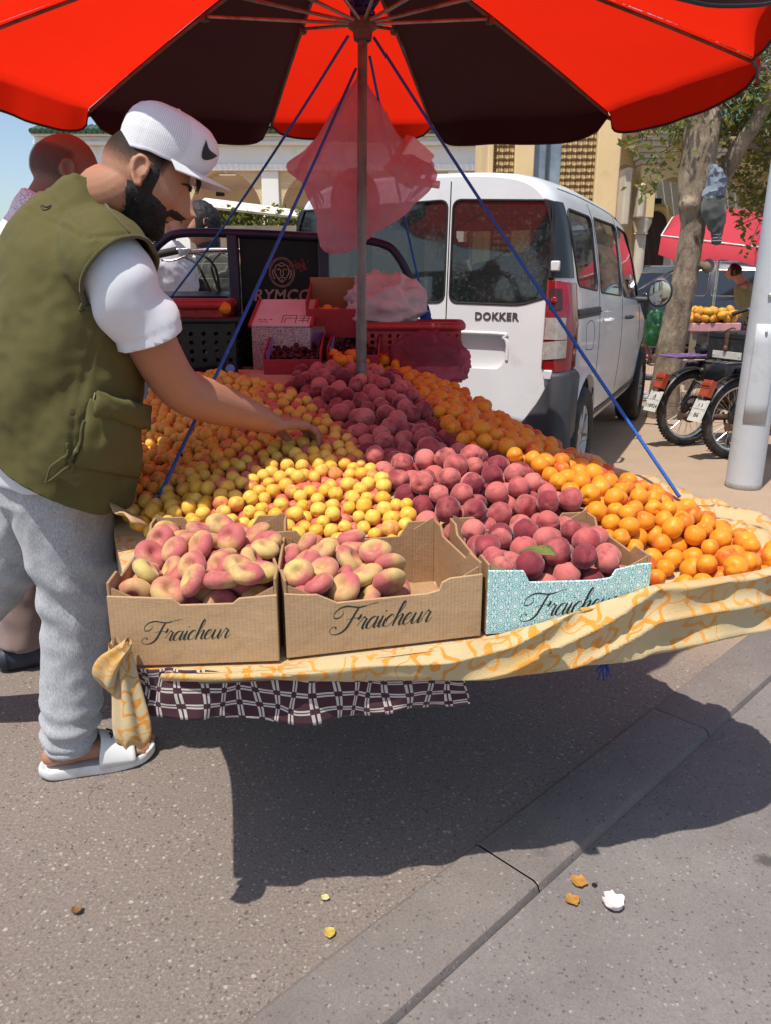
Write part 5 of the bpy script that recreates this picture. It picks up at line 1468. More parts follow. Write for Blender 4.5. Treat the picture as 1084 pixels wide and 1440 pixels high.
# emblem: ring with a lion's face, and the maker's letters
EMB = mat('faded cream print', (.34, .24, .21), .6, .3, 30, dirt=(.08, .04, .04), ds=40)
REDP = mat('dull red print', (.12, .015, .02), .6, .3, 30)
MP = Matrix.Translation(F_(397, 383, .0125)) @ Matrix.Rotation(PI/2, 4, 'X')
mb = MB(); S_ = .0031
for r in (17.5, 15.8): mb.tube([tuple(MP @ Vector((r*S_*math.cos(a), r*1.12*S_*math.sin(a), 0))) for a in np.linspace(0, 2*PI, 40)[:-1]], .0016 if r > 17 else .001, 6, closed=True)
for st in ([(-9, 6), (-10, 0), (-7, -6), (-3, -11), (0, -13), (3, -11), (7, -6), (10, 0), (9, 6)], [(-7, 3), (-4, 4.5), (-1.5, 3)], [(7, 3), (4, 4.5), (1.5, 3)], [(-1.5, 3), (-2, -3), (0, -5), (2, -3), (1.5, 3)], [(-4, -8), (0, -6.5), (4, -8)], [(-9, 6), (-6, 10), (0, 8), (6, 10), (9, 6)], [(-12, 4), (-13, -3), (-10, -9)], [(12, 4), (13, -3), (10, -9)], [(-5, 10), (0, 12.5), (5, 10)], [(0, -9), (0, -11.5)]):
    mb.tube([tuple(MP @ Vector((x*S_, y*S_, .0))) for x, y in catmull(st, 4)], .0024, 6)
part('emblem', mb, EMB, pan)
part('lettering', text_mesh('RYMCO', .068, Matrix.Translation(F_(397, 416, .0128)) @ Matrix.Rotation(PI/2, 4, 'X'), .001, .18, .0012, 1.08), EMB, pan, smooth=0)
mb = MB(); rnd = random.Random(2)
for i in range(40):
    x, y = rnd.gauss(26, 5), rnd.gauss(9, 4); mb.sphere(tuple(MP @ Vector((x*S_, y*S_, 0))), (.006*rnd.random()+.003, .0006, .004*rnd.random()+.002), 8, 6)
part('red_splash', mb, REDP, pan)
# handlebar, lever and cables in the open cab
mb = MB(); hb = [F_(222, 358, .25), F_(250, 352, .25), F_(268, 354, .27), F_(300, 352, .30), F_(360, 352, .32)]
mb.tube(catmull([tuple(q) for q in hb], 6), .012, 10); part('handlebar', mb, CHROME, tri)
mb = MB(); mb.tube([hb[0], hb[1]], .0175, 12); part('grip', mb, BLKRUB, tri)
mb = MB(); c = F_(261, 355, .25); mb.box(tuple(c), (.05, .04, .035)); mb.tube(catmull([tuple(F_(*q)) for q in [(262, 360, .22), (245, 366, .2), (228, 366, .2)]], 5), .005, 6); part('brake_lever', mb, CHROME, tri, bevel=.006)
for pts in ([(263, 356, .24), (284, 358, .2), (303, 376, .18), (310, 410, .2)], [(262, 362, .24), (278, 372, .2), (292, 400, .2), (305, 430, .2)], [(310, 356, .26), (298, 372, .22), (306, 402, .2), (318, 428, .2)]):
    mb = MB(); mb.tube(catmull([tuple(F_(*q)) for q in pts], 8), .006, 7); part('cable', mb, BLKRUB, tri)
# bed, seat, fork and wheels (below the crates)
mb = MB(); mb.box((-.38, 2.85, .49), (1.02, 1.25, .05)); mb.box((-.38, 2.24, .53), (1.02, .03, .10)); part('cargo_bed', mb, NAVY, tri, bevel=.004)
mb = MB(); mb.box((-.40, 3.62, .78), (.9, .30, .12)); part('seat', mb, BLKRUB, tri, bevel=.03, bseg=3)
mb = MB(); mb.box((-.40, 3.60, .58), (.7, .5, .26)); mb.tube([(-.4, 3.8, .55), (-.4, 4.4, .5), (-.4, 4.62, 1.05)], .03, 10); part('chassis', mb, NAVY, tri, bevel=.01)
mb = MB()
for x in (-.49, -.31): mb.tube([(x, 4.66, 1.0), (x, 4.86, .27)], .02, 10)
mb.tube([(-.49, 4.66, 1.0), (-.31, 4.66, 1.0)], .02, 10); mb.tube([(-.40, 4.62, 1.0), (-.40, 4.35, 1.14), F_(360, 352, .32)], .016, 8); part('fork', mb, CHROME, tri)
def plain_wheel(c, ax, R, wd, root, nm='wheel'):
    M = Matrix.Translation(c) @ Vector((0, 0, 1)).rotation_difference(Vector(ax)).to_matrix().to_4x4()
    mb = MB(); mb.lathe([(R*.70, -wd*.38), (R*.86, -wd*.5), (R*.96, -wd*.42), (R, -wd*.15), (R, wd*.15), (R*.96, wd*.42), (R*.86, wd*.5), (R*.70, wd*.38), (R*.70, -wd*.38)], 36, M); w_ = part(nm, mb, BLKRUB, root)
    mb = MB(); mb.lathe([(0, wd*.2), (R*.25, wd*.28), (R*.3, wd*.12), (R*.62, wd*.10), (R*.70, wd*.36), (R*.70, -wd*.36), (R*.6, -wd*.1), (0, -wd*.1)], 36, M); part('rim', mb, CHROME, w_); return w_
plain_wheel((-.98, 2.9, .27), (1, 0, 0), .27, .13, tri); plain_wheel((.22, 2.9, .27), (1, 0, 0), .27, .13, tri); plain_wheel((-.40, 4.86, .27), (1, 0, 0), .27, .10, tri)

# ---- crates and boxes at the back of the table
def latticed(mb, M, Wd, H, holes, hr):
    """panel in local xz (thickness along y) with round holes; holes: list of (x, z)"""
    T = .006; xs = sorted({round(h[0], 4) for h in holes}); zs = sorted({round(h[1], 4) for h in holes})
    # cells around each hole: square outside, circle inside
    cells = []
    x_edges = [0]+[(a+b)/2 for a, b in zip(xs, xs[1:])]+[Wd]; z_edges = [0]+[(a+b)/2 for a, b in zip(zs, zs[1:])]+[H]
    n = 16
    for i, x in enumerate(xs):
        for j, z in enumerate(zs):
            x0, x1, z0, z1 = x_edges[i], x_edges[i+1], z_edges[j], z_edges[j+1]
            inn, out = [], []
            for k in range(n):
                a = 2*PI*k/n+PI/n; c, s = math.cos(a), math.sin(a); inn.append((x+hr*c, z+hr*s))
                tx = ((x1-x)/c if c > 0 else (x0-x)/c) if abs(c) > 1e-9 else 1e9; tz = ((z1-z)/s if s > 0 else (z0-z)/s) if abs(s) > 1e-9 else 1e9
                t = min(tx, tz); out.append((x+t*c, z+t*s))
            for y_, fl in ((0, False), (T, True)):
                g = np.array([[tuple(M @ Vector((p[0], y_, p[1]))), tuple(M @ Vector((q[0], y_, q[1])))] for p, q in zip(inn, out)]); mb.grid(g, cu=True, flip=fl)
                # corners of the cell
                cs = [(x0, z0), (x1, z0), (x1, z1), (x0, z1)]
                for cx, cz in cs:
                    near = sorted(out, key=lambda p: (p[0]-cx)**2+(p[1]-cz)**2)[:2]
                    mb.add([tuple(M @ Vector((p[0], y_, p[1]))) for p in (near[0], (cx, cz), near[1])], [(0, 1, 2)])
            g = np.array([[tuple(M @ Vector((p[0], 0, p[1]))), tuple(M @ Vector((p[0], T, p[1])))] for p in inn]); mb.grid(g, cu=True)
def plastic_crate(name, label, o, ang, Wd, D, H, m, hx, hz, hr, rim=.022, cat='crate'):
    root = thing(name, label, cat, o, ang); M0 = Matrix.Translation(o) @ Matrix.Rotation(ang, 4, 'Z')
    def hl(w): return [(w*(i+.5)/hx, H*(.22+.62*(j+.5)/hz)) for i in range(hx) for j in range(hz)]
    mb = MB(); latticed(mb, M0, Wd, H, hl(Wd), hr); part('front_wall', mb, m, root, smooth=30)
    mb = MB(); latticed(mb, M0 @ Matrix.Translation((0, D, 0)), Wd, H, hl(Wd), hr); part('back_wall', mb, m, root, smooth=30)
    for x in (0, Wd):
        mb = MB(); latticed(mb, M0 @ Matrix.Translation((x, 0, 0)) @ Matrix.Rotation(PI/2, 4, 'Z'), D, H, hl(D), hr); part('side_wall', mb, m, root, smooth=30)
    mb = MB(); mb.box((0, 0, 0), (Wd, D, .008)); v = [tuple(M0 @ Vector((q[0]+Wd/2, q[1]+D/2, .006))) for q in mb.v[0]]; m2 = MB(); m2.add(v, mb.f); part('floor_panel', m2, m, root, smooth=0)
    r_ = .045; path = []
    for cx, cy, a0 in ((Wd-r_+.008, r_-.008, -PI/2), (Wd-r_+.008, D-r_+.008, 0), (r_-.008, D-r_+.008, PI/2), (r_-.008, r_-.008, PI)):
        for k in range(6): a = a0+PI/2*k/5; path.append(tuple(M0 @ Vector((cx+r_*math.cos(a), cy+r_*math.sin(a), H))))
    mb = MB(); mb.tube(path, [(rim*.55, .012)]*len(path), 10, up=(0, 0, 1), closed=True); part('crate_rim', mb, m, root, smooth=60)
    return root, M0
BLACKC = mat('black green crate plastic', (.012, .022, .018), .42, .3, 20, spec=.5)
REDC = mat('red crate plastic', (.42, .028, .03), .42, .2, 15, spec=.5, dirt=(.18, .03, .03), ds=14)
zb = P(280, 545, y=2.98).z
BT = slope(3.05)+.012
plastic_crate('plastic_crate', 'black perforated plastic crate behind the reaching arm, topped by a red rim', (-1.02, 3.03, BT), .05, .44, .34, .215, BLACKC, 9, 4, .0085)
plastic_crate('plastic_crate', 'red plastic crate stacked on top of the black crate beside the seller', (-1.03, 3.06, BT+.222), .05, .40, .33, .05, REDC, 6, 1, .008, rim=.034)
c = P(313, 441, y=3.04)
place(mo, 'orange_apricot', [(c.x, c.y+.05, BT+.222+.026+.01, .024)], 'lone orange apricot in the red crate rim by the navy frame', 'apricot', None)
plastic_crate('plastic_crate', 'wide red plastic crate with round holes under the pink cloth, before the van', (P(507, 500, y=3.16).x, 3.15, BT+.03), -.06, .40, .30, P(560, 458, y=3.2).z-BT-.03, REDC, 12, 4, .0085, rim=.03)

# cherry boxes in red card with purple paper
REDCARD = mat('red printed card', (.40, .035, .045), .55, .15, 20, dirt=(.22, .03, .04), ds=20)
PURP = mat('purple tissue paper', (.36, .17, .42), .75, .2, 25, bs=40, bst=.6, bd=.01)
CHER = fruit_mat('dark cherry skin', ((.055, .006, .012), (.09, .008, .016)), (.022, .003, .008), (.5, .8), sheen=0, rough=.28)
def card_box(name, label, o, ang, Wd, D, H, mf, mi_, tilt=0.0, liner=True, ends=.0, cat='box'):
    root = thing(name, label, cat, o, ang); M0 = Matrix.Translation(o) @ Matrix.Rotation(ang, 4, 'Z') @ Matrix.Rotation(tilt, 4, 'X')
    root.rotation_euler = M0.to_euler()
    def pl(nm, c, s, m):
        mb = MB(); mb.box(c, s); v = [tuple(M0 @ Vector(q)) for q in mb.v[0]]; m2 = MB(); m2.add(v, mb.f); return part(nm, m2, m, root, smooth=0, bevel=.001, bseg=1)
    T = .006
    pl('front_panel', (Wd/2, T/2, H*.40), (Wd, T, H*.8), mf)
    pl('back_panel', (Wd/2, D-T/2, H/2+ends/2), (Wd, T, H+ends), mi_)
    pl('side_panel', (T/2, D/2, H/2), (T, D-2*T-.001, H), mf); pl('side_panel', (Wd-T/2, D/2, H/2), (T, D-2*T-.001, H), mf)
    pl('base', (Wd/2, D/2, T/2), (Wd-2*T-.001, D-2*T-.001, T), mi_)
    if liner:
        for x0, x1 in ((T+.001, .03), (Wd-.03, Wd-T-.001)):
            mb = MB(); pts = []
            for i in range(12):
                s = i/11; y = T+.002+(D-2*T-.004)*s
                pts.append([tuple(M0 @ Vector((x0+(x1-x0)*(.0 if x0 < Wd/2 else 1)+(.006 if x0 < Wd/2 else -.006)*(.3+abs(mnoise.noise((s*9, q*3, x0))))*1.5+(.05*q*q if x0 < Wd/2 else -.05*q*q)*0, y, H*(1.02-.75*q)+.006*mnoise.noise((s*8, q, x0*9))))) for q in np.linspace(0, 1, 6)])
            mb.grid(np.array(pts)); part('paper_liner', mb, PURP, root, smooth=180)
        mb = MB(); pts = [[tuple(M0 @ Vector((Wd*(.42+.5*q+.1*math.sin(s*2)), D-T-.003-.012*abs(mnoise.noise((s*5, q*5, 3))), H*(.55+.52*s)))) for q in np.linspace(0, 1, 8)] for s in np.linspace(0, 1, 8)]
        mb.grid(np.array(pts)); part('paper_liner', mb, PURP, root, smooth=180)
    return root, M0
cz = slope(2.92)+.03
cA = P(372, 545, y=2.90); CB1 = card_box('cherry_box', 'red card box of dark cherries with purple paper, left of the pole', (cA.x, 2.92, cz-.01), .02, .215, .30, .115, REDCARD, KRAFT_IN, .22, ends=.02)
CB2 = card_box('cherry_box', 'red card box of dark cherries directly behind the umbrella pole', (cA.x+.232, 3.00, cz+.005), -.03, .20, .28, .11, REDCARD, KRAFT_IN, .22, ends=.03)
mch = variants('cherry', CHER, .0115, 3, suture=.05, dimple=.22, nu=14, nv=10)
def cherries(CB, Wd, D, n, label, grp):
    M0 = CB[1]; inv = M0.inverted(); H2 = Heap(); spots = []
    base = lambda x, y: .045
    for _ in range(n*3):
        q = H2.drop(RND.uniform(.02, Wd-.02), RND.uniform(.02, D-.02), RND.uniform(.0105, .0125), base, lambda x, y: .018 < x < Wd-.018 and .018 < y < D-.018, .055, RND, 8)
        if q: spots.append(tuple(M0 @ Vector(q[:3]))+(q[3],))
        if len(spots) >= n: break
    place(mch, 'cherry', spots, label, 'cherry', grp, R=.0115)
    # tray of cherries below them
    mb = MB(); pts = [[tuple(M0 @ Vector((Wd*a, D*b, .048+.008*mnoise.noise((a*30, b*30, 1))))) for b in np.linspace(.03, .97, 20)] for a in np.linspace(.04, .96, 20)]
    mb.grid(np.array(pts)); part('cherry_bed', mb, CHER, CB[0], smooth=180)
cherries(CB1, .215, .30, 130, 'small dark cherry in the red box left of the umbrella pole', 'cherries in the left red box')
cherries(CB2, .20, .28, 90, 'small dark cherry in the red box behind the umbrella pole', 'cherries in the box behind the pole')
# apricot carton on a prop, white speckled carton
g = P(433, 468, y=3.22); GX = g.x
mb = MB(); mb.box((GX+.11, 3.36, (BT+.02+g.z)/2), (.20, .22, g.z-BT-.06)); single('carton', mb, KRAFT_IN, 'plain brown carton propping up the apricot box behind the cherries', 'box', bevel=.003, smooth=0)
CB3 = card_box('apricot_box', 'brown card box with a few orange apricots, raised below the black RYMCO panel', (GX, 3.20, g.z-.02), .0, .225, .26, .15, REDCARD, KRAFT_IN, .30, liner=False, ends=.02)
H3 = Heap(); sp_ = []
for _ in range(60):
    q = H3.drop(RND.uniform(.03, .19), RND.uniform(.03, .12), .024, lambda x, y: .04+.0*x, lambda x, y: .03 < x < .195 and .03 < y < .20, .03, RND)
    if q: sp_.append(tuple(CB3[1] @ Vector(q[:3]))+(.024,))
    if len(sp_) > 9: break
place(mo, 'orange_apricot', sp_, 'orange apricot inside the raised card box below the black panel', 'apricot', 'apricots in the raised box')
mb = MB(); mb.box((0, 0, 0), (.012, .02, .09)); single('paper_scrap', mb, WHT, 'white paper flap on the corner of the raised apricot box', 'paper', base=(0, 0, 0)).location = P(492, 425, y=3.3)
def speckle():
    t = NT('speckled carton'); n = t.noise(260, 2, .8)
    c = t.mix(t.math('GREATER_THAN', n, .52), (.60, .50, .50), (.14, .11, .11)); return t.done(t.bsdf(col=c, rough=.7))
PINKW = mat('white carton board', (.70, .60, .60), .65, .08, 12)
a = P(352, 478, y=3.08)
wc = thing('carton', 'white speckled carton with printed outlines on its lid, behind the cherry box', 'box', (a.x+.13, 3.22, BT+.01))
zt = P(395, 450, y=3.16).z
Mw = Matrix.Translation((a.x+.125, 3.22, BT+.005)) @ Matrix.Rotation(-.06, 4, 'Z')
mb = MB(); mb.box((0, 0, 0), (.235, .22, zt-BT-.03)); v = [tuple(Mw @ Vector((q[0], q[1], q[2]+(zt-BT-.03)/2))) for q in mb.v[0]]; m2 = MB(); m2.add(v, mb.f); part('carton_body', m2, speckle(), wc, bevel=.003, smooth=0)
ML = Mw @ Matrix.Translation((0, -.11, zt-BT-.028)) @ Matrix.Rotation(.42, 4, 'X')
mb = MB(); mb.box((0, .115, .003), (.25, .235, .005)); v = [tuple(ML @ Vector(q)) for q in mb.v[0]]; m2 = MB(); m2.add(v, mb.f); lid = part('lid', m2, PINKW, wc, smooth=0)
mb = MB()
def ln(x0, y0, x1, y1, r=.0011): mb.tube([tuple(ML @ Vector((x0, y0, .0062))), tuple(ML @ Vector((x1, y1, .0062)))], r, 5)
for x0, y0, x1, y1 in ((.0, .02, .0, .085), (.0, .085, .055, .085), (.055, .085, .055, .02), (.012, .06, .06, .06), (.012, .06, .012, .02), (.065, .08, .105, .08), (.065, .06, .105, .06), (.105, .08, .105, .02), (.085, .08, .085, .02), (.065, .04, .105, .04)): ln(x0, y0, x1, y1)
for x, y in ((-.09, .05), (-.07, .048), (-.045, .05), (-.08, .03), (-.06, .03)): mb.sphere(tuple(ML @ Vector((x, y, .006))), (.006, .006, .001), 8, 6)
part('print', mb, BLK, lid)
for x in (-.122, .122):
    mb = MB(); mb.box((x, .115, .004), (.012, .24, .012)); v = [tuple(ML @ Vector(q)) for q in mb.v[0]]; m2 = MB(); m2.add(v, mb.f); part('red_edge', m2, REDCARD, lid, smooth=0)

# crumpled cloth on the red crate, pink bag before it, bottle
def crumple(name, label, cat, c, size, m, seed, amp=.28, flat=.0, n=64):
    mb = MB(); mb.sphere((0, 0, 0), 1, n, n//2); V = mb.v[0]; out = []
    for x, y, z in V:
        k = 1+amp*(.9*(.45-abs(mnoise.noise((x*1.6+seed, y*1.6, z*2.4)))*1.7)+.5*(.4-abs(mnoise.noise((x*3.4, y*3.4+seed, z*4.5)))*1.5)+.10*mnoise.noise((x*8, y*8, z*8+seed)))
        zz = z*k
        if zz < -.55: zz = -.55+(zz+.55)*.15
        out.append((x*k*size[0], y*k*size[1], zz*size[2]))
    mb.v[0] = np.array(out)+np.array(tuple(c)); mb.uv[0] = np.zeros((len(out), 2))
    return single(name, mb, m, label, cat, smooth=180)
PINKC = cloth('dusty pink cloth', (.56, .42, .43), col2=(.66, .52, .52))
crumple('pink_cloth', 'dusty pink cloth crumpled on the red crate in front of the van', 'cloth', P(540, 428, y=3.26), (.150, .12, .115), PINKC, 3.1, .42)
FILM2 = film('mauve film', (.66, .26, .34), .62, .35)
crumple('plastic_bag', 'dark pink plastic bag slumped against the red crate beside the apricots', 'bag', P(602, 512, y=3.05), (.150, .09, .120), FILM2, 7.7, .30)
GLASSB = film('clear bottle plastic', (.30, .22, .32), .35, .15)
bo = thing('water_bottle', 'clear plastic bottle with a light blue cap lying in the bag behind the arm', 'bottle', P(322, 528, y=2.90))
c = P(322, 525, y=2.90); Mb = Matrix.Translation(c) @ Matrix.Rotation(1.2, 4, 'X') @ Matrix.Rotation(.3, 4, 'Y')
mb = MB(); mb.lathe([(0, -.16), (.036, -.16), (.040, -.15), (.038, -.11), (.041, -.08), (.038, -.05), (.040, -.02), (.036, .01), (.020, .04), (.015, .05), (.015, .06)], 24, Mb); part('bottle_body', mb, GLASSB, bo)
mb = MB(); mb.lathe([(0, .074), (.014, .074), (.0165, .070), (.0165, .052), (0, .052)], 18, Mb); part('cap', mb, mat('light blue cap', (.08, .28, .62), .4, .1, 20), bo)
crumple('dark_bag', 'dark purple plastic bag bunched around the bottle behind the apricots', 'bag', P(300, 535, y=2.98), (.115, .08, .05), film('dark purple film', (.07, .025, .07), .85, .25), 5.5, .3)
# ------------------------------------------------------------------ white van
VPHI = math.radians(24.5)
VROOT = Vector((.42, 4.998, 0))
van = thing('parked_van', 'dusty white van seen from its rear doors, parked behind the fruit table', 'van', VROOT, -VPHI)
VM = wmat(van)
VWHITE = mat('dusty white paint', (.70, .71, .71), .30, .05, 3, spec=.5, coat=.35, dirt=(.50, .46, .40), ds=5, dlo=.58, dhi=.85)
VDARK = mat('dark grey bumper plastic', (.035, .036, .040), .55, .25, 8, bs=200, bst=.15, dirt=(.13, .12, .10), ds=6, dlo=.55, dhi=.85)
VBLK = mat('van rubber seal', (.012, .012, .013), .6, .2, 30)
VINT = mat('grey van interior', (.05, .05, .055), .85, .3, 8)
def glass_mat(name, tint, clear=.4, rough=.05, dust=.06):
    t = NT(name); n = t.noise(7, 7, .7)
    gl = t.bsdf(col=tint, rough=t.math('MULTIPLY_ADD', t.ramp(n, [(.5, 0), (.75, 1)]), .3, rough), spec=.9, coat=.4)
    tp = t.n('ShaderNodeBsdfTransparent', {'Color': (.62, .68, .64, 1)}).outputs[0]
    fr = t.n('ShaderNodeFresnel', {'IOR': 1.55}).outputs[0]
    f = t.math('MAXIMUM', t.math('SUBTRACT', 1-clear, t.math('MULTIPLY', fr, -.9)), t.math('MULTIPLY', t.ramp(n, [(.55, 0), (.8, 1)]), dust*4), clamp=True)
    m_ = t.n('ShaderNodeMixShader', {0: t.math('MINIMUM', f, 1.0), 1: tp, 2: gl}).outputs[0]
    d = t.bsdf(col=(.30, .30, .27), rough=.9, spec=.1)
    dn = t.math('MULTIPLY', t.ramp(t.math('ADD', t.noise(60, 6, .85), t.math('MULTIPLY', n, .35)), [(.72, 0), (.92, 1)]), dust*3)
    return t.done(t.n('ShaderNodeMixShader', {0: dn, 1: m_, 2: d}).outputs[0])
VGLASS = glass_mat('tinted van glass', (.020, .026, .026), .42, .04, .12)
SEC = catmull([(0, .27), (.55, .27), (.76, .30), (.835, .40), (.862, .62), (.872, .90), (.862, 1.08), (.842, 1.25), (.808, 1.45), (.768, 1.60), (.705, 1.705), (.58, 1.768), (.35, 1.797), (0, 1.805)], 6)
def pw(y): return np.interp(y, [-.68, -.66, -.63, -.58, -.48, 2.2, 2.8, 3.25, 3.42, 3.46], [.93, .955, .977, .990, 1, 1, .97, .88, .74, .66])
def zt(y): return np.interp(y, [-.68, -.62, -.5, .2, 1.4, 1.8, 2.0, 2.75, 3.1, 3.38, 3.46], [1.765, 1.79, 1.80, 1.825, 1.815, 1.765, 1.70, 1.13, 1.06, .92, .62])
def sect(y):
    k = (zt(y)-.90)/(1.805-.90) if zt(y) > .92 else .02
    x = SEC[:, 0]*pw(y); z = np.where(SEC[:, 1] > .90, .90+(SEC[:, 1]-.90)*k, SEC[:, 1]*(1 if zt(y) > .92 else zt(y)/.9))
    return x, z
def lean(y, z): return .085*(z-.27)/1.53*max(0, 1-(y+.68)/.5)     # the rear doors lean forward towards the roof
def hw(y, z):
    x, zz = sect(y); i0 = int(np.argmax(x)); 
    xs = np.concatenate([x]); return float(np.interp(z, zz[8:], xs[8:]))
YS = [-.68, -.672, -.655, -.63, -.59, -.53, -.45, -.3, -.1, .15, .4, .7, 1.0, 1.3, 1.6, 1.8, 1.9, 2.0, 2.1, 2.3, 2.5, 2.7, 2.8, 2.95, 3.1, 3.25, 3.35, 3.42, 3.46]
rings = []
for y in YS:
    x, z = sect(y)
    half = [(a, y+lean(y, b), b) for a, b in zip(x, z)]
    rings.append(half+[(-a, b_, c) for a, b_, c in half[-2:0:-1]])
mb = MB(); G = np.array(rings); mb.grid(G, cv=True); n = G.shape[1]
mb.f.append([k for k in range(n)]); mb.mi.append(0); mb.f.append([(len(YS)-1)*n+k for k in reversed(range(n))]); mb.mi.append(0)
me = mb.mesh('v', 0); bm = bmesh.new(); bm.from_mesh(me); bmesh.ops.recalc_face_normals(bm, faces=bm.faces); bm.to_mesh(me); bm.free()
me.materials.append(VWHITE); me.materials.append(VINT)
def rquad(q, r, n=5):
    """rounded polygon from corner points (ccw)"""
    out = []; m = len(q)
    for i in range(m):
        p0, p1, p2 = Vector(q[i-1]), Vector(q[i]), Vector(q[(i+1) % m]); a = (p0-p1); b = (p2-p1); l = min(r, a.length*.45, b.length*.45)
        A, B = p1+a.normalized()*l, p1+b.normalized()*l
        for k in range(n+1):
            t = k/n; out.append(tuple(A*(1-t)**2+p1*2*t*(1-t)+B*t*t))
    return out
SW = {  # side windows in (y, z)
 'q': [(-.40, 1.215), (.20, 1.185), (.20, 1.60), (-.43, 1.60), (-.47, 1.50)],
 's': [(.31, 1.175), (1.17, 1.145), (1.17, 1.615), (.31, 1.605)],
 'f': [(1.26, 1.14), (2.16, 1.10), (1.86, 1.60), (1.26, 1.615)]}
RW = {'r': [(.205, 1.125), (.60, 1.115), (.770, 1.165), (.735, 1.625), (.205, 1.65)], 'l': [(-.770, 1.165), (-.60, 1.115), (.175, 1.125), (.175, 1.65), (-.735, 1.625)]}
cut = []
def cutter(mb, mi_=1):
    m_ = mb.mesh('c', 0); bm = bmesh.new(); bm.from_mesh(m_); bmesh.ops.recalc_face_normals(bm, faces=bm.faces); bm.to_mesh(m_); bm.free()
    m_.materials.append(VWHITE); m_.materials.append(VINT); m_.polygons.foreach_set('material_index', [mi_]*len(m_.polygons))
    o = bpy.data.objects.new('c', m_); link(o); cut.append(o)
c = MB(); c.box((0, 1.05, 1.13), (1.40, 3.18, 1.06)); cutter(c)
for q in SW.values():
    c = MB(); c.prism(rquad(q, .05), 2.4, frame((-1.2, 0, 0), (0, 1, 0), (0, 0, 1))); cutter(c, 1)
for q in RW.values():
    c = MB(); c.prism(rquad(q, .05), .6, frame((0, -.35, 0), (1, 0, 0), (0, 0, 1))); cutter(c, 1)
c = MB(); c.prism(rquad([(-.66, 1.16), (.66, 1.16), (.58, 1.62), (-.58, 1.62)], .06), 1.0, frame((0, 2.9, 0), (1, 0, 0), (0, 0, 1))); cutter(c, 1)
for y in (0, 2.81):
    for s in (1, -1):
        c = MB(); c.lathe([(0, -.2), (.372, -.2), (.372, .2), (0, .2)], 40, Matrix.Translation((s*.80, y, .335)) @ Matrix.Rotation(PI/2, 4, 'Y')); cutter(c, 1)
# number plate recess in the left part of the right-hand door
c = MB(); c.prism(rquad([(-.42, .78), (.50, .78), (.535, .82), (.535, .93), (.48, .965), (-.42, .965)], .05), .10, frame((0, -.61, 0), (1, 0, 0), (0, 0, 1))); cutter(c, 0)
me = baked(me, [('BOOLEAN', dict(operation='DIFFERENCE', solver='EXACT', object=o)) for o in cut])
for o in cut: bpy.data.objects.remove(o)
mats = [m_.name if m_ else '' for m_ in me.materials]
me.polygons.foreach_set('use_smooth', [True]*len(me.polygons)); me.set_sharp_from_angle(angle=math.radians(28))
o = bpy.data.objects.new('body', me); link(o); o.parent = van
def vp(name, mb, m, parent=None, **kw): return part(name, mb, m, parent or van, world=False, **kw)
if len(me.materials) < 1: me.materials.append(VWHITE)
def side_pt(y, z, off=0, s=1): return Vector((s*(hw(y, z)+off), y+lean(y, z), z))
def poly_fill(poly, fn, step=.05):
    """fills a polygon given in 2-d with a fine triangle fan mapped through fn"""
    bm = bmesh.new(); vs = [bm.verts.new((p[0], p[1], 0)) for p in poly]; bm.faces.new(vs)
    bmesh.ops.triangulate(bm, faces=bm.faces[:])
    for _ in range(2): bmesh.ops.subdivide_edges(bm, edges=[e for e in bm.edges if e.calc_length() > step], cuts=1, use_grid_fill=False); bmesh.ops.triangulate(bm, faces=bm.faces[:])
    bm.verts.ensure_lookup_table(); V = [tuple(fn(v.co.x, v.co.y)) for v in bm.verts]; F = [[v.index for v in f.verts] for f in bm.faces]
    bm.verts.index_update(); F = [[v.index for v in f.verts] for f in bm.faces]; bm.free()
    mb = MB(); mb.add(V, F); return mb
for s in (1, -1):
    for k, q in SW.items():
        cx = sum(p[0] for p in q)/len(q); cz_ = sum(p[1] for p in q)/len(q)
        big = rquad([(cx+(y-cx)*1.03, cz_+(z-cz_)*1.04) for y, z in q], .05)
        vp('side_window', poly_fill(big, lambda y, z: side_pt(y, z, -.007, s)), VGLASS, smooth=180)
        mb = MB(); mb.tube([tuple(side_pt(y, z, -.001, s)) for y, z in rquad([(cx+(y-cx)*1.012, cz_+(z-cz_)*1.015) for y, z in q], .05, 7)], .006, 6, closed=True); vp('window_seal', mb, VBLK)
def rear_pt(x, z, off=0): return Vector((x, -.68+lean(-.68, z)-off, z))
for k, q in RW.items():
    cx = sum(p[0] for p in q)/len(q); cz_ = sum(p[1] for p in q)/len(q)
    big = rquad([(cx+(y-cx)*1.03, cz_+(z-cz_)*1.03) for y, z in q], .05)
    g_ = vp('rear_window', poly_fill(big, lambda x, z: rear_pt(x, z, -.004)), VGLASS, smooth=180)
    mb = MB(); mb.tube([tuple(rear_pt(x, z, -.001)) for x, z in rquad(q, .05, 7)], .006, 6, closed=True); vp('window_seal', mb, VBLK)
vp('windscreen', poly_fill(rquad([(-.70, 1.13), (.70, 1.13), (.60, 1.66), (-.60, 1.66)], .06), lambda x, z: Vector((x, float(np.interp(z, [1.1, 1.70], [2.79, 1.99]))-.12*(x/.7)**2-.02, z))), VGLASS, smooth=180)
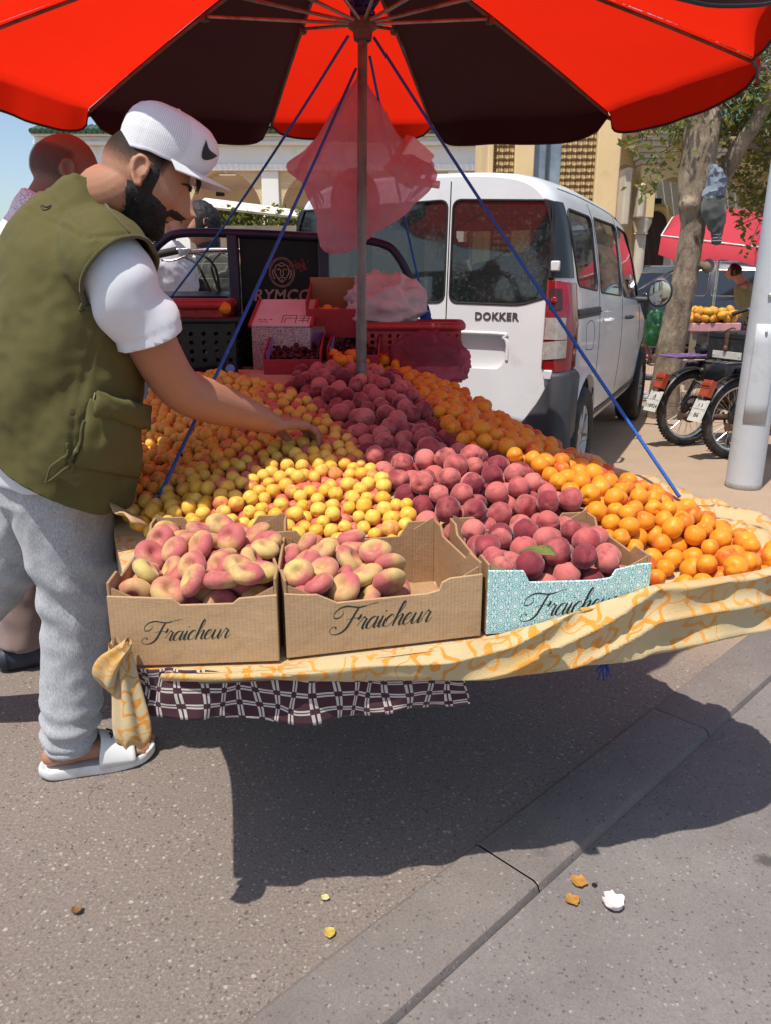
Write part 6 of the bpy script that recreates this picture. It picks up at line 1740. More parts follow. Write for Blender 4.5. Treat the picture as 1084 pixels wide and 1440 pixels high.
# gaps between panels
def gap(pts, fn, r=.0042, m=VBLK, nm='panel_gap'):
    mb = MB(); mb.tube([tuple(fn(*p)) for p in catmull(pts, 6)], r, 6); return vp(nm, mb, m)
gap([(.19, .46), (.19, 1.0), (.19, 1.74)], lambda x, z: rear_pt(x, z, -.0015))
for s in (1, -1):
    gap([(.262, .40), (.262, 1.0), (.262, 1.4), (.262, 1.68)], lambda y, z: side_pt(y, z, -.0018, s))
    gap([(1.215, .40), (1.215, 1.0), (1.215, 1.4), (1.215, 1.68)], lambda y, z: side_pt(y, z, -.0018, s))
    gap([(2.30, .75), (2.24, 1.0), (2.20, 1.10), (1.93, 1.64)], lambda y, z: side_pt(y, z, -.0018, s))
    gap([(-.44, 1.70), (0, 1.705), (1.0, 1.70), (1.8, 1.66)], lambda y, z: side_pt(y, z, -.0018, s))
    gap([(.262, .44), (.7, .43), (1.3, .43), (2.3, .45)], lambda y, z: side_pt(y, z, -.0018, s))
    # sliding-door rail
    mb = MB(); mb.grid(np.array([[tuple(side_pt(y, z, d, s)) for z, d in ((1.035, -.004), (1.045, .007), (1.085, .009), (1.095, -.004))] for y in np.linspace(-.47, .262, 14)])); vp('door_rail', mb, VDARK)
    mb = MB(); mb.tube([tuple(side_pt(y, 1.062, .008, s)) for y in np.linspace(-.45, .262, 12)], .007, 6); vp('rail_track', mb, VBLK)
    # handles
    for y, z in ((.40, 1.0), (1.38, .985)):
        mb = MB(); mb.tube(catmull([tuple(side_pt(y+a, z, d, s)) for a, d in ((0, .002), (.02, .03), (.09, .036), (.17, .03), (.19, .002))], 5), .012, 8); vp('door_handle', mb, VDARK if y > 1 else VWHITE)
    # lower cladding and rear bumper corner are dark plastic
    mb = MB(); mb.grid(np.array([[tuple(side_pt(y, z, d, s)) for z, d in ((.285, -.002), (.30, .008), (.40, .010), (.425, .010), (.432, -.003))] for y in np.linspace(.40, 2.42, 30)])); vp('sill_cladding', mb, VDARK)
    for yc in (0, 2.81):
        pts = []
        for a in np.linspace(-.12, PI+.12, 30):
            row = []
            for r_, d in ((.366, -.03), (.368, .006), (.392, .010), (.398, -.003)):
                y, z = yc+r_*math.cos(a), .335+r_*math.sin(a); row.append(tuple(side_pt(y, max(.29, z), d, s)))
            pts.append(row)
        mb = MB(); mb.grid(np.array(pts)); vp('wheel_arch', mb, VWHITE if yc == 0 else VDARK, smooth=60)
# fuel flap on the near side
gap([(-.16, .86), (.06, .86), (.06, 1.0), (-.16, 1.0), (-.16, .86)], lambda y, z: side_pt(y, z, -.001), .0028)
# rear bumper: wraps round the corners, rising to the lamps
def bump_pt(th, z, off):
    """th -1..1 across the back and round both corners"""
    a = abs(th); s = 1 if th > 0 else -1
    if a < .72: return Vector((s*a/.72*.80, -.68+lean(-.68, z)-off, z))
    if a < .80:
        t = (a-.72)/.08*PI/2; r = .07; x = .80+r*math.sin(t)*1.0; y = -.68+r*(1-math.cos(t)); return Vector((s*(min(x, .80+r)+off*math.sin(t)-.004), y-off*math.cos(t), z))
    y = -.61+(a-.80)/.20*.22; return Vector((s*(hw(y, z)+off), y, z))
def btop(th):
    a = abs(th); return float(np.interp(a, [0, .50, .58, .66, .72, .9, 1.0], [.455, .46, .50, .63, .775, .79, .76]))
pts = []
for th in np.linspace(-1, 1, 110):
    zt_ = btop(th); fade = 1
    pts.append([tuple(bump_pt(th, zz, d)) for zz, d in ((.24, -.01), (.255, .030), (.33, .042), (.43, .040), (zt_-.02, .022), (zt_-.004, .012), (zt_, -.006))])
mb = MB(); mb.grid(np.array(pts)); vp('rear_bumper', mb, VDARK, smooth=50)
# tail lamps
LRED = mat('red lamp lens', (.23, .006, .009), .12, .15, 30, spec=.7, coat=.5, dirt=(.22, .03, .03), ds=8)
LCLR = mat('cloudy clear lens', (.36, .33, .30), .15, .2, 40, spec=.7, coat=.5, dirt=(.24, .19, .16), ds=14)
def lamp_pt(s, a, z, off):
    """a 0..1: from the door edge round the corner to the side"""
    if a < .40: return Vector((s*(.735+(hw(-.68, z)-.735)*a/.40), -.68+lean(-.68, z)-off, z))
    t = (a-.40)/.60; y = -.68+.20*t**1.5; k = min(1, t*2.2); return Vector((s*(hw(y, z)+off*k), y+lean(y, z)-off*(1-k), z))
for s in (1, -1):
    A = np.linspace(0, 1, 22); pts = []
    for a in A:
        zb_ = .79-.02*math.sin(PI*a); zt_ = 1.25-.02*a; row = []
        for q, d in ((0, -.01), (.02, .012), (.5, .016), (.98, .012), (1, -.01)): row.append(tuple(lamp_pt(s, a, zb_+(zt_-zb_)*q, d*(1 if .02 < a < .98 else .2))))
        pts.append(row)
    mb = MB(); mb.grid(np.array(pts)); lp = vp('tail_lamp', mb, LRED, smooth=60)
    for z0, z1, a0, a1, m_, nm in ((.84, .93, .02, .60, LCLR, 'clear_lens'), (.945, 1.055, .02, .60, LCLR, 'clear_lens'), (1.095, 1.20, .10, .52, mat('dark lamp bowl', (.06, .018, .02), .2, .2, 40), 'lamp_bowl')):
        pts = [[tuple(lamp_pt(s, a, z0+(z1-z0)*q+(.02*a if z0 < .9 else 0), .018 if 0 < i < 9 else .012)) for q in np.linspace(0, 1, 7)] for i, a in enumerate(np.linspace(a0, a1, 10))]
        mb = MB(); mb.grid(np.array(pts)); vp(nm, mb, m_, lp, smooth=180)
        if nm == 'lamp_bowl':
            mb = MB(); mb.sphere(tuple(lamp_pt(s, .3, 1.14, .018)), (.018, .008, .02), 12, 8); vp('bulb', mb, LRED, lp)
    # black pillar between the glass and the side
    pts = []
    for a in np.linspace(0, .98, 14): pts.append([tuple(lamp_pt(s, a, z, .008 if 0 < a < .97 else -.004)) for z in np.linspace(1.252, 1.625, 10)])
    mb = MB(); mb.grid(np.array(pts)); vp('pillar_cover', mb, mat('black pillar', (.022, .023, .026), .3, .2, 6), smooth=60)
    # hinges
    for z in (.765, 1.31):
        mb = MB(); p = rear_pt(s*.775, z, .012); mb.box(tuple(p), (.045, .03, .05)); vp('hinge', mb, VWHITE, bevel=.006)
# plate recess furniture, badge lettering, handle
mb = MB(); mb.tube([tuple(rear_pt(x, z, -.001)) for x, z in catmull([(-.42, .968), (.45, .968), (.525, .945), (.545, .90), (.545, .83)], 8)], .010, 8); vp('recess_lip', mb, VWHITE, smooth=60)
mb = MB(); mb.box((-.10, -.614, .875), (.52, .004, .11)); vp('number_plate', mb, mat('plate white', (.62, .62, .60), .4, .08, 20, dirt=(.35, .32, .28), ds=12), bevel=.001)
mb = MB(); mb.box((.10, -.64, .945), (.30, .05, .025)); vp('plate_lamp', mb, VDARK, bevel=.006)
BADGE = mat('grey badge', (.20, .19, .18), .35, .15, 30, metal=.8)
me = text_mesh('DOKKER', .056, Matrix.Translation((.475, -.6815+lean(-.68, 1.055), 1.055)) @ Matrix.Rotation(PI/2-.055, 4, 'X'), .003, .0, .0016, 1.12); me.transform(Matrix.Identity(4)); part('badge_lettering', me, BADGE, van, world=False, smooth=0)
# wiper on the rear glass
mb = MB(); mb.tube([tuple(rear_pt(.02, 1.16, .02)), tuple(rear_pt(-.40, 1.20, .02))], .007, 6); mb.sphere(tuple(rear_pt(.02, 1.16, .012)), .02, 10, 8); vp('wiper', mb, VBLK)
# mirrors
for s in (1, -1):
    mb = MB(); b = side_pt(2.12, 1.10, 0, s); c = b+Vector((s*.17, -.02, .06))
    limb(mb, [tuple(b-Vector((s*.02, 0, 0))), tuple(b+Vector((s*.08, 0, .0)))], [.03, .025], 10, 4)
    mr = vp('mirror', mb, VDARK)
    mb = MB(); mb.sphere(tuple(c), (.10, .055, .12), 24, 16); V = mb.v[0]; V[:, 1] = np.maximum(V[:, 1], c.y-.022); vp('mirror_shell', mb, VDARK, mr, smooth=50)
    mb = MB(); mb.sphere((c.x, c.y-.024, c.z), (.085, .003, .105), 24, 12); vp('mirror_glass', mb, mat('mirror', (.6, .62, .62), .06, .02, 5, metal=1), mr)
# wheels with five-spoke covers
for s in (1, -1):
    for y in (0, 2.81):
        M = Matrix.Translation((s*.775, y, .316)) @ Matrix.Rotation(s*PI/2, 4, 'Y')
        mb = MB(); mb.lathe([(.200, -.09), (.235, -.098), (.290, -.096), (.312, -.075), (.316, -.04), (.316, .04), (.312, .075), (.290, .096), (.235, .098), (.205, .085), (.200, .05), (.200, -.09)], 56, M); wh = vp('wheel', mb, BLKRUB, smooth=50)
        mb = MB(); mb.lathe([(.0, .070), (.035, .072), (.045, .064), (.06, .055), (.19, .050), (.200, .070), (.207, .084), (.200, .02), (0, .0)], 48, M)
        for k in range(9):
            a = 2*PI*k/9; mb.tube([tuple(M @ Vector((r*math.cos(a+.25*(r-.05)), r*math.sin(a+.25*(r-.05)), h))) for r, h in ((.045, .066), (.10, .072), (.16, .074), (.198, .074))], [(.010, .016), (.010, .015), (.010, .018), (.008, .022)], 8, up=tuple(M.to_3x3() @ Vector((0, 0, 1))))
        vp('wheel_cover', mb, mat('silver wheel cover', (.42, .42, .43), .35, .1, 20, metal=.6, dirt=(.20, .17, .14), ds=9), wh, smooth=40)
# cabin: seats and dash so the windows have something behind them
for x in (-.38, .38):
    mb = MB(); limb(mb, [(x, 1.20, .70), (x, 1.12, 1.05), (x, 1.05, 1.30)], [(.24, .09), (.24, .08), (.20, .07)], 16, 6, up=(1, 0, 0)); limb(mb, [(x, 1.04, 1.40), (x, 1.02, 1.52)], [(.13, .05), (.12, .045)], 14, 5, up=(1, 0, 0)); vp('seat', mb, VINT)
mb = MB(); limb(mb, [(-.5, .25, .72), (-.5, .2, 1.15)], [(.5, .09), (.5, .08)], 14, 5, up=(1, 0, 0)); vp('rear_bench', mb, VINT)
bx = thing('carton', 'cardboard box with a blue tape strip inside the van behind its rear window', 'box', tuple(VM @ Vector((.42, -.36, 1.10))), -VPHI+.12)
mb = MB(); mb.box((0, 0, .11), (.30, .26, .22)); part('carton_body', mb, mat('plain cardboard', (.50, .33, .18), .8, .15, 9), bx, world=False, bevel=.003)  # cardboard brown, its tone varied at random
mb = MB(); mb.box((-.07, -.131, .11), (.05, .003, .221)); part('tape', mb, mat('blue tape', (.10, .24, .42), .5, .1, 9), bx, world=False)
mb = MB(); mb.prism([(-.15, 0), (.15, 0), (.17, .08), (.05, .05), (-.13, .01)], .004, frame((0, -.13, .22), (1, 0, 0), (0, .25, 1))); part('flap', mb, KRAFT_IN, bx, world=False)
mb = MB(); mb.box((0, .2, .52), (1.3, .9, .03)); 
mb2 = MB(); mb2.box((0, -.1, .84), (1.36, .9, .5)); vp('cargo_cover', mb2, VINT, bevel=.02)
# ------------------------------------------------------------------ mopeds
PAINTW = mat('grey lamp post paint', (.50, .52, .54), .45, .06, 3, dirt=(.36, .36, .35), ds=7, dlo=.55, dhi=.85, bs=90, bst=.06)
PLATE = mat('worn plate', (.55, .54, .50), .5, .1, 20, dirt=(.30, .26, .20), ds=16)
LREDO = mat('orange red lamp', (.36, .05, .02), .2, .25, 40, coat=.4, dirt=(.18, .06, .03), ds=14)
TYRE = mat('dusty tyre', (.028, .026, .025), .85, .3, 20, bs=160, dirt=(.17, .13, .10), ds=5, dlo=.45, dhi=.75)
RUST = mat('rusty hub', (.16, .10, .065), .6, .4, 30, metal=.6, dirt=(.22, .10, .05), ds=20)
BIKE = mat('black moped paint', (.014, .014, .016), .35, .3, 10, dirt=(.12, .09, .07), ds=8, dlo=.5, dhi=.8)
def spoked(root, c, R, tw, nm='wheel'):
    """wheel standing in the xz plane of the moped"""
    M = Matrix.Translation(c) @ Matrix.Rotation(PI/2, 4, 'X'); mb = MB(); k = tw/2
    mb.lathe([(R-.058, -k*.55), (R-.035, -k), (R-.012, -k*.9), (R, -k*.45), (R+.001, 0), (R, k*.45), (R-.012, k*.9), (R-.035, k), (R-.058, k*.55), (R-.058, -k*.55)], 56, M)
    for j in range(60):
        a = 2*PI*j/60
        for s in (-1, 1): mb.box(tuple(M @ Vector((R*math.cos(a+.02*s), R*math.sin(a+.02*s), s*k*.42))), (.010, .013, .008), Matrix.Rotation(-a, 4, 'Y'))
    w_ = part(nm, mb, TYRE, root, world=False, smooth=50)
    mb = MB(); mb.lathe([(R-.058, -k*.55), (R-.072, -k*.45), (R-.076, 0), (R-.072, k*.45), (R-.058, k*.55)], 56, M); part('rim', mb, CHROME, w_, world=False)
    mb = MB(); mb.lathe([(0, -.06), (.012, -.06), (.014, -.035), (.045, -.032), (.046, -.022), (.026, -.018), (.026, .018), (.046, .022), (.045, .032), (.014, .035), (.012, .06), (0, .06)], 24, M); part('hub', mb, RUST, w_, world=False)
    mb = MB()
    for j in range(18):
        for s in (-1, 1):
            a = 2*PI*(j+.25*s)/18; b = a+s*.35*(1 if j % 2 else -1)
            mb.tube([tuple(M @ Vector((.042*math.cos(a), .042*math.sin(a), s*.027))), tuple(M @ Vector(((R-.073)*math.cos(b), (R-.073)*math.sin(b), s*.006)))], .0015, 5)
    part('spokes', mb, CHROME, w_, world=False); return w_
def moped(label, loc, rz, plate_txt, case=False, frame_m=BIKE, rackc=None):
    """front towards +x; rear wheel over the origin"""
    R = .29; g = thing('moped', label, 'moped', loc, rz, 'parked mopeds')
    spoked(g, (0, 0, R), R, .062); spoked(g, (1.16, 0, R), R, .060)
    def b(nm, mb, m, p=None, **k): return part(nm, mb, m, p or g, world=False, **k)
    for cx, a0, a1 in ((0, .25, 2.75), (1.16, .5, 2.9)):
        pts = [[(cx+(R+.030-.014*abs(q)**2)*math.cos(a), q*.052, R+(R+.030-.014*abs(q)**2)*math.sin(a)) for q in np.linspace(-1, 1, 9)] for a in np.linspace(a0, a1, 30)]
        mb = MB(); mb.grid(np.array(pts)); o = b('mudguard', mb, BIKE, smooth=180); md = o.modifiers.new('t', 'SOLIDIFY'); md.thickness = .003
    mb = MB(); mb.lathe([(.085, -.005), (.105, -.005), (.105, .005), (.085, .005), (.085, -.005)], 36, Matrix.Translation((0, -.045, R)) @ Matrix.Rotation(PI/2, 4, 'X'))
    for j in range(5):
        a = 2*PI*j/5; mb.tube([(.03*math.cos(a), -.045, R+.03*math.sin(a)), (.09*math.cos(a), -.045, R+.09*math.sin(a))], .008, 6)
    b('sprocket', mb, BIKE)
    mb = MB()
    for s in (-1, 1):
        mb.tube([(0, s*.065, R), (.36, s*.05, R+.02), (.42, 0, R+.06)], .013, 8); mb.tube([(0.0, s*.068, R+.01), (.20, s*.062, R+.36)], .016, 8)
        mb.tube([(-.20, s*.055, R+.40), (.28, s*.055, R+.38)], .009, 8)
    mb.tube(catmull([(.20, 0, R+.36), (.42, 0, R+.06), (.62, 0, R+.06), (.86, 0, R+.30), (.92, 0, R+.52)], 6), .028, 10); b('frame', mb, frame_m)
    mb = MB(); mb.sphere((.46, 0, R+.06), (.16, .085, .11), 20, 12); mb.box((.42, 0, R+.02), (.12, .16, .10)); mb.tube([(.40, -.09, R-.08), (.1, -.10, R-.06), (-.16, -.10, R-.04)], .026, 10); b('engine', mb, RUST, bevel=.01)
    mb = MB()
    for s in (-1, 1): mb.tube([(1.16, s*.055, R), (1.0, s*.055, R+.42), (.93, s*.04, R+.62)], .016, 8)
    mb.tube([(.955, 0, R+.42), (.90, 0, R+.72)], .018, 8); b('fork', mb, CHROME)
    mb = MB(); mb.tube(catmull([(.74, -.33, R+.70), (.80, -.26, R+.74), (.89, -.08, R+.74), (.89, .08, R+.74), (.80, .26, R+.74), (.74, .33, R+.70)], 6), .011, 8); hbr = b('handlebar', mb, CHROME)
    for s in (-1, 1):
        mb = MB(); mb.tube([(.70, s*.36, R+.69), (.785, s*.28, R+.735)], .017, 10); b('grip', mb, WHT if case else BLKRUB, hbr)
    mb = MB(); mb.sphere((.99, 0, R+.60), (.07, .075, .075), 16, 10); b('headlamp', mb, BIKE)
    mb = MB(); limb(mb, [(.10, 0, R+.45), (.30, 0, R+.47), (.52, 0, R+.45)], [(.11, .035), (.12, .045), (.07, .03)], 14, 6, up=(0, 1, 0)); b('saddle', mb, BLKRUB)
    mb = MB(); limb(mb, [(.58, 0, R+.30), (.72, 0, R+.36), (.84, 0, R+.42)], [(.075, .06), (.085, .075), (.06, .05)], 14, 6, up=(0, 1, 0)); b('fuel_tank', mb, frame_m, smooth=180)
    for s in (-1, 1):
        mb = MB(); limb(mb, [(.02, s*.085, R+.30), (.20, s*.095, R+.26), (.42, s*.085, R+.24)], [(.05, .022), (.095, .030), (.07, .022)], 14, 6, up=(0, 0, 1)); b('side_cover', mb, frame_m, smooth=180)
    # rack, lamp, plate
    mb = MB()
    for y in (-.09, -.03, .03, .09): mb.tube([(-.24, y, R+.41), (.16, y, R+.41)], .006, 6)
    for x in (-.24, -.05, .14): mb.tube([(x, -.10, R+.41), (x, .10, R+.41)], .006, 6)
    b('rack', mb, rackc or CHROME)
    mb = MB(); mb.box((-.285, 0, R+.225), (.05, .085, .12), Matrix.Rotation(.35, 4, 'Y')); 
    for j in range(6): mb.box((-.309, 0, R+.182+.018*j-.0), (.008, .087, .006), Matrix.Rotation(.35, 4, 'Y'))
    b('tail_light', mb, LREDO, bevel=.006)
    MPp = Matrix.Translation((-.345, 0, R+.075)) @ Matrix.Rotation(.42, 4, 'Y')
    mb = MB(); v = MB(); v.box((0, 0, 0), (.003, .135, .165)); mb.add([tuple(MPp @ Vector(q)) for q in v.v[0]], v.f); pl = b('licence_plate', mb, PLATE, bevel=.004)
    MT = MPp @ Matrix.Translation((-.0022, 0, 0)) @ Matrix(((0, 0, -1, 0), (-1, 0, 0, 0), (0, 1, 0, 0), (0, 0, 0, 1)))
    for s_, z, h in plate_txt:
        me = text_mesh(s_, h, MT @ Matrix.Translation((0, z, 0)), .0006, 0, .0006, 1.05); part('plate_lettering', me, BLK, pl, world=False, smooth=0)
    mb = MB(); mb.tube([tuple(MT @ Vector((-.06, .012, 0))), tuple(MT @ Vector((.06, .012, 0)))], .0012, 5); part('plate_rule', mb, BLK, pl, world=False)
    mb = MB(); mb.tube([(.35, -.02, R-.05), (.30, -.16, .012)], .010, 8); mb.tube([(.35, .02, R-.05), (.30, .16, .012)], .010, 8); b('stand', mb, RUST)
    if case:
        mb = MB(); mb.box((.02, 0, R+.515), (.34, .40, .19)); cs = b('top_case', mb, mat('scuffed black case', (.016, .015, .016), .55, .3, 14, dirt=(.10, .09, .08), ds=22, dlo=.55, dhi=.8), bevel=.012)
        mb = MB(); mb.box((.02, 0, R+.575), (.348, .408, .006)); part('lid_seam', mb, BLK, cs, world=False, bevel=.002)
        mb = MB(); mb.box((-.153, 0, R+.455), (.008, .27, .05))
        for y in (-.12, .12): mb.sphere((-.158, y, R+.455), .006, 8, 6)
        part('metal_strip', mb, PLATE, cs, world=False, bevel=.002)
        mb = MB(); mb.box((-.157, .01, R+.545), (.012, .03, .12)); mb.sphere((-.165, .01, R+.50), (.012, .018, .022), 10, 8); part('latch', mb, RUST, cs, world=False, bevel=.003)
        mb = MB(); mb.tube(catmull([(-.15, -.06, R+.61), (-.12, 0, R+.64), (-.15, .06, R+.61)], 5), .006, 6); part('case_handle', mb, RUST, cs, world=False)
    return g
c1 = P(953, 627, z=0); c2 = P(1012, 646, z=0)
moped('older moped with tilted tail light and plate ending in 118924, beside the tree trunk', (c1.x+.06, c1.y+.05, 0), math.radians(22), [('A', .045, .034), ('37', .025, .026), ('118924', -.038, .040)], rackc=mat('violet rack', (.22, .12, .30), .4, .2, 20))
moped('moped with a scuffed black top case and ribbed tail light, beside the grey lamp post', (c2.x+.10, c2.y+.06, 0), math.radians(20), [('1 3', .040, .034), ('86', -.035, .045)], case=True)
moped('moped with its wheel showing between the white van and the tree trunk', (P(912, 545, z=0).x+.25, P(912, 545, z=0).y+.75, 0), math.radians(150), [('63', .03, .04), ('20417', -.035, .038)], frame_m=mat('dark red moped paint', (.10, .012, .02), .35, .2, 10))
# ------------------------------------------------------------------ lamp post
b0 = P(1054, 690, z=0)
lp = thing('lamp_post', 'tall grey steel lamp post with a service door, right of the mopeds', 'lamp post', (b0.x, b0.y+.10, 0))
LB = Vector((b0.x, b0.y+.10, 0)); LT = LB+Vector((.05, 0, 6.5))
mb = MB(); mb.tube([LB.lerp(LT, s) for s in np.linspace(0, 1, 16)], list(np.linspace(.106, .075, 16)), 40); part('shaft', mb, PAINTW, lp)
mb = MB(); mb.lathe([(.106, 0), (.1075, .002), (.1072, .03), (.106, .034)], 40, Matrix.Translation(LB)); part('dirty_foot', mb, mat('dusty paint', (.33, .32, .30), .7, .25, 25), lp)
av = math.atan2(-LB.y, -LB.x)+.12; pts = []
for a in np.linspace(av-.62, av+.62, 16): pts.append([(LB.x+.006*z+(.1085-.0048*z)*math.cos(a), LB.y+(.1085-.0048*z)*math.sin(a), z) for z in np.linspace(.42, 1.0, 6)])
mb = MB(); mb.grid(np.array(pts)); o = part('service_door', mb, PAINTW, lp, smooth=180); md = o.modifiers.new('t', 'SOLIDIFY'); md.thickness = .004; md.offset = 1
mb = MB(); mb.sphere((LB.x+.112*math.cos(av), LB.y+.112*math.sin(av), .955), .008, 10, 8); part('door_screw', mb, CHROME, lp)
mb = MB(); mb.box((LB.x+.106*math.cos(av+.1), LB.y+.106*math.sin(av+.1), 1.16), (.012, .055, .022), Matrix.Rotation(av, 4, 'Z')); part('name_tab', mb, CHROME, lp, bevel=.003)
mb = MB(); mb.tube(catmull([tuple(LT), tuple(LT+Vector((-.1, -.2, .5))), tuple(LT+Vector((-.3, -.8, .7)))], 6), .05, 12); mb.box(tuple(LT+Vector((-.4, -1.1, .72))), (.25, .6, .1)); part('lantern_arm', mb, PAINTW, lp, bevel=.02)

# ------------------------------------------------------------------ street tree with a jacket hung on it
BARK = NT('mottled bark'); _t = BARK; _v = _t.n('ShaderNodeMapping', {'Vector': _t.c.outputs['Object'], 'Scale': (1, 1, .5)}).outputs[0]
_n = _t.noise(9, 7, .7, _v); _c = _t.mix(_t.ramp(_n, [(.35, 0), (.62, 1)]), (.12, .088, .062), (.35, .27, .195)); _c = _t.mix(_t.math('MULTIPLY', _t.ramp(_t.noise(34, 5, .8, _v), [(.55, 0), (.75, 1)]), .7), _c, (.06, .04, .03))
BARK = _t.done(_t.bsdf(col=_c, rough=.9, spec=.15, nrm=_t.bump(_t.math('ADD', _n, _t.noise(60, 5, .7, _v)), .8, .015)))
TY = 7.3
tree = thing('street_tree', 'street tree with mottled trunk, forked branches and a jacket hanging from it', 'tree', tuple(P(928, 590, z=0)))
T_ = lambda u, v, dy=0: P(u, v, y=TY+dy)
base = P(934, 560, y=TY); base.z = -.05
def rough_limb(mb, pts, rad, seed, per=10, n=20, amp=.10):
    C = catmull([tuple(p) for p in pts], per); R = np.interp(np.linspace(0, 1, len(C)), np.linspace(0, 1, len(rad)), rad)
    k = sum(len(v) for v in mb.v); mb.tube([tuple(c) for c in C], list(R), n)
    V = mb.v[-1]
    for i in range(len(C)):
        for j in range(n):
            p = V[i*n+j]; d = p-C[i]; f = 1+amp*mnoise.noise((p[0]*6+seed, p[1]*6, p[2]*3))+amp*.5*mnoise.noise((p[0]*17, p[1]*17+seed, p[2]*10))
            V[i*n+j] = C[i]+d*f
mb = MB(); rough_limb(mb, [base, T_(938, 520), T_(953, 440), T_(965, 370), T_(975, 310), T_(980, 280)], [.155, .130, .120, .112, .106, .098], 1, amp=.12)
rough_limb(mb, [T_(974, 320), T_(968, 270), T_(972, 220), T_(978, 160), T_(975, 60), T_(960, -120)], [.10, .095, .09, .085, .07, .04], 2)
rough_limb(mb, [T_(975, 310, -.02), T_(986, 275, -.1), T_(994, 230, -.12), T_(1001, 180, -.1), T_(1010, 110), T_(1030, -40)], [.095, .075, .068, .062, .055, .03], 3)
rough_limb(mb, [T_(985, 290, .05), T_(1012, 252), T_(1040, 205, -.1), T_(1068, 160, -.2), T_(1110, 60, -.3), T_(1190, -150, -.5)], [.08, .075, .07, .065, .05, .02], 4)
rough_limb(mb, [T_(1000, 200, -.08), T_(1040, 198), T_(1085, 220, .1), T_(1130, 230, .2)], [.03, .03, .022, .01], 6)
mb.sphere(tuple(T_(995, 374, -.08)), (.055, .05, .065), 16, 12); mb.sphere(tuple(T_(972, 288, -.05)), (.12, .10, .07), 16, 12)
me = baked(mb, [('REMESH', dict(mode='VOXEL', voxel_size=.018, use_smooth_shade=True))]); me.polygons.foreach_set('use_smooth', [True]*len(me.polygons))
part('trunk', me, BARK, tree, smooth=180)
LEAFM = NT('tree leaves'); _t = LEAFM; _r = _t.n('ShaderNodeNewGeometry').outputs['Random Per Island']
_c = _t.ramp(_r, [(0, (.07, .105, .02)), (.45, (.13, .155, .03)), (.75, (.22, .20, .04)), (1, (.34, .22, .05))])
_d = _t.bsdf(col=_c, rough=.5, spec=.4); _tr = _t.n('ShaderNodeBsdfTranslucent', {'Color': _t.mix(.5, _c, (.25, .28, .03))}).outputs[0]
LEAFM = _t.done(_t.n('ShaderNodeMixShader', {0: .4, 1: _d, 2: _tr}).outputs[0])
rnd = random.Random(21); mb = MB(); tw = MB(); vs, fs = [], []
clusters = []
for (u, v, dy, r, n) in [(905, 192, -.3, .16, 8), (940, 208, -.1, .24, 16), (925, 240, .2, .26, 11), (955, 185, .2, .25, 18), (1040, 175, .3, .42, 60), (1075, 215, .1, .38, 55), (1020, 130, 0, .4, 60), (1060, 110, -.2, .5, 70), (1080, 300, .2, .32, 36), (1050, 262, .4, .25, 26), (1100, 150, .1, .5, 70), (1130, 240, 0, .5, 70), (1000, 60, .3, .6, 80), (930, 110, .2, .5, 40), (1080, 20, 0, .7, 90), (1150, 90, .2, .7, 90), (960, -30, 0, .7, 90), (1160, -60, 0, .8, 90), (880, 50, .3, .5, 30), (1005, 165, .4, .25, 24), (1040, 235, .5, .2, 14)]:
    c = T_(u, v, dy)
    for i in range(int(n*.55)):
        d = Vector((rnd.gauss(0, 1), rnd.gauss(0, 1), rnd.gauss(0, .75))).normalized()*r*rnd.random()**.45; clusters.append((c+d, c))
for tip, c in clusters:
    m_ = tip.lerp(c, .55)+Vector((rnd.gauss(0, .04), rnd.gauss(0, .04), rnd.gauss(.03, .04)))
    tw.tube([tuple(c.lerp(tip, .15)), tuple(m_), tuple(tip)], [.006, .004, .002], 5, caps=False)
    for k in range(rnd.randint(7, 11)):
        o = tip+Vector((rnd.gauss(0, .055), rnd.gauss(0, .055), rnd.gauss(-.015, .05))); f = Vector((rnd.gauss(0, 1), rnd.gauss(0, 1), rnd.gauss(-.5, .6))).normalized(); s = f.cross(Vector((rnd.gauss(0, 1), rnd.gauss(0, 1), rnd.gauss(0, 1)))).normalized(); up = s.cross(f)
        L_ = rnd.uniform(.045, .085); w_ = L_*.30; q = len(vs)
        vs += [o, o+f*L_*.45+s*w_+up*w_*.35, o+f*L_, o+f*L_*.45-s*w_+up*w_*.35, o+f*L_*.5]; fs += [(q, q+1, q+4), (q+1, q+2, q+4), (q+2, q+3, q+4), (q+3, q, q+4)]
mb.add([tuple(v) for v in vs], fs)
mb.add(np.concatenate(tw.v), tw.f, mi=1); part('crown', mb, [LEAFM, BARK], tree, smooth=0)
# jacket: hood of the coat over the fork, sleeve hanging
jk = MB(); JY = -.20
def blob(rings, nn=28, seed=0, amp=.12):
    R = catmull(rings, 7); pts = []
    for i, (u, v, hw_, dp) in enumerate(R):
        c = T_(u, v, JY); w_ = hw_/1080*7.0; pts.append([(c.x+w_*math.cos(a)*(1+amp*mnoise.noise((math.cos(a)*3+seed, math.sin(a)*3, i*.25))), c.y+dp*math.sin(a)*(1+amp*2*mnoise.noise((math.cos(a)*4, math.sin(a)*4+seed, i*.3))), c.z+.012*math.sin(a*3+i)) for a in np.linspace(0, 2*PI, nn)[:-1]])
    mb = MB(); mb.grid(np.array(pts), cv=True); return mb
jac = thing('jacket', 'grey and washed blue jacket hanging from the fork of the street tree', 'jacket', tuple(T_(1003, 342, JY)))
part('sleeve', blob([(1005, 262, 8, .05), (1003, 275, 13, .07), (1003, 298, 16, .08), (1006, 318, 11, .06), (1007, 332, 6.5, .045), (1007, 341, 6, .04), (1007, 343, 1, .01)], seed=3), cloth('dark grey knit', (.085, .088, .082), col2=(.13, .13, .12), dirt=None), jac, smooth=180)
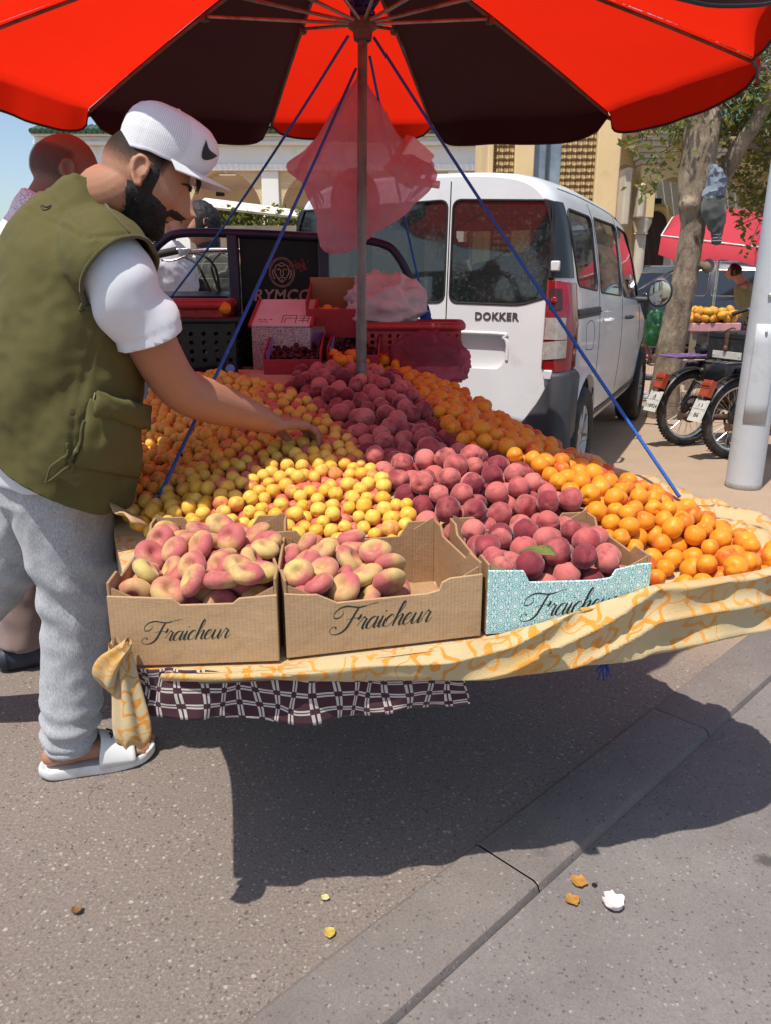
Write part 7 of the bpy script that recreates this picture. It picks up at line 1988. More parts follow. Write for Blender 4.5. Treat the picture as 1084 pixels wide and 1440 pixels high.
part('hood', blob([(1000, 232, 2, .02), (1003, 236, 6, .05), (1007, 248, 11, .08), (1006, 262, 13, .09), (1000, 276, 12, .08), (996, 284, 6, .04)], seed=9, amp=.2), cloth('washed blue denim', (.16, .19, .23), col2=(.24, .28, .33)), jac, smooth=180)
mb = MB()
for v in (330, 335, 339): c = T_(1007, v, JY); mb.tube([(c.x+.044*math.cos(a), c.y+.044*math.sin(a), c.z) for a in np.linspace(0, 2*PI, 24)[:-1]], .004, 5, closed=True)
part('cuff_stripes', mb, mat('light grey stripe', (.32, .33, .33), .9, .1, 30), jac)

# ------------------------------------------------------------------ second stall: red parasol, mangoes on a cart
SY = 11.2
st = thing('market_umbrella', 'plain red parasol shading a second fruit stall beyond the tree', 'umbrella', tuple(P(1000, 470, z=0)))
REDC2 = fabric('faded red canvas', (.55, .055, .075), (.42, .03, .04), .25)
cc = P(1018, 295, y=SY+.3); rim = [P(928, 333, y=SY-.7), P(952, 359, y=SY-1.0), P(1010, 352, y=SY-1.1), P(1058, 350, y=SY-1.0), P(1120, 345, y=SY), P(1100, 318, y=SY+1.2), P(1020, 310, y=SY+1.6), P(945, 312, y=SY+1.1)]
rim = [P(929, 332, y=SY-.6), P(1062, 348, y=SY-1.3), P(1150, 340, y=SY), P(1090, 318, y=SY+1.5), P(945, 306, y=SY+1.0)]
pts = []
for k in range(5):
    for j in range(6):
        a = rim[k].lerp(rim[(k+1) % 5], j/6); row = []
        for i in range(8): f = i/7; p = cc.lerp(a, f); p.z += .10*math.sin(PI*f)-.02*math.sin(PI*j/6)*f; row.append(tuple(p))
        p = a.copy(); row.append(tuple(p-Vector((0, 0, .22+.05*math.sin(k*6+j)))+(a-cc)*.02)); pts.append(row)
mb = MB(); mb.grid(np.array(pts), cu=True); part('canopy', mb, REDC2, st, smooth=60)
mb = MB(); mb.tube([(cc.x, cc.y, 0), tuple(cc)], .022, 10); mb.tube([tuple(cc-Vector((0, 0, .5))), tuple(rim[0].lerp(cc, .3))], .010, 6); mb.tube([tuple(cc-Vector((0, 0, .5))), tuple(rim[1].lerp(cc, .3))], .010, 6); part('pole', mb, CHROME, st)
mb = MB(); rr = []
for k in range(5): rr += [tuple(rim[k].lerp(rim[(k+1) % 5], j/6)+Vector((0, 0, .006))) for j in range(6)]
mb.tube(rr, .010, 5, closed=True); part('white_binding', mb, WHT, st)
ct = P(990, 446, y=9.6)
cart = thing('stall_table', 'low table with a pink paper edge holding mangoes below the red parasol', 'table', (ct.x, ct.y, 0))
mb = MB(); mb.box((ct.x, ct.y, ct.z-.10), (.56, .8, .10)); part('table_top', mb, mat('pink paper edge', (.55, .26, .27), .7, .15, 15), cart, bevel=.01)
for x in (-.24, .24):
    for y in (-.33, .33): mb = MB(); mb.box((ct.x+x, ct.y+y, (ct.z-.15)/2), (.06, .06, ct.z-.15)); part('leg', mb, WOOD, cart)
MANGO = fruit_mat('mango skin', ((.72, .36, .03), (.62, .30, .04)), (.50, .17, .02), (.5, .8), sheen=0)
mm = variants('mango', MANGO, .065, 2, suture=.0, dimple=.0, flat=1.35, nu=14, nv=10); HP = Heap(); sp = []
for _ in range(160):
    q = HP.drop(RND.uniform(ct.x-.25, ct.x+.25), RND.uniform(ct.y-.38, ct.y+.30), RND.uniform(.040, .050), lambda x, y: ct.z-.05, lambda x, y: abs(x-ct.x) < .26 and abs(y-ct.y) < .39, .09, RND, 6)
    if q: sp.append(q)
place(mm, 'mango', sp, 'ripe orange mango heaped on the second stall under the red parasol', 'mango', 'mangoes on the second stall', R=.065)
# black bag of goods and green sack beside the moped
crumple('green_sack', 'bright green plastic sack hanging behind the van mirror and the tree', 'sack', P(922, 468, y=8.6), (.14, .12, .24), mat('green sack plastic', (.012, .10, .025), .4, .3, 9, bs=30, bst=.5, bd=.01), 3, .25)
for i, (u, v) in enumerate(((906, 555), (914, 560))): crumple('litter_paper', ('white crumpled paper scrap on the ground near the van front wheel', 'small pale paper scrap on the ground near the moped rear wheel')[i], 'litter', P(u, v, z=.02), (.16-.06*i, .10, .03), WHT, i+2., .4)
# ------------------------------------------------------------------ cars in the square
def car(label, loc, rz, paint, L=4.4, H=1.58, Wd=1.82, rear=LRED):
    g = thing('parked_car', label, 'car', loc, rz, 'cars parked in the square')
    # front towards +x
    X = [-2.2, -2.16, -2.0, -1.6, -.9, 0, .55, 1.0, 1.6, 2.05, 2.2]; TOP = [.70, .86, 1.02, 1.05, 1.0, .98, .97, .96, .90, .80, .62]
    def body(X, lo, hi, hwid, nm, m, rnd_=.10):
        pts = []
        for x, l, h, w_ in zip(X, lo, hi, hwid):
            r = rnd_; pts.append([(x*L/4.4, s*q*Wd/1.82, z*H/1.58) for s, q, z in [(1, w_*.94, l), (1, w_, l+.12), (1, w_, (l+h)/2), (1, w_*.97, h-r*.5), (1, w_*.86, h), (0, 0, h+.015), (-1, w_*.86, h), (-1, w_*.97, h-r*.5), (-1, w_, (l+h)/2), (-1, w_, l+.12), (-1, w_*.94, l)]])
        mb = MB(); mb.grid(np.array(pts), cv=True, flip=True); n = 11
        mb.f.append(list(range(n))); mb.mi.append(0); mb.f.append([(len(X)-1)*n+k for k in reversed(range(n))]); mb.mi.append(0)
        return part(nm, mb, m, g, world=False, weld=True, smooth=50)
    body(X, [.34, .28, .24, .22, .22, .22, .22, .22, .24, .30, .36], TOP, [.78, .86, .90, .91, .91, .91, .91, .91, .90, .84, .72], 'body', paint)
    XC = [-2.10, -1.95, -1.55, -.9, -.2, .35, .75, 1.25]; HC = [1.02, 1.22, 1.50, 1.57, 1.58, 1.52, 1.32, .98]
    pts = []
    for x, h in zip(XC, HC): pts.append([(x*L/4.4, s*q*Wd/1.82, z*H/1.58) for s, q, z in [(1, .86, .93), (1, .84, 1.0), (1, .84-.18*(h-.95)/.6, max(1.0, h-.10)), (1, .58, h), (-1, .58, h), (-1, .84-.18*(h-.95)/.6, max(1.0, h-.10)), (-1, .84, 1.0), (-1, .86, .93)]])
    mb = MB(); mb.grid(np.array(pts), cv=True, flip=True); part('cabin', mb, paint, g, world=False, weld=True, smooth=50)
    for s in (1, -1):
        for q in ([(-1.72, 1.03), (-1.25, 1.03), (-1.22, 1.42), (-1.50, 1.40)], [(-1.15, 1.03), (-.28, 1.03), (-.28, 1.46), (-1.12, 1.44)], [(-.20, 1.03), (.85, 1.03), (.42, 1.42), (-.20, 1.46)]):
            mb = MB(); fn = lambda x, z: ((x)*L/4.4, s*(.848-.18*(z-.95)/.6+.006)*Wd/1.82, z*H/1.58)
            pf = poly_fill(rquad(q, .05), fn, .4); part('window', pf, VBLKG, g, world=False, smooth=0)
            mb.tube([fn(*p) for p in rquad(q, .05)], .011, 5, closed=True); part('window_trim', mb, CHROME, g, world=False)
    mb = MB(); mb.grid(np.array([[(x*L/4.4-.012, y*Wd/1.82, z*H/1.58) for x, z in ((-2.035, 1.10), (-1.95, 1.22), (-1.66, 1.43))] for y in np.linspace(-.62, .62, 6)])); part('rear_window', mb, VBLKG, g, world=False)
    for s in (1, -1):
        mb = MB(); limb(mb, [(-2.13*L/4.4, s*.52*Wd/1.82, .93*H/1.58), (-2.12*L/4.4, s*.74*Wd/1.82, .94*H/1.58), (-1.93*L/4.4, s*.90*Wd/1.82, .96*H/1.58)], [(.05, .075), (.06, .085), (.045, .03)], 12, 6, up=(1, 0, 0)); part('tail_light', mb, rear, g, world=False, smooth=180)
        mb = MB(); mb.sphere((.75*L/4.4, s*1.0*Wd/1.82, 1.03*H/1.58), (.08, .10, .07), 12, 8); part('mirror', mb, paint, g, world=False)
        for x in (-1.38, 1.36):
            w_ = plain_wheel((x*L/4.4, s*.80*Wd/1.82, .33), (0, s, 0), .33, .22, None); w_.parent = g
        mb = MB(); mb.tube([(-1.5*L/4.4, s*.55*Wd/1.82, 1.575*H/1.58), (.2*L/4.4, s*.55*Wd/1.82, 1.60*H/1.58)], .02, 6); part('roof_rail', mb, CHROME, g, world=False)
    mb = MB(); mb.box((-2.19*L/4.4, 0, .78*H/1.58), (.02, .50, .11)); part('licence_plate', mb, PLATE, g, world=False)
    return g
VBLKG = mat('dark car glass', (.015, .02, .024), .06, .1, 3, spec=.8, coat=.3)
_pw = plain_wheel
def plain_wheel(c, ax, R, wd, root, nm='wheel'):
    M = Matrix.Translation(c) @ Vector((0, 0, 1)).rotation_difference(Vector(ax)).to_matrix().to_4x4()
    mb = MB(); mb.lathe([(R*.70, -wd*.38), (R*.86, -wd*.5), (R*.96, -wd*.42), (R, -wd*.15), (R, wd*.15), (R*.96, wd*.42), (R*.86, wd*.5), (R*.70, wd*.38), (R*.70, -wd*.38)], 32, M); w_ = part(nm, mb, BLKRUB, None)
    mb = MB(); mb.lathe([(0, wd*.42), (R*.2, wd*.45), (R*.3, wd*.30), (R*.62, wd*.34), (R*.70, wd*.36), (R*.70, -wd*.36), (0, -wd*.1)], 24, M); part('rim', mb, CHROME, w_, world=False); return w_
CARP = mat('dark blue car paint', (.016, .022, .040), .2, .2, 4, coat=.6, dirt=(.06, .06, .06), ds=4, dlo=.6, dhi=.9)
CARB = mat('grey blue car paint', (.07, .085, .10), .25, .15, 4, coat=.6)
car('dark blue estate car with a red tail light behind the mango stall', P(985, 440, y=14.5).xy.to_3d(), math.radians(148), CARP)
car('grey blue car half hidden behind the van mirror and tree trunk', P(915, 410, y=17.8).xy.to_3d(), math.radians(120), CARB)
car('dark car with a pale roof line parked behind the tree trunk', P(948, 410, y=20.5).xy.to_3d(), math.radians(172), mat('dark teal car paint', (.02, .045, .06), .2, .2, 4, coat=.6))
# ------------------------------------------------------------------ the arcaded buildings round the square
STW = mat('white plaster', (.78, .77, .73), .85, .05, .8, bs=25, bst=.15, dirt=(.50, .46, .40), ds=1.5, dlo=.58, dhi=.85)
STY = mat('ochre plaster', (.72, .54, .28), .85, .12, 1.5, bs=25, bst=.2, dirt=(.48, .36, .20), ds=3, dlo=.55, dhi=.85)
STP = mat('pale stone trim', (.58, .50, .38), .8, .12, 3, bs=40, bst=.2)
STB = mat('beige plaster', (.70, .60, .48), .85, .1, 2)  # one beige tone with random variation, for plaster and stall board
TILEG = mat('green roof tiles', (.05, .12, .065), .35, .35, 12, dirt=(.16, .17, .10), ds=8)
DOORW = mat('dark brown door', (.045, .022, .016), .6, .3, 9, stretch=(1, 1, .15))
GLASSD = mat('dark window', (.02, .022, .026), .15, .2, 3)
BLUEG = mat('grey blue glazing', (.20, .26, .32), .2, .3, 1.6, spec=.7, dirt=(.34, .40, .46), ds=1.2)
BRICKY = None
def brick_m():
    t = NT('yellow brick'); b = t.n('ShaderNodeTexBrick', {'Vector': t.n('ShaderNodeMapping', {'Vector': t.c.outputs['Object'], 'Rotation': (PI/2, 0, 0)}).outputs[0], 'Color1': (.60, .46, .26, 1), 'Color2': (.66, .52, .32, 1), 'Mortar': (.50, .40, .26, 1), 'Scale': 3.2, 'Mortar Size': .02})
    return t.done(t.bsdf(col=b.outputs[0], rough=.85, nrm=t.bump(b.outputs[1], -.3, .01)))
BRICKY = brick_m()
def sebka_m():
    t = NT('carved lattice plaster'); s = t.n('ShaderNodeSeparateXYZ', {0: t.c.outputs['Object']}).outputs
    a = t.math('MULTIPLY', s[0], 38.0); b = t.math('MULTIPLY', s[2], 32.0)
    u = t.math('SINE', t.math('ADD', a, t.math('MULTIPLY', t.math('SINE', b), .9))); v = t.math('SINE', b)
    h = t.math('MULTIPLY', t.math('SINE', t.math('ADD', a, b)), t.math('SINE', t.math('SUBTRACT', a, b)))
    h = t.math('ADD', h, t.math('MULTIPLY', u, t.math('MULTIPLY', v, .35)))
    c = t.mix(t.ramp(h, [(.0, 0), (.35, 1)]), (.46, .29, .11), (.66, .48, .24))
    return t.done(t.bsdf(col=c, rough=.85, nrm=t.bump(h, 1.0, .09)))
SEBKA = sebka_m()
def arch_wall(mb, M, Wd, H, openings, T, n=18, shoe=.0):
    """wall in local xz with arched openings (x0, x1, spring, base); T deep along y"""
    xs = 0
    ops = sorted(openings)
    def quad(x0, z0, x1, z1):
        if x1-x0 > 1e-4 and z1-z0 > 1e-4:
            v = [(x0, 0, z0), (x1, 0, z0), (x1, 0, z1), (x0, 0, z1), (x0, T, z0), (x1, T, z0), (x1, T, z1), (x0, T, z1)]
            mb.add([tuple(M @ Vector(q)) for q in v], [(0, 1, 2, 3), (5, 4, 7, 6), (3, 2, 6, 7)])
    for x0, x1, sp, bz in ops:
        quad(xs, 0, x0, H); r = (x1-x0)/2; cx = (x0+x1)/2
        if bz > 0: quad(x0, 0, x1, bz)
        arc = []
        for k in range(n+1):
            a = PI-PI*k/n; arc.append((cx+r*math.cos(a)*(1+shoe*math.sin(a)), sp+r*1.12*math.sin(a)))
        for (a, b), (c, d) in zip(arc, arc[1:]):
            for y, fl in ((0, 0), (T, 1)):
                q = [(a, y, b), (c, y, d), (c, y, H), (a, y, H)]; mb.add([tuple(M @ Vector(p)) for p in (q if not fl else q[::-1])], [(0, 1, 2, 3)])
            mb.add([tuple(M @ Vector(p)) for p in [(a, 0, b), (a, T, b), (c, T, d), (c, 0, d)]], [(0, 1, 2, 3)])
        for x, s in ((x0, 1), (x1, -1)):
            q = [(x, 0, bz), (x, T, bz), (x, T, sp), (x, 0, sp)]; mb.add([tuple(M @ Vector(p)) for p in (q if s < 0 else q[::-1])], [(0, 1, 2, 3)])
        xs = x1
    quad(xs, 0, Wd, H)
def bx(mb, M, x0, x1, y0, y1, z0, z1): 
    v = MB(); v.box(((x0+x1)/2, (y0+y1)/2, (z0+z1)/2), (x1-x0, y1-y0, z1-z0)); mb.add([tuple(M @ Vector(q)) for q in v.v[0]], v.f)
# --- white gallery behind the seller: pillars, brick spandrels, cornice and a green tiled edge
GY = 24.0
def gx(u): return P(u, 260, y=GY).x
def gz(v): return P(480, v, y=GY).z
gal = thing('arcade_building', 'long white arcade with brick arches and a green tiled cornice across the square', 'building', (gx(300), GY, 0))
pu = [-8, 122, 252, 381, 511, 641, 771]; X0 = gx(60); MG = Matrix.Translation((X0, GY, 0)); WD = gx(760)-X0
ops = []
for a, b in zip(pu[1:-1], pu[2:]): ops.append((gx(a+14)-X0, gx(b-13)-X0, gz(302), 0))
mb = MB(); arch_wall(mb, MG, WD, gz(241), ops, .5); part('brick_arches', mb, BRICKY, gal, smooth=0)
for u in pu[1:]:
    mb = MB(); bx(mb, MG, gx(u-12)-X0, gx(u+12)-X0, -.10, .60, 0, gz(241)); part('pillar', mb, STW, gal, smooth=0, bevel=.02)
mb = MB(); bx(mb, MG, 0, WD, -.18, .7, gz(241)+.003, gz(232)); bx(mb, MG, 0, WD, -.10, .7, gz(232)+.003, gz(206)); bx(mb, MG, 0, WD, -.32, .7, gz(206)+.003, gz(201)); bx(mb, MG, 0, WD, -.22, .7, gz(201)+.003, gz(194)); bx(mb, MG, 0, WD, -.40, .7, gz(194)+.003, gz(191)); part('cornice', mb, STW, gal, smooth=0, bevel=.015)
mb = MB()
for k in range(int(WD/.16)):
    x = .08+k*.16; mb.tube([tuple(MG @ Vector((x, -.52, gz(190)+.02))), tuple(MG @ Vector((x, .25, gz(181)+.1)))], .075, 8)
bx(mb, MG, 0, WD, -.42, .6, gz(190.5), gz(188)); part('tile_edge', mb, TILEG, gal, smooth=60)
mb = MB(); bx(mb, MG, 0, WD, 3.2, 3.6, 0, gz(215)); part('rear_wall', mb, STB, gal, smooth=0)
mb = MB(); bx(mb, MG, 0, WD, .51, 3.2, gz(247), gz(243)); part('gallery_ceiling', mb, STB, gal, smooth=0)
for u0 in pu[1:-1]:
    for du, v0, v1, w_ in ((45, 320, 292, 6), (60, 320, 292, 7), (75, 320, 293, 6), (60, 276, 266, 6)):
        zc = lambda v: P(480, v, y=GY+3.2).z
        x = P(u0+du, 300, y=GY+3.2).x-X0; hw_ = w_/1080*25
        mb = MB(); arch = [(-hw_, zc(v0)), (hw_, zc(v0))]+[(hw_*math.cos(a), zc(v1)-hw_+hw_*math.sin(a)) for a in np.linspace(0, PI, 9)]
        mb.prism(arch, .03, MG @ Matrix.Translation((x, 3.195, 0)) @ Matrix.Rotation(PI/2, 4, 'X')); part('window', mb, GLASSD, gal, smooth=0)
# --- ochre tower with carved lattice panels behind the van
WY = 13.2
def wx(u): return P(u, 260, y=WY).x
tw_ = thing('tower_building', 'ochre gateway block with carved lattice panels and grey blue glazing behind the van', 'building', (wx(775), WY, 0))
MW = Matrix.Translation((wx(684), WY, 0)); o0 = wx(684); HT = 6.4
segs = [(684, 692, 'p'), (692, 722, 's'), (722, 749, 'p'), (749, 789, 'g'), (789, 836, 's'), (836, 869, 'p')]
for a, b, k in segs:
    mb = MB(); x0, x1 = wx(a)-o0, wx(b)-o0
    if k == 'p': bx(mb, MW, x0, x1, 0, 1.9, 0, HT); part('pilaster', mb, STY, tw_, smooth=0, bevel=.02)
    if k == 's': bx(mb, MW, x0+.002, x1-.002, .10, 1.8, 0, HT-.2); part('lattice_panel', mb, SEBKA, tw_, smooth=0)
    if k == 'g':
        bx(mb, MW, x0+.002, x1-.002, .16, 1.8, 0, HT-.2); part('glazing', mb, BLUEG, tw_, smooth=0)
        mb = MB(); bx(mb, MW, (x0+x1)/2-.02, (x0+x1)/2+.02, .11, .155, 0, HT-.2); part('mullion', mb, mat('dark mullion', (.05, .06, .07), .4, .2, 9), tw_, smooth=0)
mb = MB(); bx(mb, MW, -.12, wx(869)-o0+.12, -.15, 2.05, HT+.002, HT+.35); part('cornice', mb, STP, tw_, smooth=0, bevel=.03)
# --- right hand palace wing: eave, bracketed column, big arch over a white niche and a brown door
EY = 17.5
def ex(u): return P(u, 260, y=EY).x
def ez(v): return P(950, v, y=EY).z
wing = thing('palace_building', 'ochre and white wing with horseshoe arches, carved columns and a green tiled roof', 'building', (ex(950), EY, 0))
E0 = ex(850); ME = Matrix.Translation((E0, EY, 0)); EX = lambda u: ex(u)-E0
mb = MB(); arch_wall(mb, ME, EX(1320), ez(199), [(EX(862), EX(893), ez(250), 0), (EX(913), EX(985), ez(292), 0), (EX(1000), EX(1074), ez(292), 0), (EX(1090), EX(1160), ez(292), 0), (EX(1176), EX(1246), ez(292), 0)], .7); part('arcade_front', mb, STY, wing, smooth=0)
for u in (902, 993, 1082):
    mb = MB(); zc = ez(330); Mc = Matrix.Translation((ex(u), EY-.22, 0))
    mb.lathe([(.17, 0), (.17, .12), (.13, .16), (.115, .2), (.11, zc-.02), (.15, zc), (.13, zc+.04), (.20, zc+.22), (.20, zc+.30), (.0, zc+.30)], 20, Mc); part('column', mb, STP, wing, smooth=50)
    mb = MB(); w2 = .20
    mb.box((ex(u), EY-.22, (zc+.302+ez(235))/2), (.34, .40, ez(235)-zc-.302)); part('pier', mb, STY, wing, smooth=0, bevel=.02)
    mb = MB()
    for i in range(6): mb.box((ex(u), EY-.26-.035*i, ez(235)+.05+.1*i), (.40+.10*i, .44+.06*i, .098))
    part('capital', mb, STP, wing, smooth=0, bevel=.012)
mb = MB(); bx(mb, ME, EX(855), EX(1320), -.75, .9, ez(199)+.003, ez(189)); part('eave', mb, STP, wing, smooth=0, bevel=.03)
mb = MB()
for k in range(60): x = EX(853)+.09+k*.19; mb.tube([tuple(ME @ Vector((x, -.85, ez(188)))), tuple(ME @ Vector((x, 2.2, ez(188)+1.25)))], .09, 8)
part('tiled_roof', mb, TILEG, wing, smooth=60)
mb = MB(); bx(mb, ME, EX(800), EX(1320), 2.4, 2.7, 0, ez(170)); part('niche_wall', mb, STW, wing, smooth=0)
for u0, u1, v in ((905, 937, 300), (1010, 1030, 310)):
    mb = MB(); yb = EY+2.4; x0, x1 = P(u0, 300, y=yb).x, P(u1, 300, y=yb).x; r = (x1-x0)/2; zs = P(920, v, y=yb).z-r
    poly = [(-r, 0), (r, 0)]+[(r*math.cos(a), zs+r*1.15*math.sin(a)) for a in np.linspace(0, PI, 16)]
    mb.prism(poly, .06, Matrix.Translation(((x0+x1)/2, yb-.01, 0)) @ Matrix.Rotation(PI/2, 4, 'X')); d_ = part('door', mb, DOORW, wing, smooth=0)
    mb = MB(); mb.tube([((x0+x1)/2+(r+.1)*math.cos(a), yb-.06, zs+(r*1.15+.1)*math.sin(a)) for a in np.linspace(-.1, PI+.1, 20)], .10, 8); part('door_arch', mb, STY, wing)
mb = MB(); bx(mb, ME, EX(888), EX(897), -.55, -.02, ez(310), ez(262)); bx(mb, ME, EX(868), EX(878), -.50, -.02, ez(320), ez(240)); part('corbel', mb, STP, wing, smooth=0, bevel=.04)
mb = MB(); p = P(921, 283, y=EY+2.2); mb.box(tuple(p), (.22, .22, .12), Matrix.Rotation(.3, 4, 'Z')); part('wall_lamp', mb, GLASSD, wing, bevel=.02)
# --- plain white block further right
QY = 20.5
blk = thing('white_building', 'plain white block with a dark shuttered window, right of the tree', 'building', (P(1060, 260, y=QY).x, QY, 0))
x0 = P(1003, 260, y=QY).x; x1 = x0+8; zt_ = P(1050, 222, y=QY).z
mb = MB(); bx(mb, Matrix.Identity(4), x0, x1, QY, QY+5, 0, zt_); part('wall', mb, STW, blk, smooth=0)
mb = MB(); bx(mb, Matrix.Identity(4), x0-.1, x1, QY-.15, QY+5.1, zt_+.003, zt_+.25); part('parapet', mb, STW, blk, smooth=0, bevel=.03)
w0 = P(1062, 260, y=QY).x
mb = MB(); bx(mb, Matrix.Identity(4), w0, w0+.9, QY-.03, QY+.1, P(1060, 318, y=QY).z, P(1060, 262, y=QY).z); part('window', mb, DOORW, blk, smooth=0)
# --- produce stall behind the tricycle: white boards over greens, seen over the cab
vy = 7.2; vb = P(395, 318, y=vy)
vs_ = thing('produce_stall', 'market stall with white sheet boards over green produce, seen past the navy cab hoop', 'stall', (vb.x, vy, 0))
mb = MB(); mb.box((vb.x-.15, vy, vb.z-.05), (1.3, .7, .06)); 
for x in (-.7, .4):
    for y in (-.3, .3): mb.box((vb.x+x, vy+y, (vb.z-.08)/2), (.05, .05, vb.z-.08))
part('stand', mb, WOOD, vs_, smooth=0)
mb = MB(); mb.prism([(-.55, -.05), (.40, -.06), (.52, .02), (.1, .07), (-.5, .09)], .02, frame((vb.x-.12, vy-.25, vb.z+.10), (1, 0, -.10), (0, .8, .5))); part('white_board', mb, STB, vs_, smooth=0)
mb = MB(); rnd = random.Random(8); vv, ff = [], []
for i in range(900):
    p = Vector((vb.x+rnd.uniform(-.75, .4), vy+rnd.uniform(-.3, .3), vb.z+rnd.uniform(-.02, .14))); f = Vector((rnd.gauss(0, 1), rnd.gauss(0, 1), rnd.gauss(.3, .6))).normalized()*.07; s = f.cross(Vector((rnd.gauss(0, 1), rnd.gauss(0, 1), rnd.gauss(0, 1)))).normalized()*.02
    k = len(vv); vv += [p, p+f*.5+s, p+f, p+f*.5-s]; ff.append((k, k+1, k+2, k+3))
mb.add([tuple(v) for v in vv], ff); part('greens', mb, LEAFM, vs_, smooth=0)

# ------------------------------------------------------------------ other people
def person(label, loc, rz, shirt, pants, skin=SKIN2, hair=None, h=1.0, lean_=0.0, long_=False, shoes=None, head_pitch=.1, head_yaw=0.0, arm_fwd=0.0, collar=False):
    """standing figure facing +x"""
    g = thing('person', label, 'person', loc, rz)
    def X(x, y, z): return Vector((x+lean_*max(0, z-.9)/.6, y, z))*h
    HMl = Matrix.Translation(X(.04, 0, 1.60)) @ Matrix.Rotation(head_yaw, 4, 'Z') @ Matrix.Rotation(head_pitch, 4, 'Y') @ Matrix.Scale(h, 4)
    bd = MB(); add_head(bd, HMl)
    limb(bd, [X(-.02, 0, 1.36), X(-.015, 0, 1.45), X(.015, 0, 1.55)], [.075, .06, .058], 18)
    limb(bd, [X(0, 0, .92), X(0, 0, 1.2), X(-.01, 0, 1.38)], [(.14, .10), (.15, .11), (.12, .09)], 18, up=(0, 1, 0))
    arms = []
    for s in (1, -1):
        S_, E_, W_ = X(-.01, s*.19, 1.36), X(-.03+arm_fwd*.5, s*.24, 1.07), X(.06+arm_fwd, s*.23, .86+arm_fwd*.5); arms.append((S_, E_, W_))
        limb(bd, [S_, E_, E_.lerp(W_, .35), W_], [.054, .044, .042, .027], 16)
        hand(bd, W_, (W_-E_), (-.1, -s, 0), (-1, 0, .1) if s > 0 else (-1, 0, .1), curl=(.3, .5, .4), L=h)
        limb(bd, [X(0, s*.09, .88), X(.02, s*.095, .48), X(-.02, s*.10, .09)], [.085, .055, .04], 14)
        limb(bd, [X(-.05, s*.10, .04), X(.05, s*.105, .045), X(.16, s*.11, .025)], [.034, .04, .022], 12)
    me = fused(bd, .0058, 2); part('body', me, skin, g, world=False, smooth=180)
    eyes_ = []
    for sg in (1, -1):
        m2 = MB(); m2.sphere(tuple(HMl @ Vector((.0775, sg*.031, .004))), .0112*h, 12, 8); part('eye', m2, EYE, g, world=False)
    if hair: head_shell_local(g, HMl, hair)
    t_ = MB()
    if collar: limb(t_, [X(-.015, 0, 1.40), X(-.012, 0, 1.47), X(.0, 0, 1.515)], [.085, .072, .074], 24, 5, ends=False)
    limb(t_, [X(0, 0, .86), X(0, 0, 1.05), X(0, 0, 1.25), X(-.01, 0, 1.38), X(-.02, 0, 1.44)], [(.185, .135), (.18, .135), (.20, .14), (.18, .11), (.085, .08)], 28, up=(0, 1, 0), ends=False)
    for S_, E_, W_ in arms:
        end = W_.lerp(E_, .06) if long_ else S_.lerp(E_, .72)
        pts = [S_+Vector((0, -.03*(1 if S_.y > 0 else -1), .0)), S_.lerp(E_, .4), E_, end] if long_ else [S_+Vector((0, -.03*(1 if S_.y > 0 else -1), 0)), S_.lerp(E_, .4), end]
        limb(t_, pts, [.078, .07, .06, .042] if long_ else [.078, .074, .070], 18, ends=False)
    me = fused(t_, .009, 3); displace(me, lambda p, n: foldnoise(9, .009, (1, 1, 1.3), 2)(p, n)+foldnoise(22, .004)(p, n)); part('shirt', me, shirt, g, world=False, smooth=180)
    p_ = MB(); limb(p_, [X(0, 0, .98), X(0, 0, .84)], [(.178, .13), (.18, .135)], 24, up=(0, 1, 0), ends=False)
    for s in (1, -1): limb(p_, [X(0, s*.085, .88), X(.02, s*.095, .50), X(-.02, s*.10, .08)], [.105, .085, .070], 20, ends=False)
    me = fused(p_, .010, 3); displace(me, lambda p, n: foldnoise(9, .010, (1, 1, .8), 5)(p, n)); part('trousers', me, pants, g, world=False, smooth=180)
    for s in (1, -1):
        m2 = MB(); limb(m2, [X(-.075, s*.10, .045), X(.03, s*.105, .05), X(.15, s*.11, .035), X(.20, s*.11, .03)], [(.04, .045), (.045, .05), (.047, .035), (.03, .025)], 16, 6, up=(0, 1, 0)); part('shoe', m2, shoes or BLKRUB, g, world=False, smooth=180)
    return g
def head_shell_local(g, M, hair):
    wfn = lambda x, y, z: sstep(.05+.3*max(0, z-.06), .02+.3*max(0, z-.06), x)*sstep(-.06, -.02, z+.2*max(0, -x)) if hair != 'side' else sstep(.02, -.02, x)*sstep(-.06, -.02, z)*sstep(.075, .045, z)
    R = np.array(M.to_3x3()); W_ = np.array([wfn(*v) for v in HV]); Nn = HV/np.linalg.norm(HV, axis=1)[:, None]
    th = .014 if hair != 'side' else .003
    O = HV+Nn*(W_*th*(1+.4*np.array([mnoise.noise(tuple(v*60)) for v in HV]))-.0006)[:, None]
    mb = MB(); mb.add(O @ R.T+np.array(M.translation), [f for f in HF if max(W_[i] for i in f) > .03]); me = mb.mesh('hair', 180)
    at = me.attributes.new('fade', 'FLOAT', 'POINT'); at.data.foreach_set('value', (W_*.75).astype(np.float32))
    part('hair', me, HAIR if hair != 'side' else STUB, g, world=False)
STUB = fade_mat('grey stubble', (.09, .075, .065), .75)
def print_m(name, a, b, sc):
    t = NT(name); vo = t.n('ShaderNodeTexVoronoi', {'Vector': t.c.outputs['Object'], 'Scale': sc}); c = t.mix(t.ramp(vo.outputs['Distance'], [(.28, 1), (.42, 0)]), a, b)
    return t.done(t.bsdf(col=c, rough=.9, sheen=.1, nrm=t.bump(t.noise(300, 2), .2, .002)))
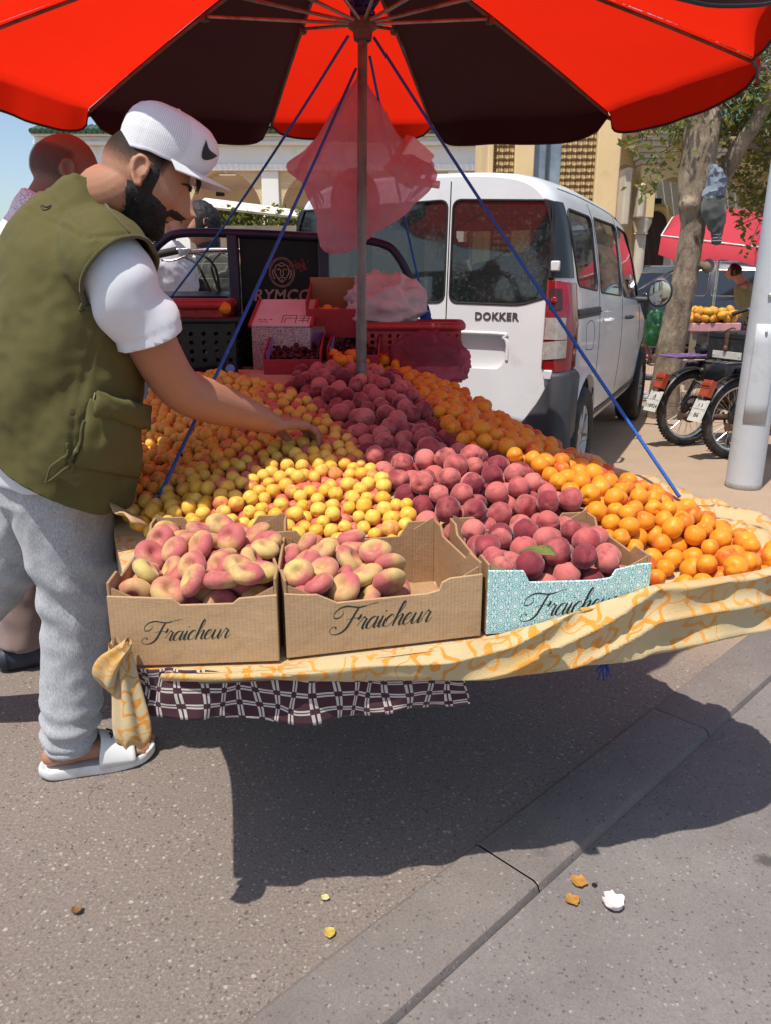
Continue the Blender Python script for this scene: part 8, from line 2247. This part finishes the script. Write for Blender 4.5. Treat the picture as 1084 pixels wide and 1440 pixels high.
def plaidshirt():
    t = NT('dark plaid flannel'); s = t.n('ShaderNodeSeparateXYZ', {0: t.c.outputs['Object']}).outputs
    f = lambda x, p, w_: t.math('LESS_THAN', t.math('FRACT', t.math('MULTIPLY', x, p)), w_)
    h = t.math('ADD', f(t.math('ADD', s[1], s[0]), 12, .45), f(s[2], 12, .45)); l = t.math('MAXIMUM', f(t.math('ADD', s[1], s[0]), 12, .06), f(s[2], 12, .06))
    c = t.mix(t.math('MULTIPLY', h, .5), (.055, .06, .045), (.018, .02, .02)); c = t.mix(t.math('MULTIPLY', l, .6), c, (.22, .22, .15)); return t.done(t.bsdf(col=c, rough=.9, sheen=.2))
bp = P(42, 928, z=0)
person('bald man in a lavender print shirt and pinkish trousers standing behind the fruit seller', (bp.x-.02, bp.y+.05, 0), math.radians(28), print_m('lavender print cotton', (.70, .70, .76), (.33, .34, .52), 150), cloth('pinkish brown twill', (.26, .185, .165)), skin_mat('brown skin', (.20, .115, .080), (.27, .155, .11)), 'side', .965, .22, False, mat('navy shoe', (.025, .03, .05), .6, .2, 20), head_pitch=.35, head_yaw=.12, collar=True)
pp = P(216, 360, y=4.35)
person('person in a plain white t-shirt leaning by the tricycle handlebar', (pp.x, 4.35, 0), math.radians(-20), WHITE, cloth('dark trousers', (.03, .035, .05)), SKIN2, 'full', 1.0, .10, arm_fwd=.05)
pp = P(302, 330, y=4.75)
person('man in a dark plaid flannel shirt standing behind the navy cab hoop', (pp.x-.02, 4.75, 0), math.radians(-115), plaidshirt(), cloth('blue denim', (.04, .06, .11)), SKIN2, 'full', .97, .04, True, head_yaw=-.7, collar=True)
pp = P(1064, 410, y=10.6)
person('person in a khaki jacket bending beside the mango stall', (pp.x+.02, 10.6, 0), math.radians(160), cloth('khaki jacket', (.20, .18, .085)), cloth('black trousers', (.015, .015, .017)), SKIN2, 'full', .86, .30, True)
# ------------------------------------------------------------------ litter on the pavement
DRY = mat('dried apricot peel', (.42, .20, .035), .7, .3, 40, bs=120, bst=.6)
def scrap(name, label, cat, u, v, r, m, seed, z=GZ, thick=.5):
    c = P(u, v, z=z); mb = MB(); mb.sphere((0, 0, 0), 1, 22, 12); o = []
    for x, y, zz in mb.v[0]:
        k = 1+.35*mnoise.noise((x*1.8+seed, y*1.8, zz*1.8))+.2*mnoise.noise((x*4, y*4+seed, zz*4))
        if zz > .1: zz = .1-(zz-.1)*.5                     # cupped, torn open
        o.append((x*k*r+c.x, y*k*r+c.y, max(0, (zz+.9))*r*thick*k+z+.0015))
    mb.v[0] = np.array(o); return single(name, mb, m, label, cat, smooth=60)
scrap('apricot_peel', 'dried piece of orange apricot lying highest on the grey pavement', 'peel', 813, 1243, .016, DRY, 1)
scrap('apricot_peel', 'torn bit of orange apricot peel just below the other one', 'peel', 804, 1268, .014, DRY, 5)
scrap('crumpled_paper', 'crumpled white paper tissue on the grey pavement', 'paper', 862, 1275, .022, WHT, 9, thick=.8)
scrap('fruit_bit', 'small yellow fruit bit squashed at the edge of the kerb', 'litter', 464, 1314, .0115, mat('squashed yellow fruit', (.50, .34, .06), .6, .3, 60), 3, .002)
scrap('fruit_stone', 'brown fruit stone lying alone on the rough asphalt', 'fruit stone', 109, 1283, .0095, mat('brown stone', (.20, .10, .035), .7, .3, 60), 7, .002, .9)
scrap('fruit_bit', 'tiny pale scrap on the asphalt close to the table shadow', 'litter', 458, 1264, .008, mat('pale scrap', (.60, .52, .25), .6, .3, 60), 2, .002)
scrap('dry_leaf', 'brown dry leaf on the shaded pavement beside the kerb', 'leaf', 938, 1046, .013, mat('brown dry leaf', (.16, .05, .02), .8, .3, 60), 4, GZ, .25)
scrap('pebble', 'little black pebble beside the dried apricot pieces', 'pebble', 835, 1246, .006, BLK, 6)
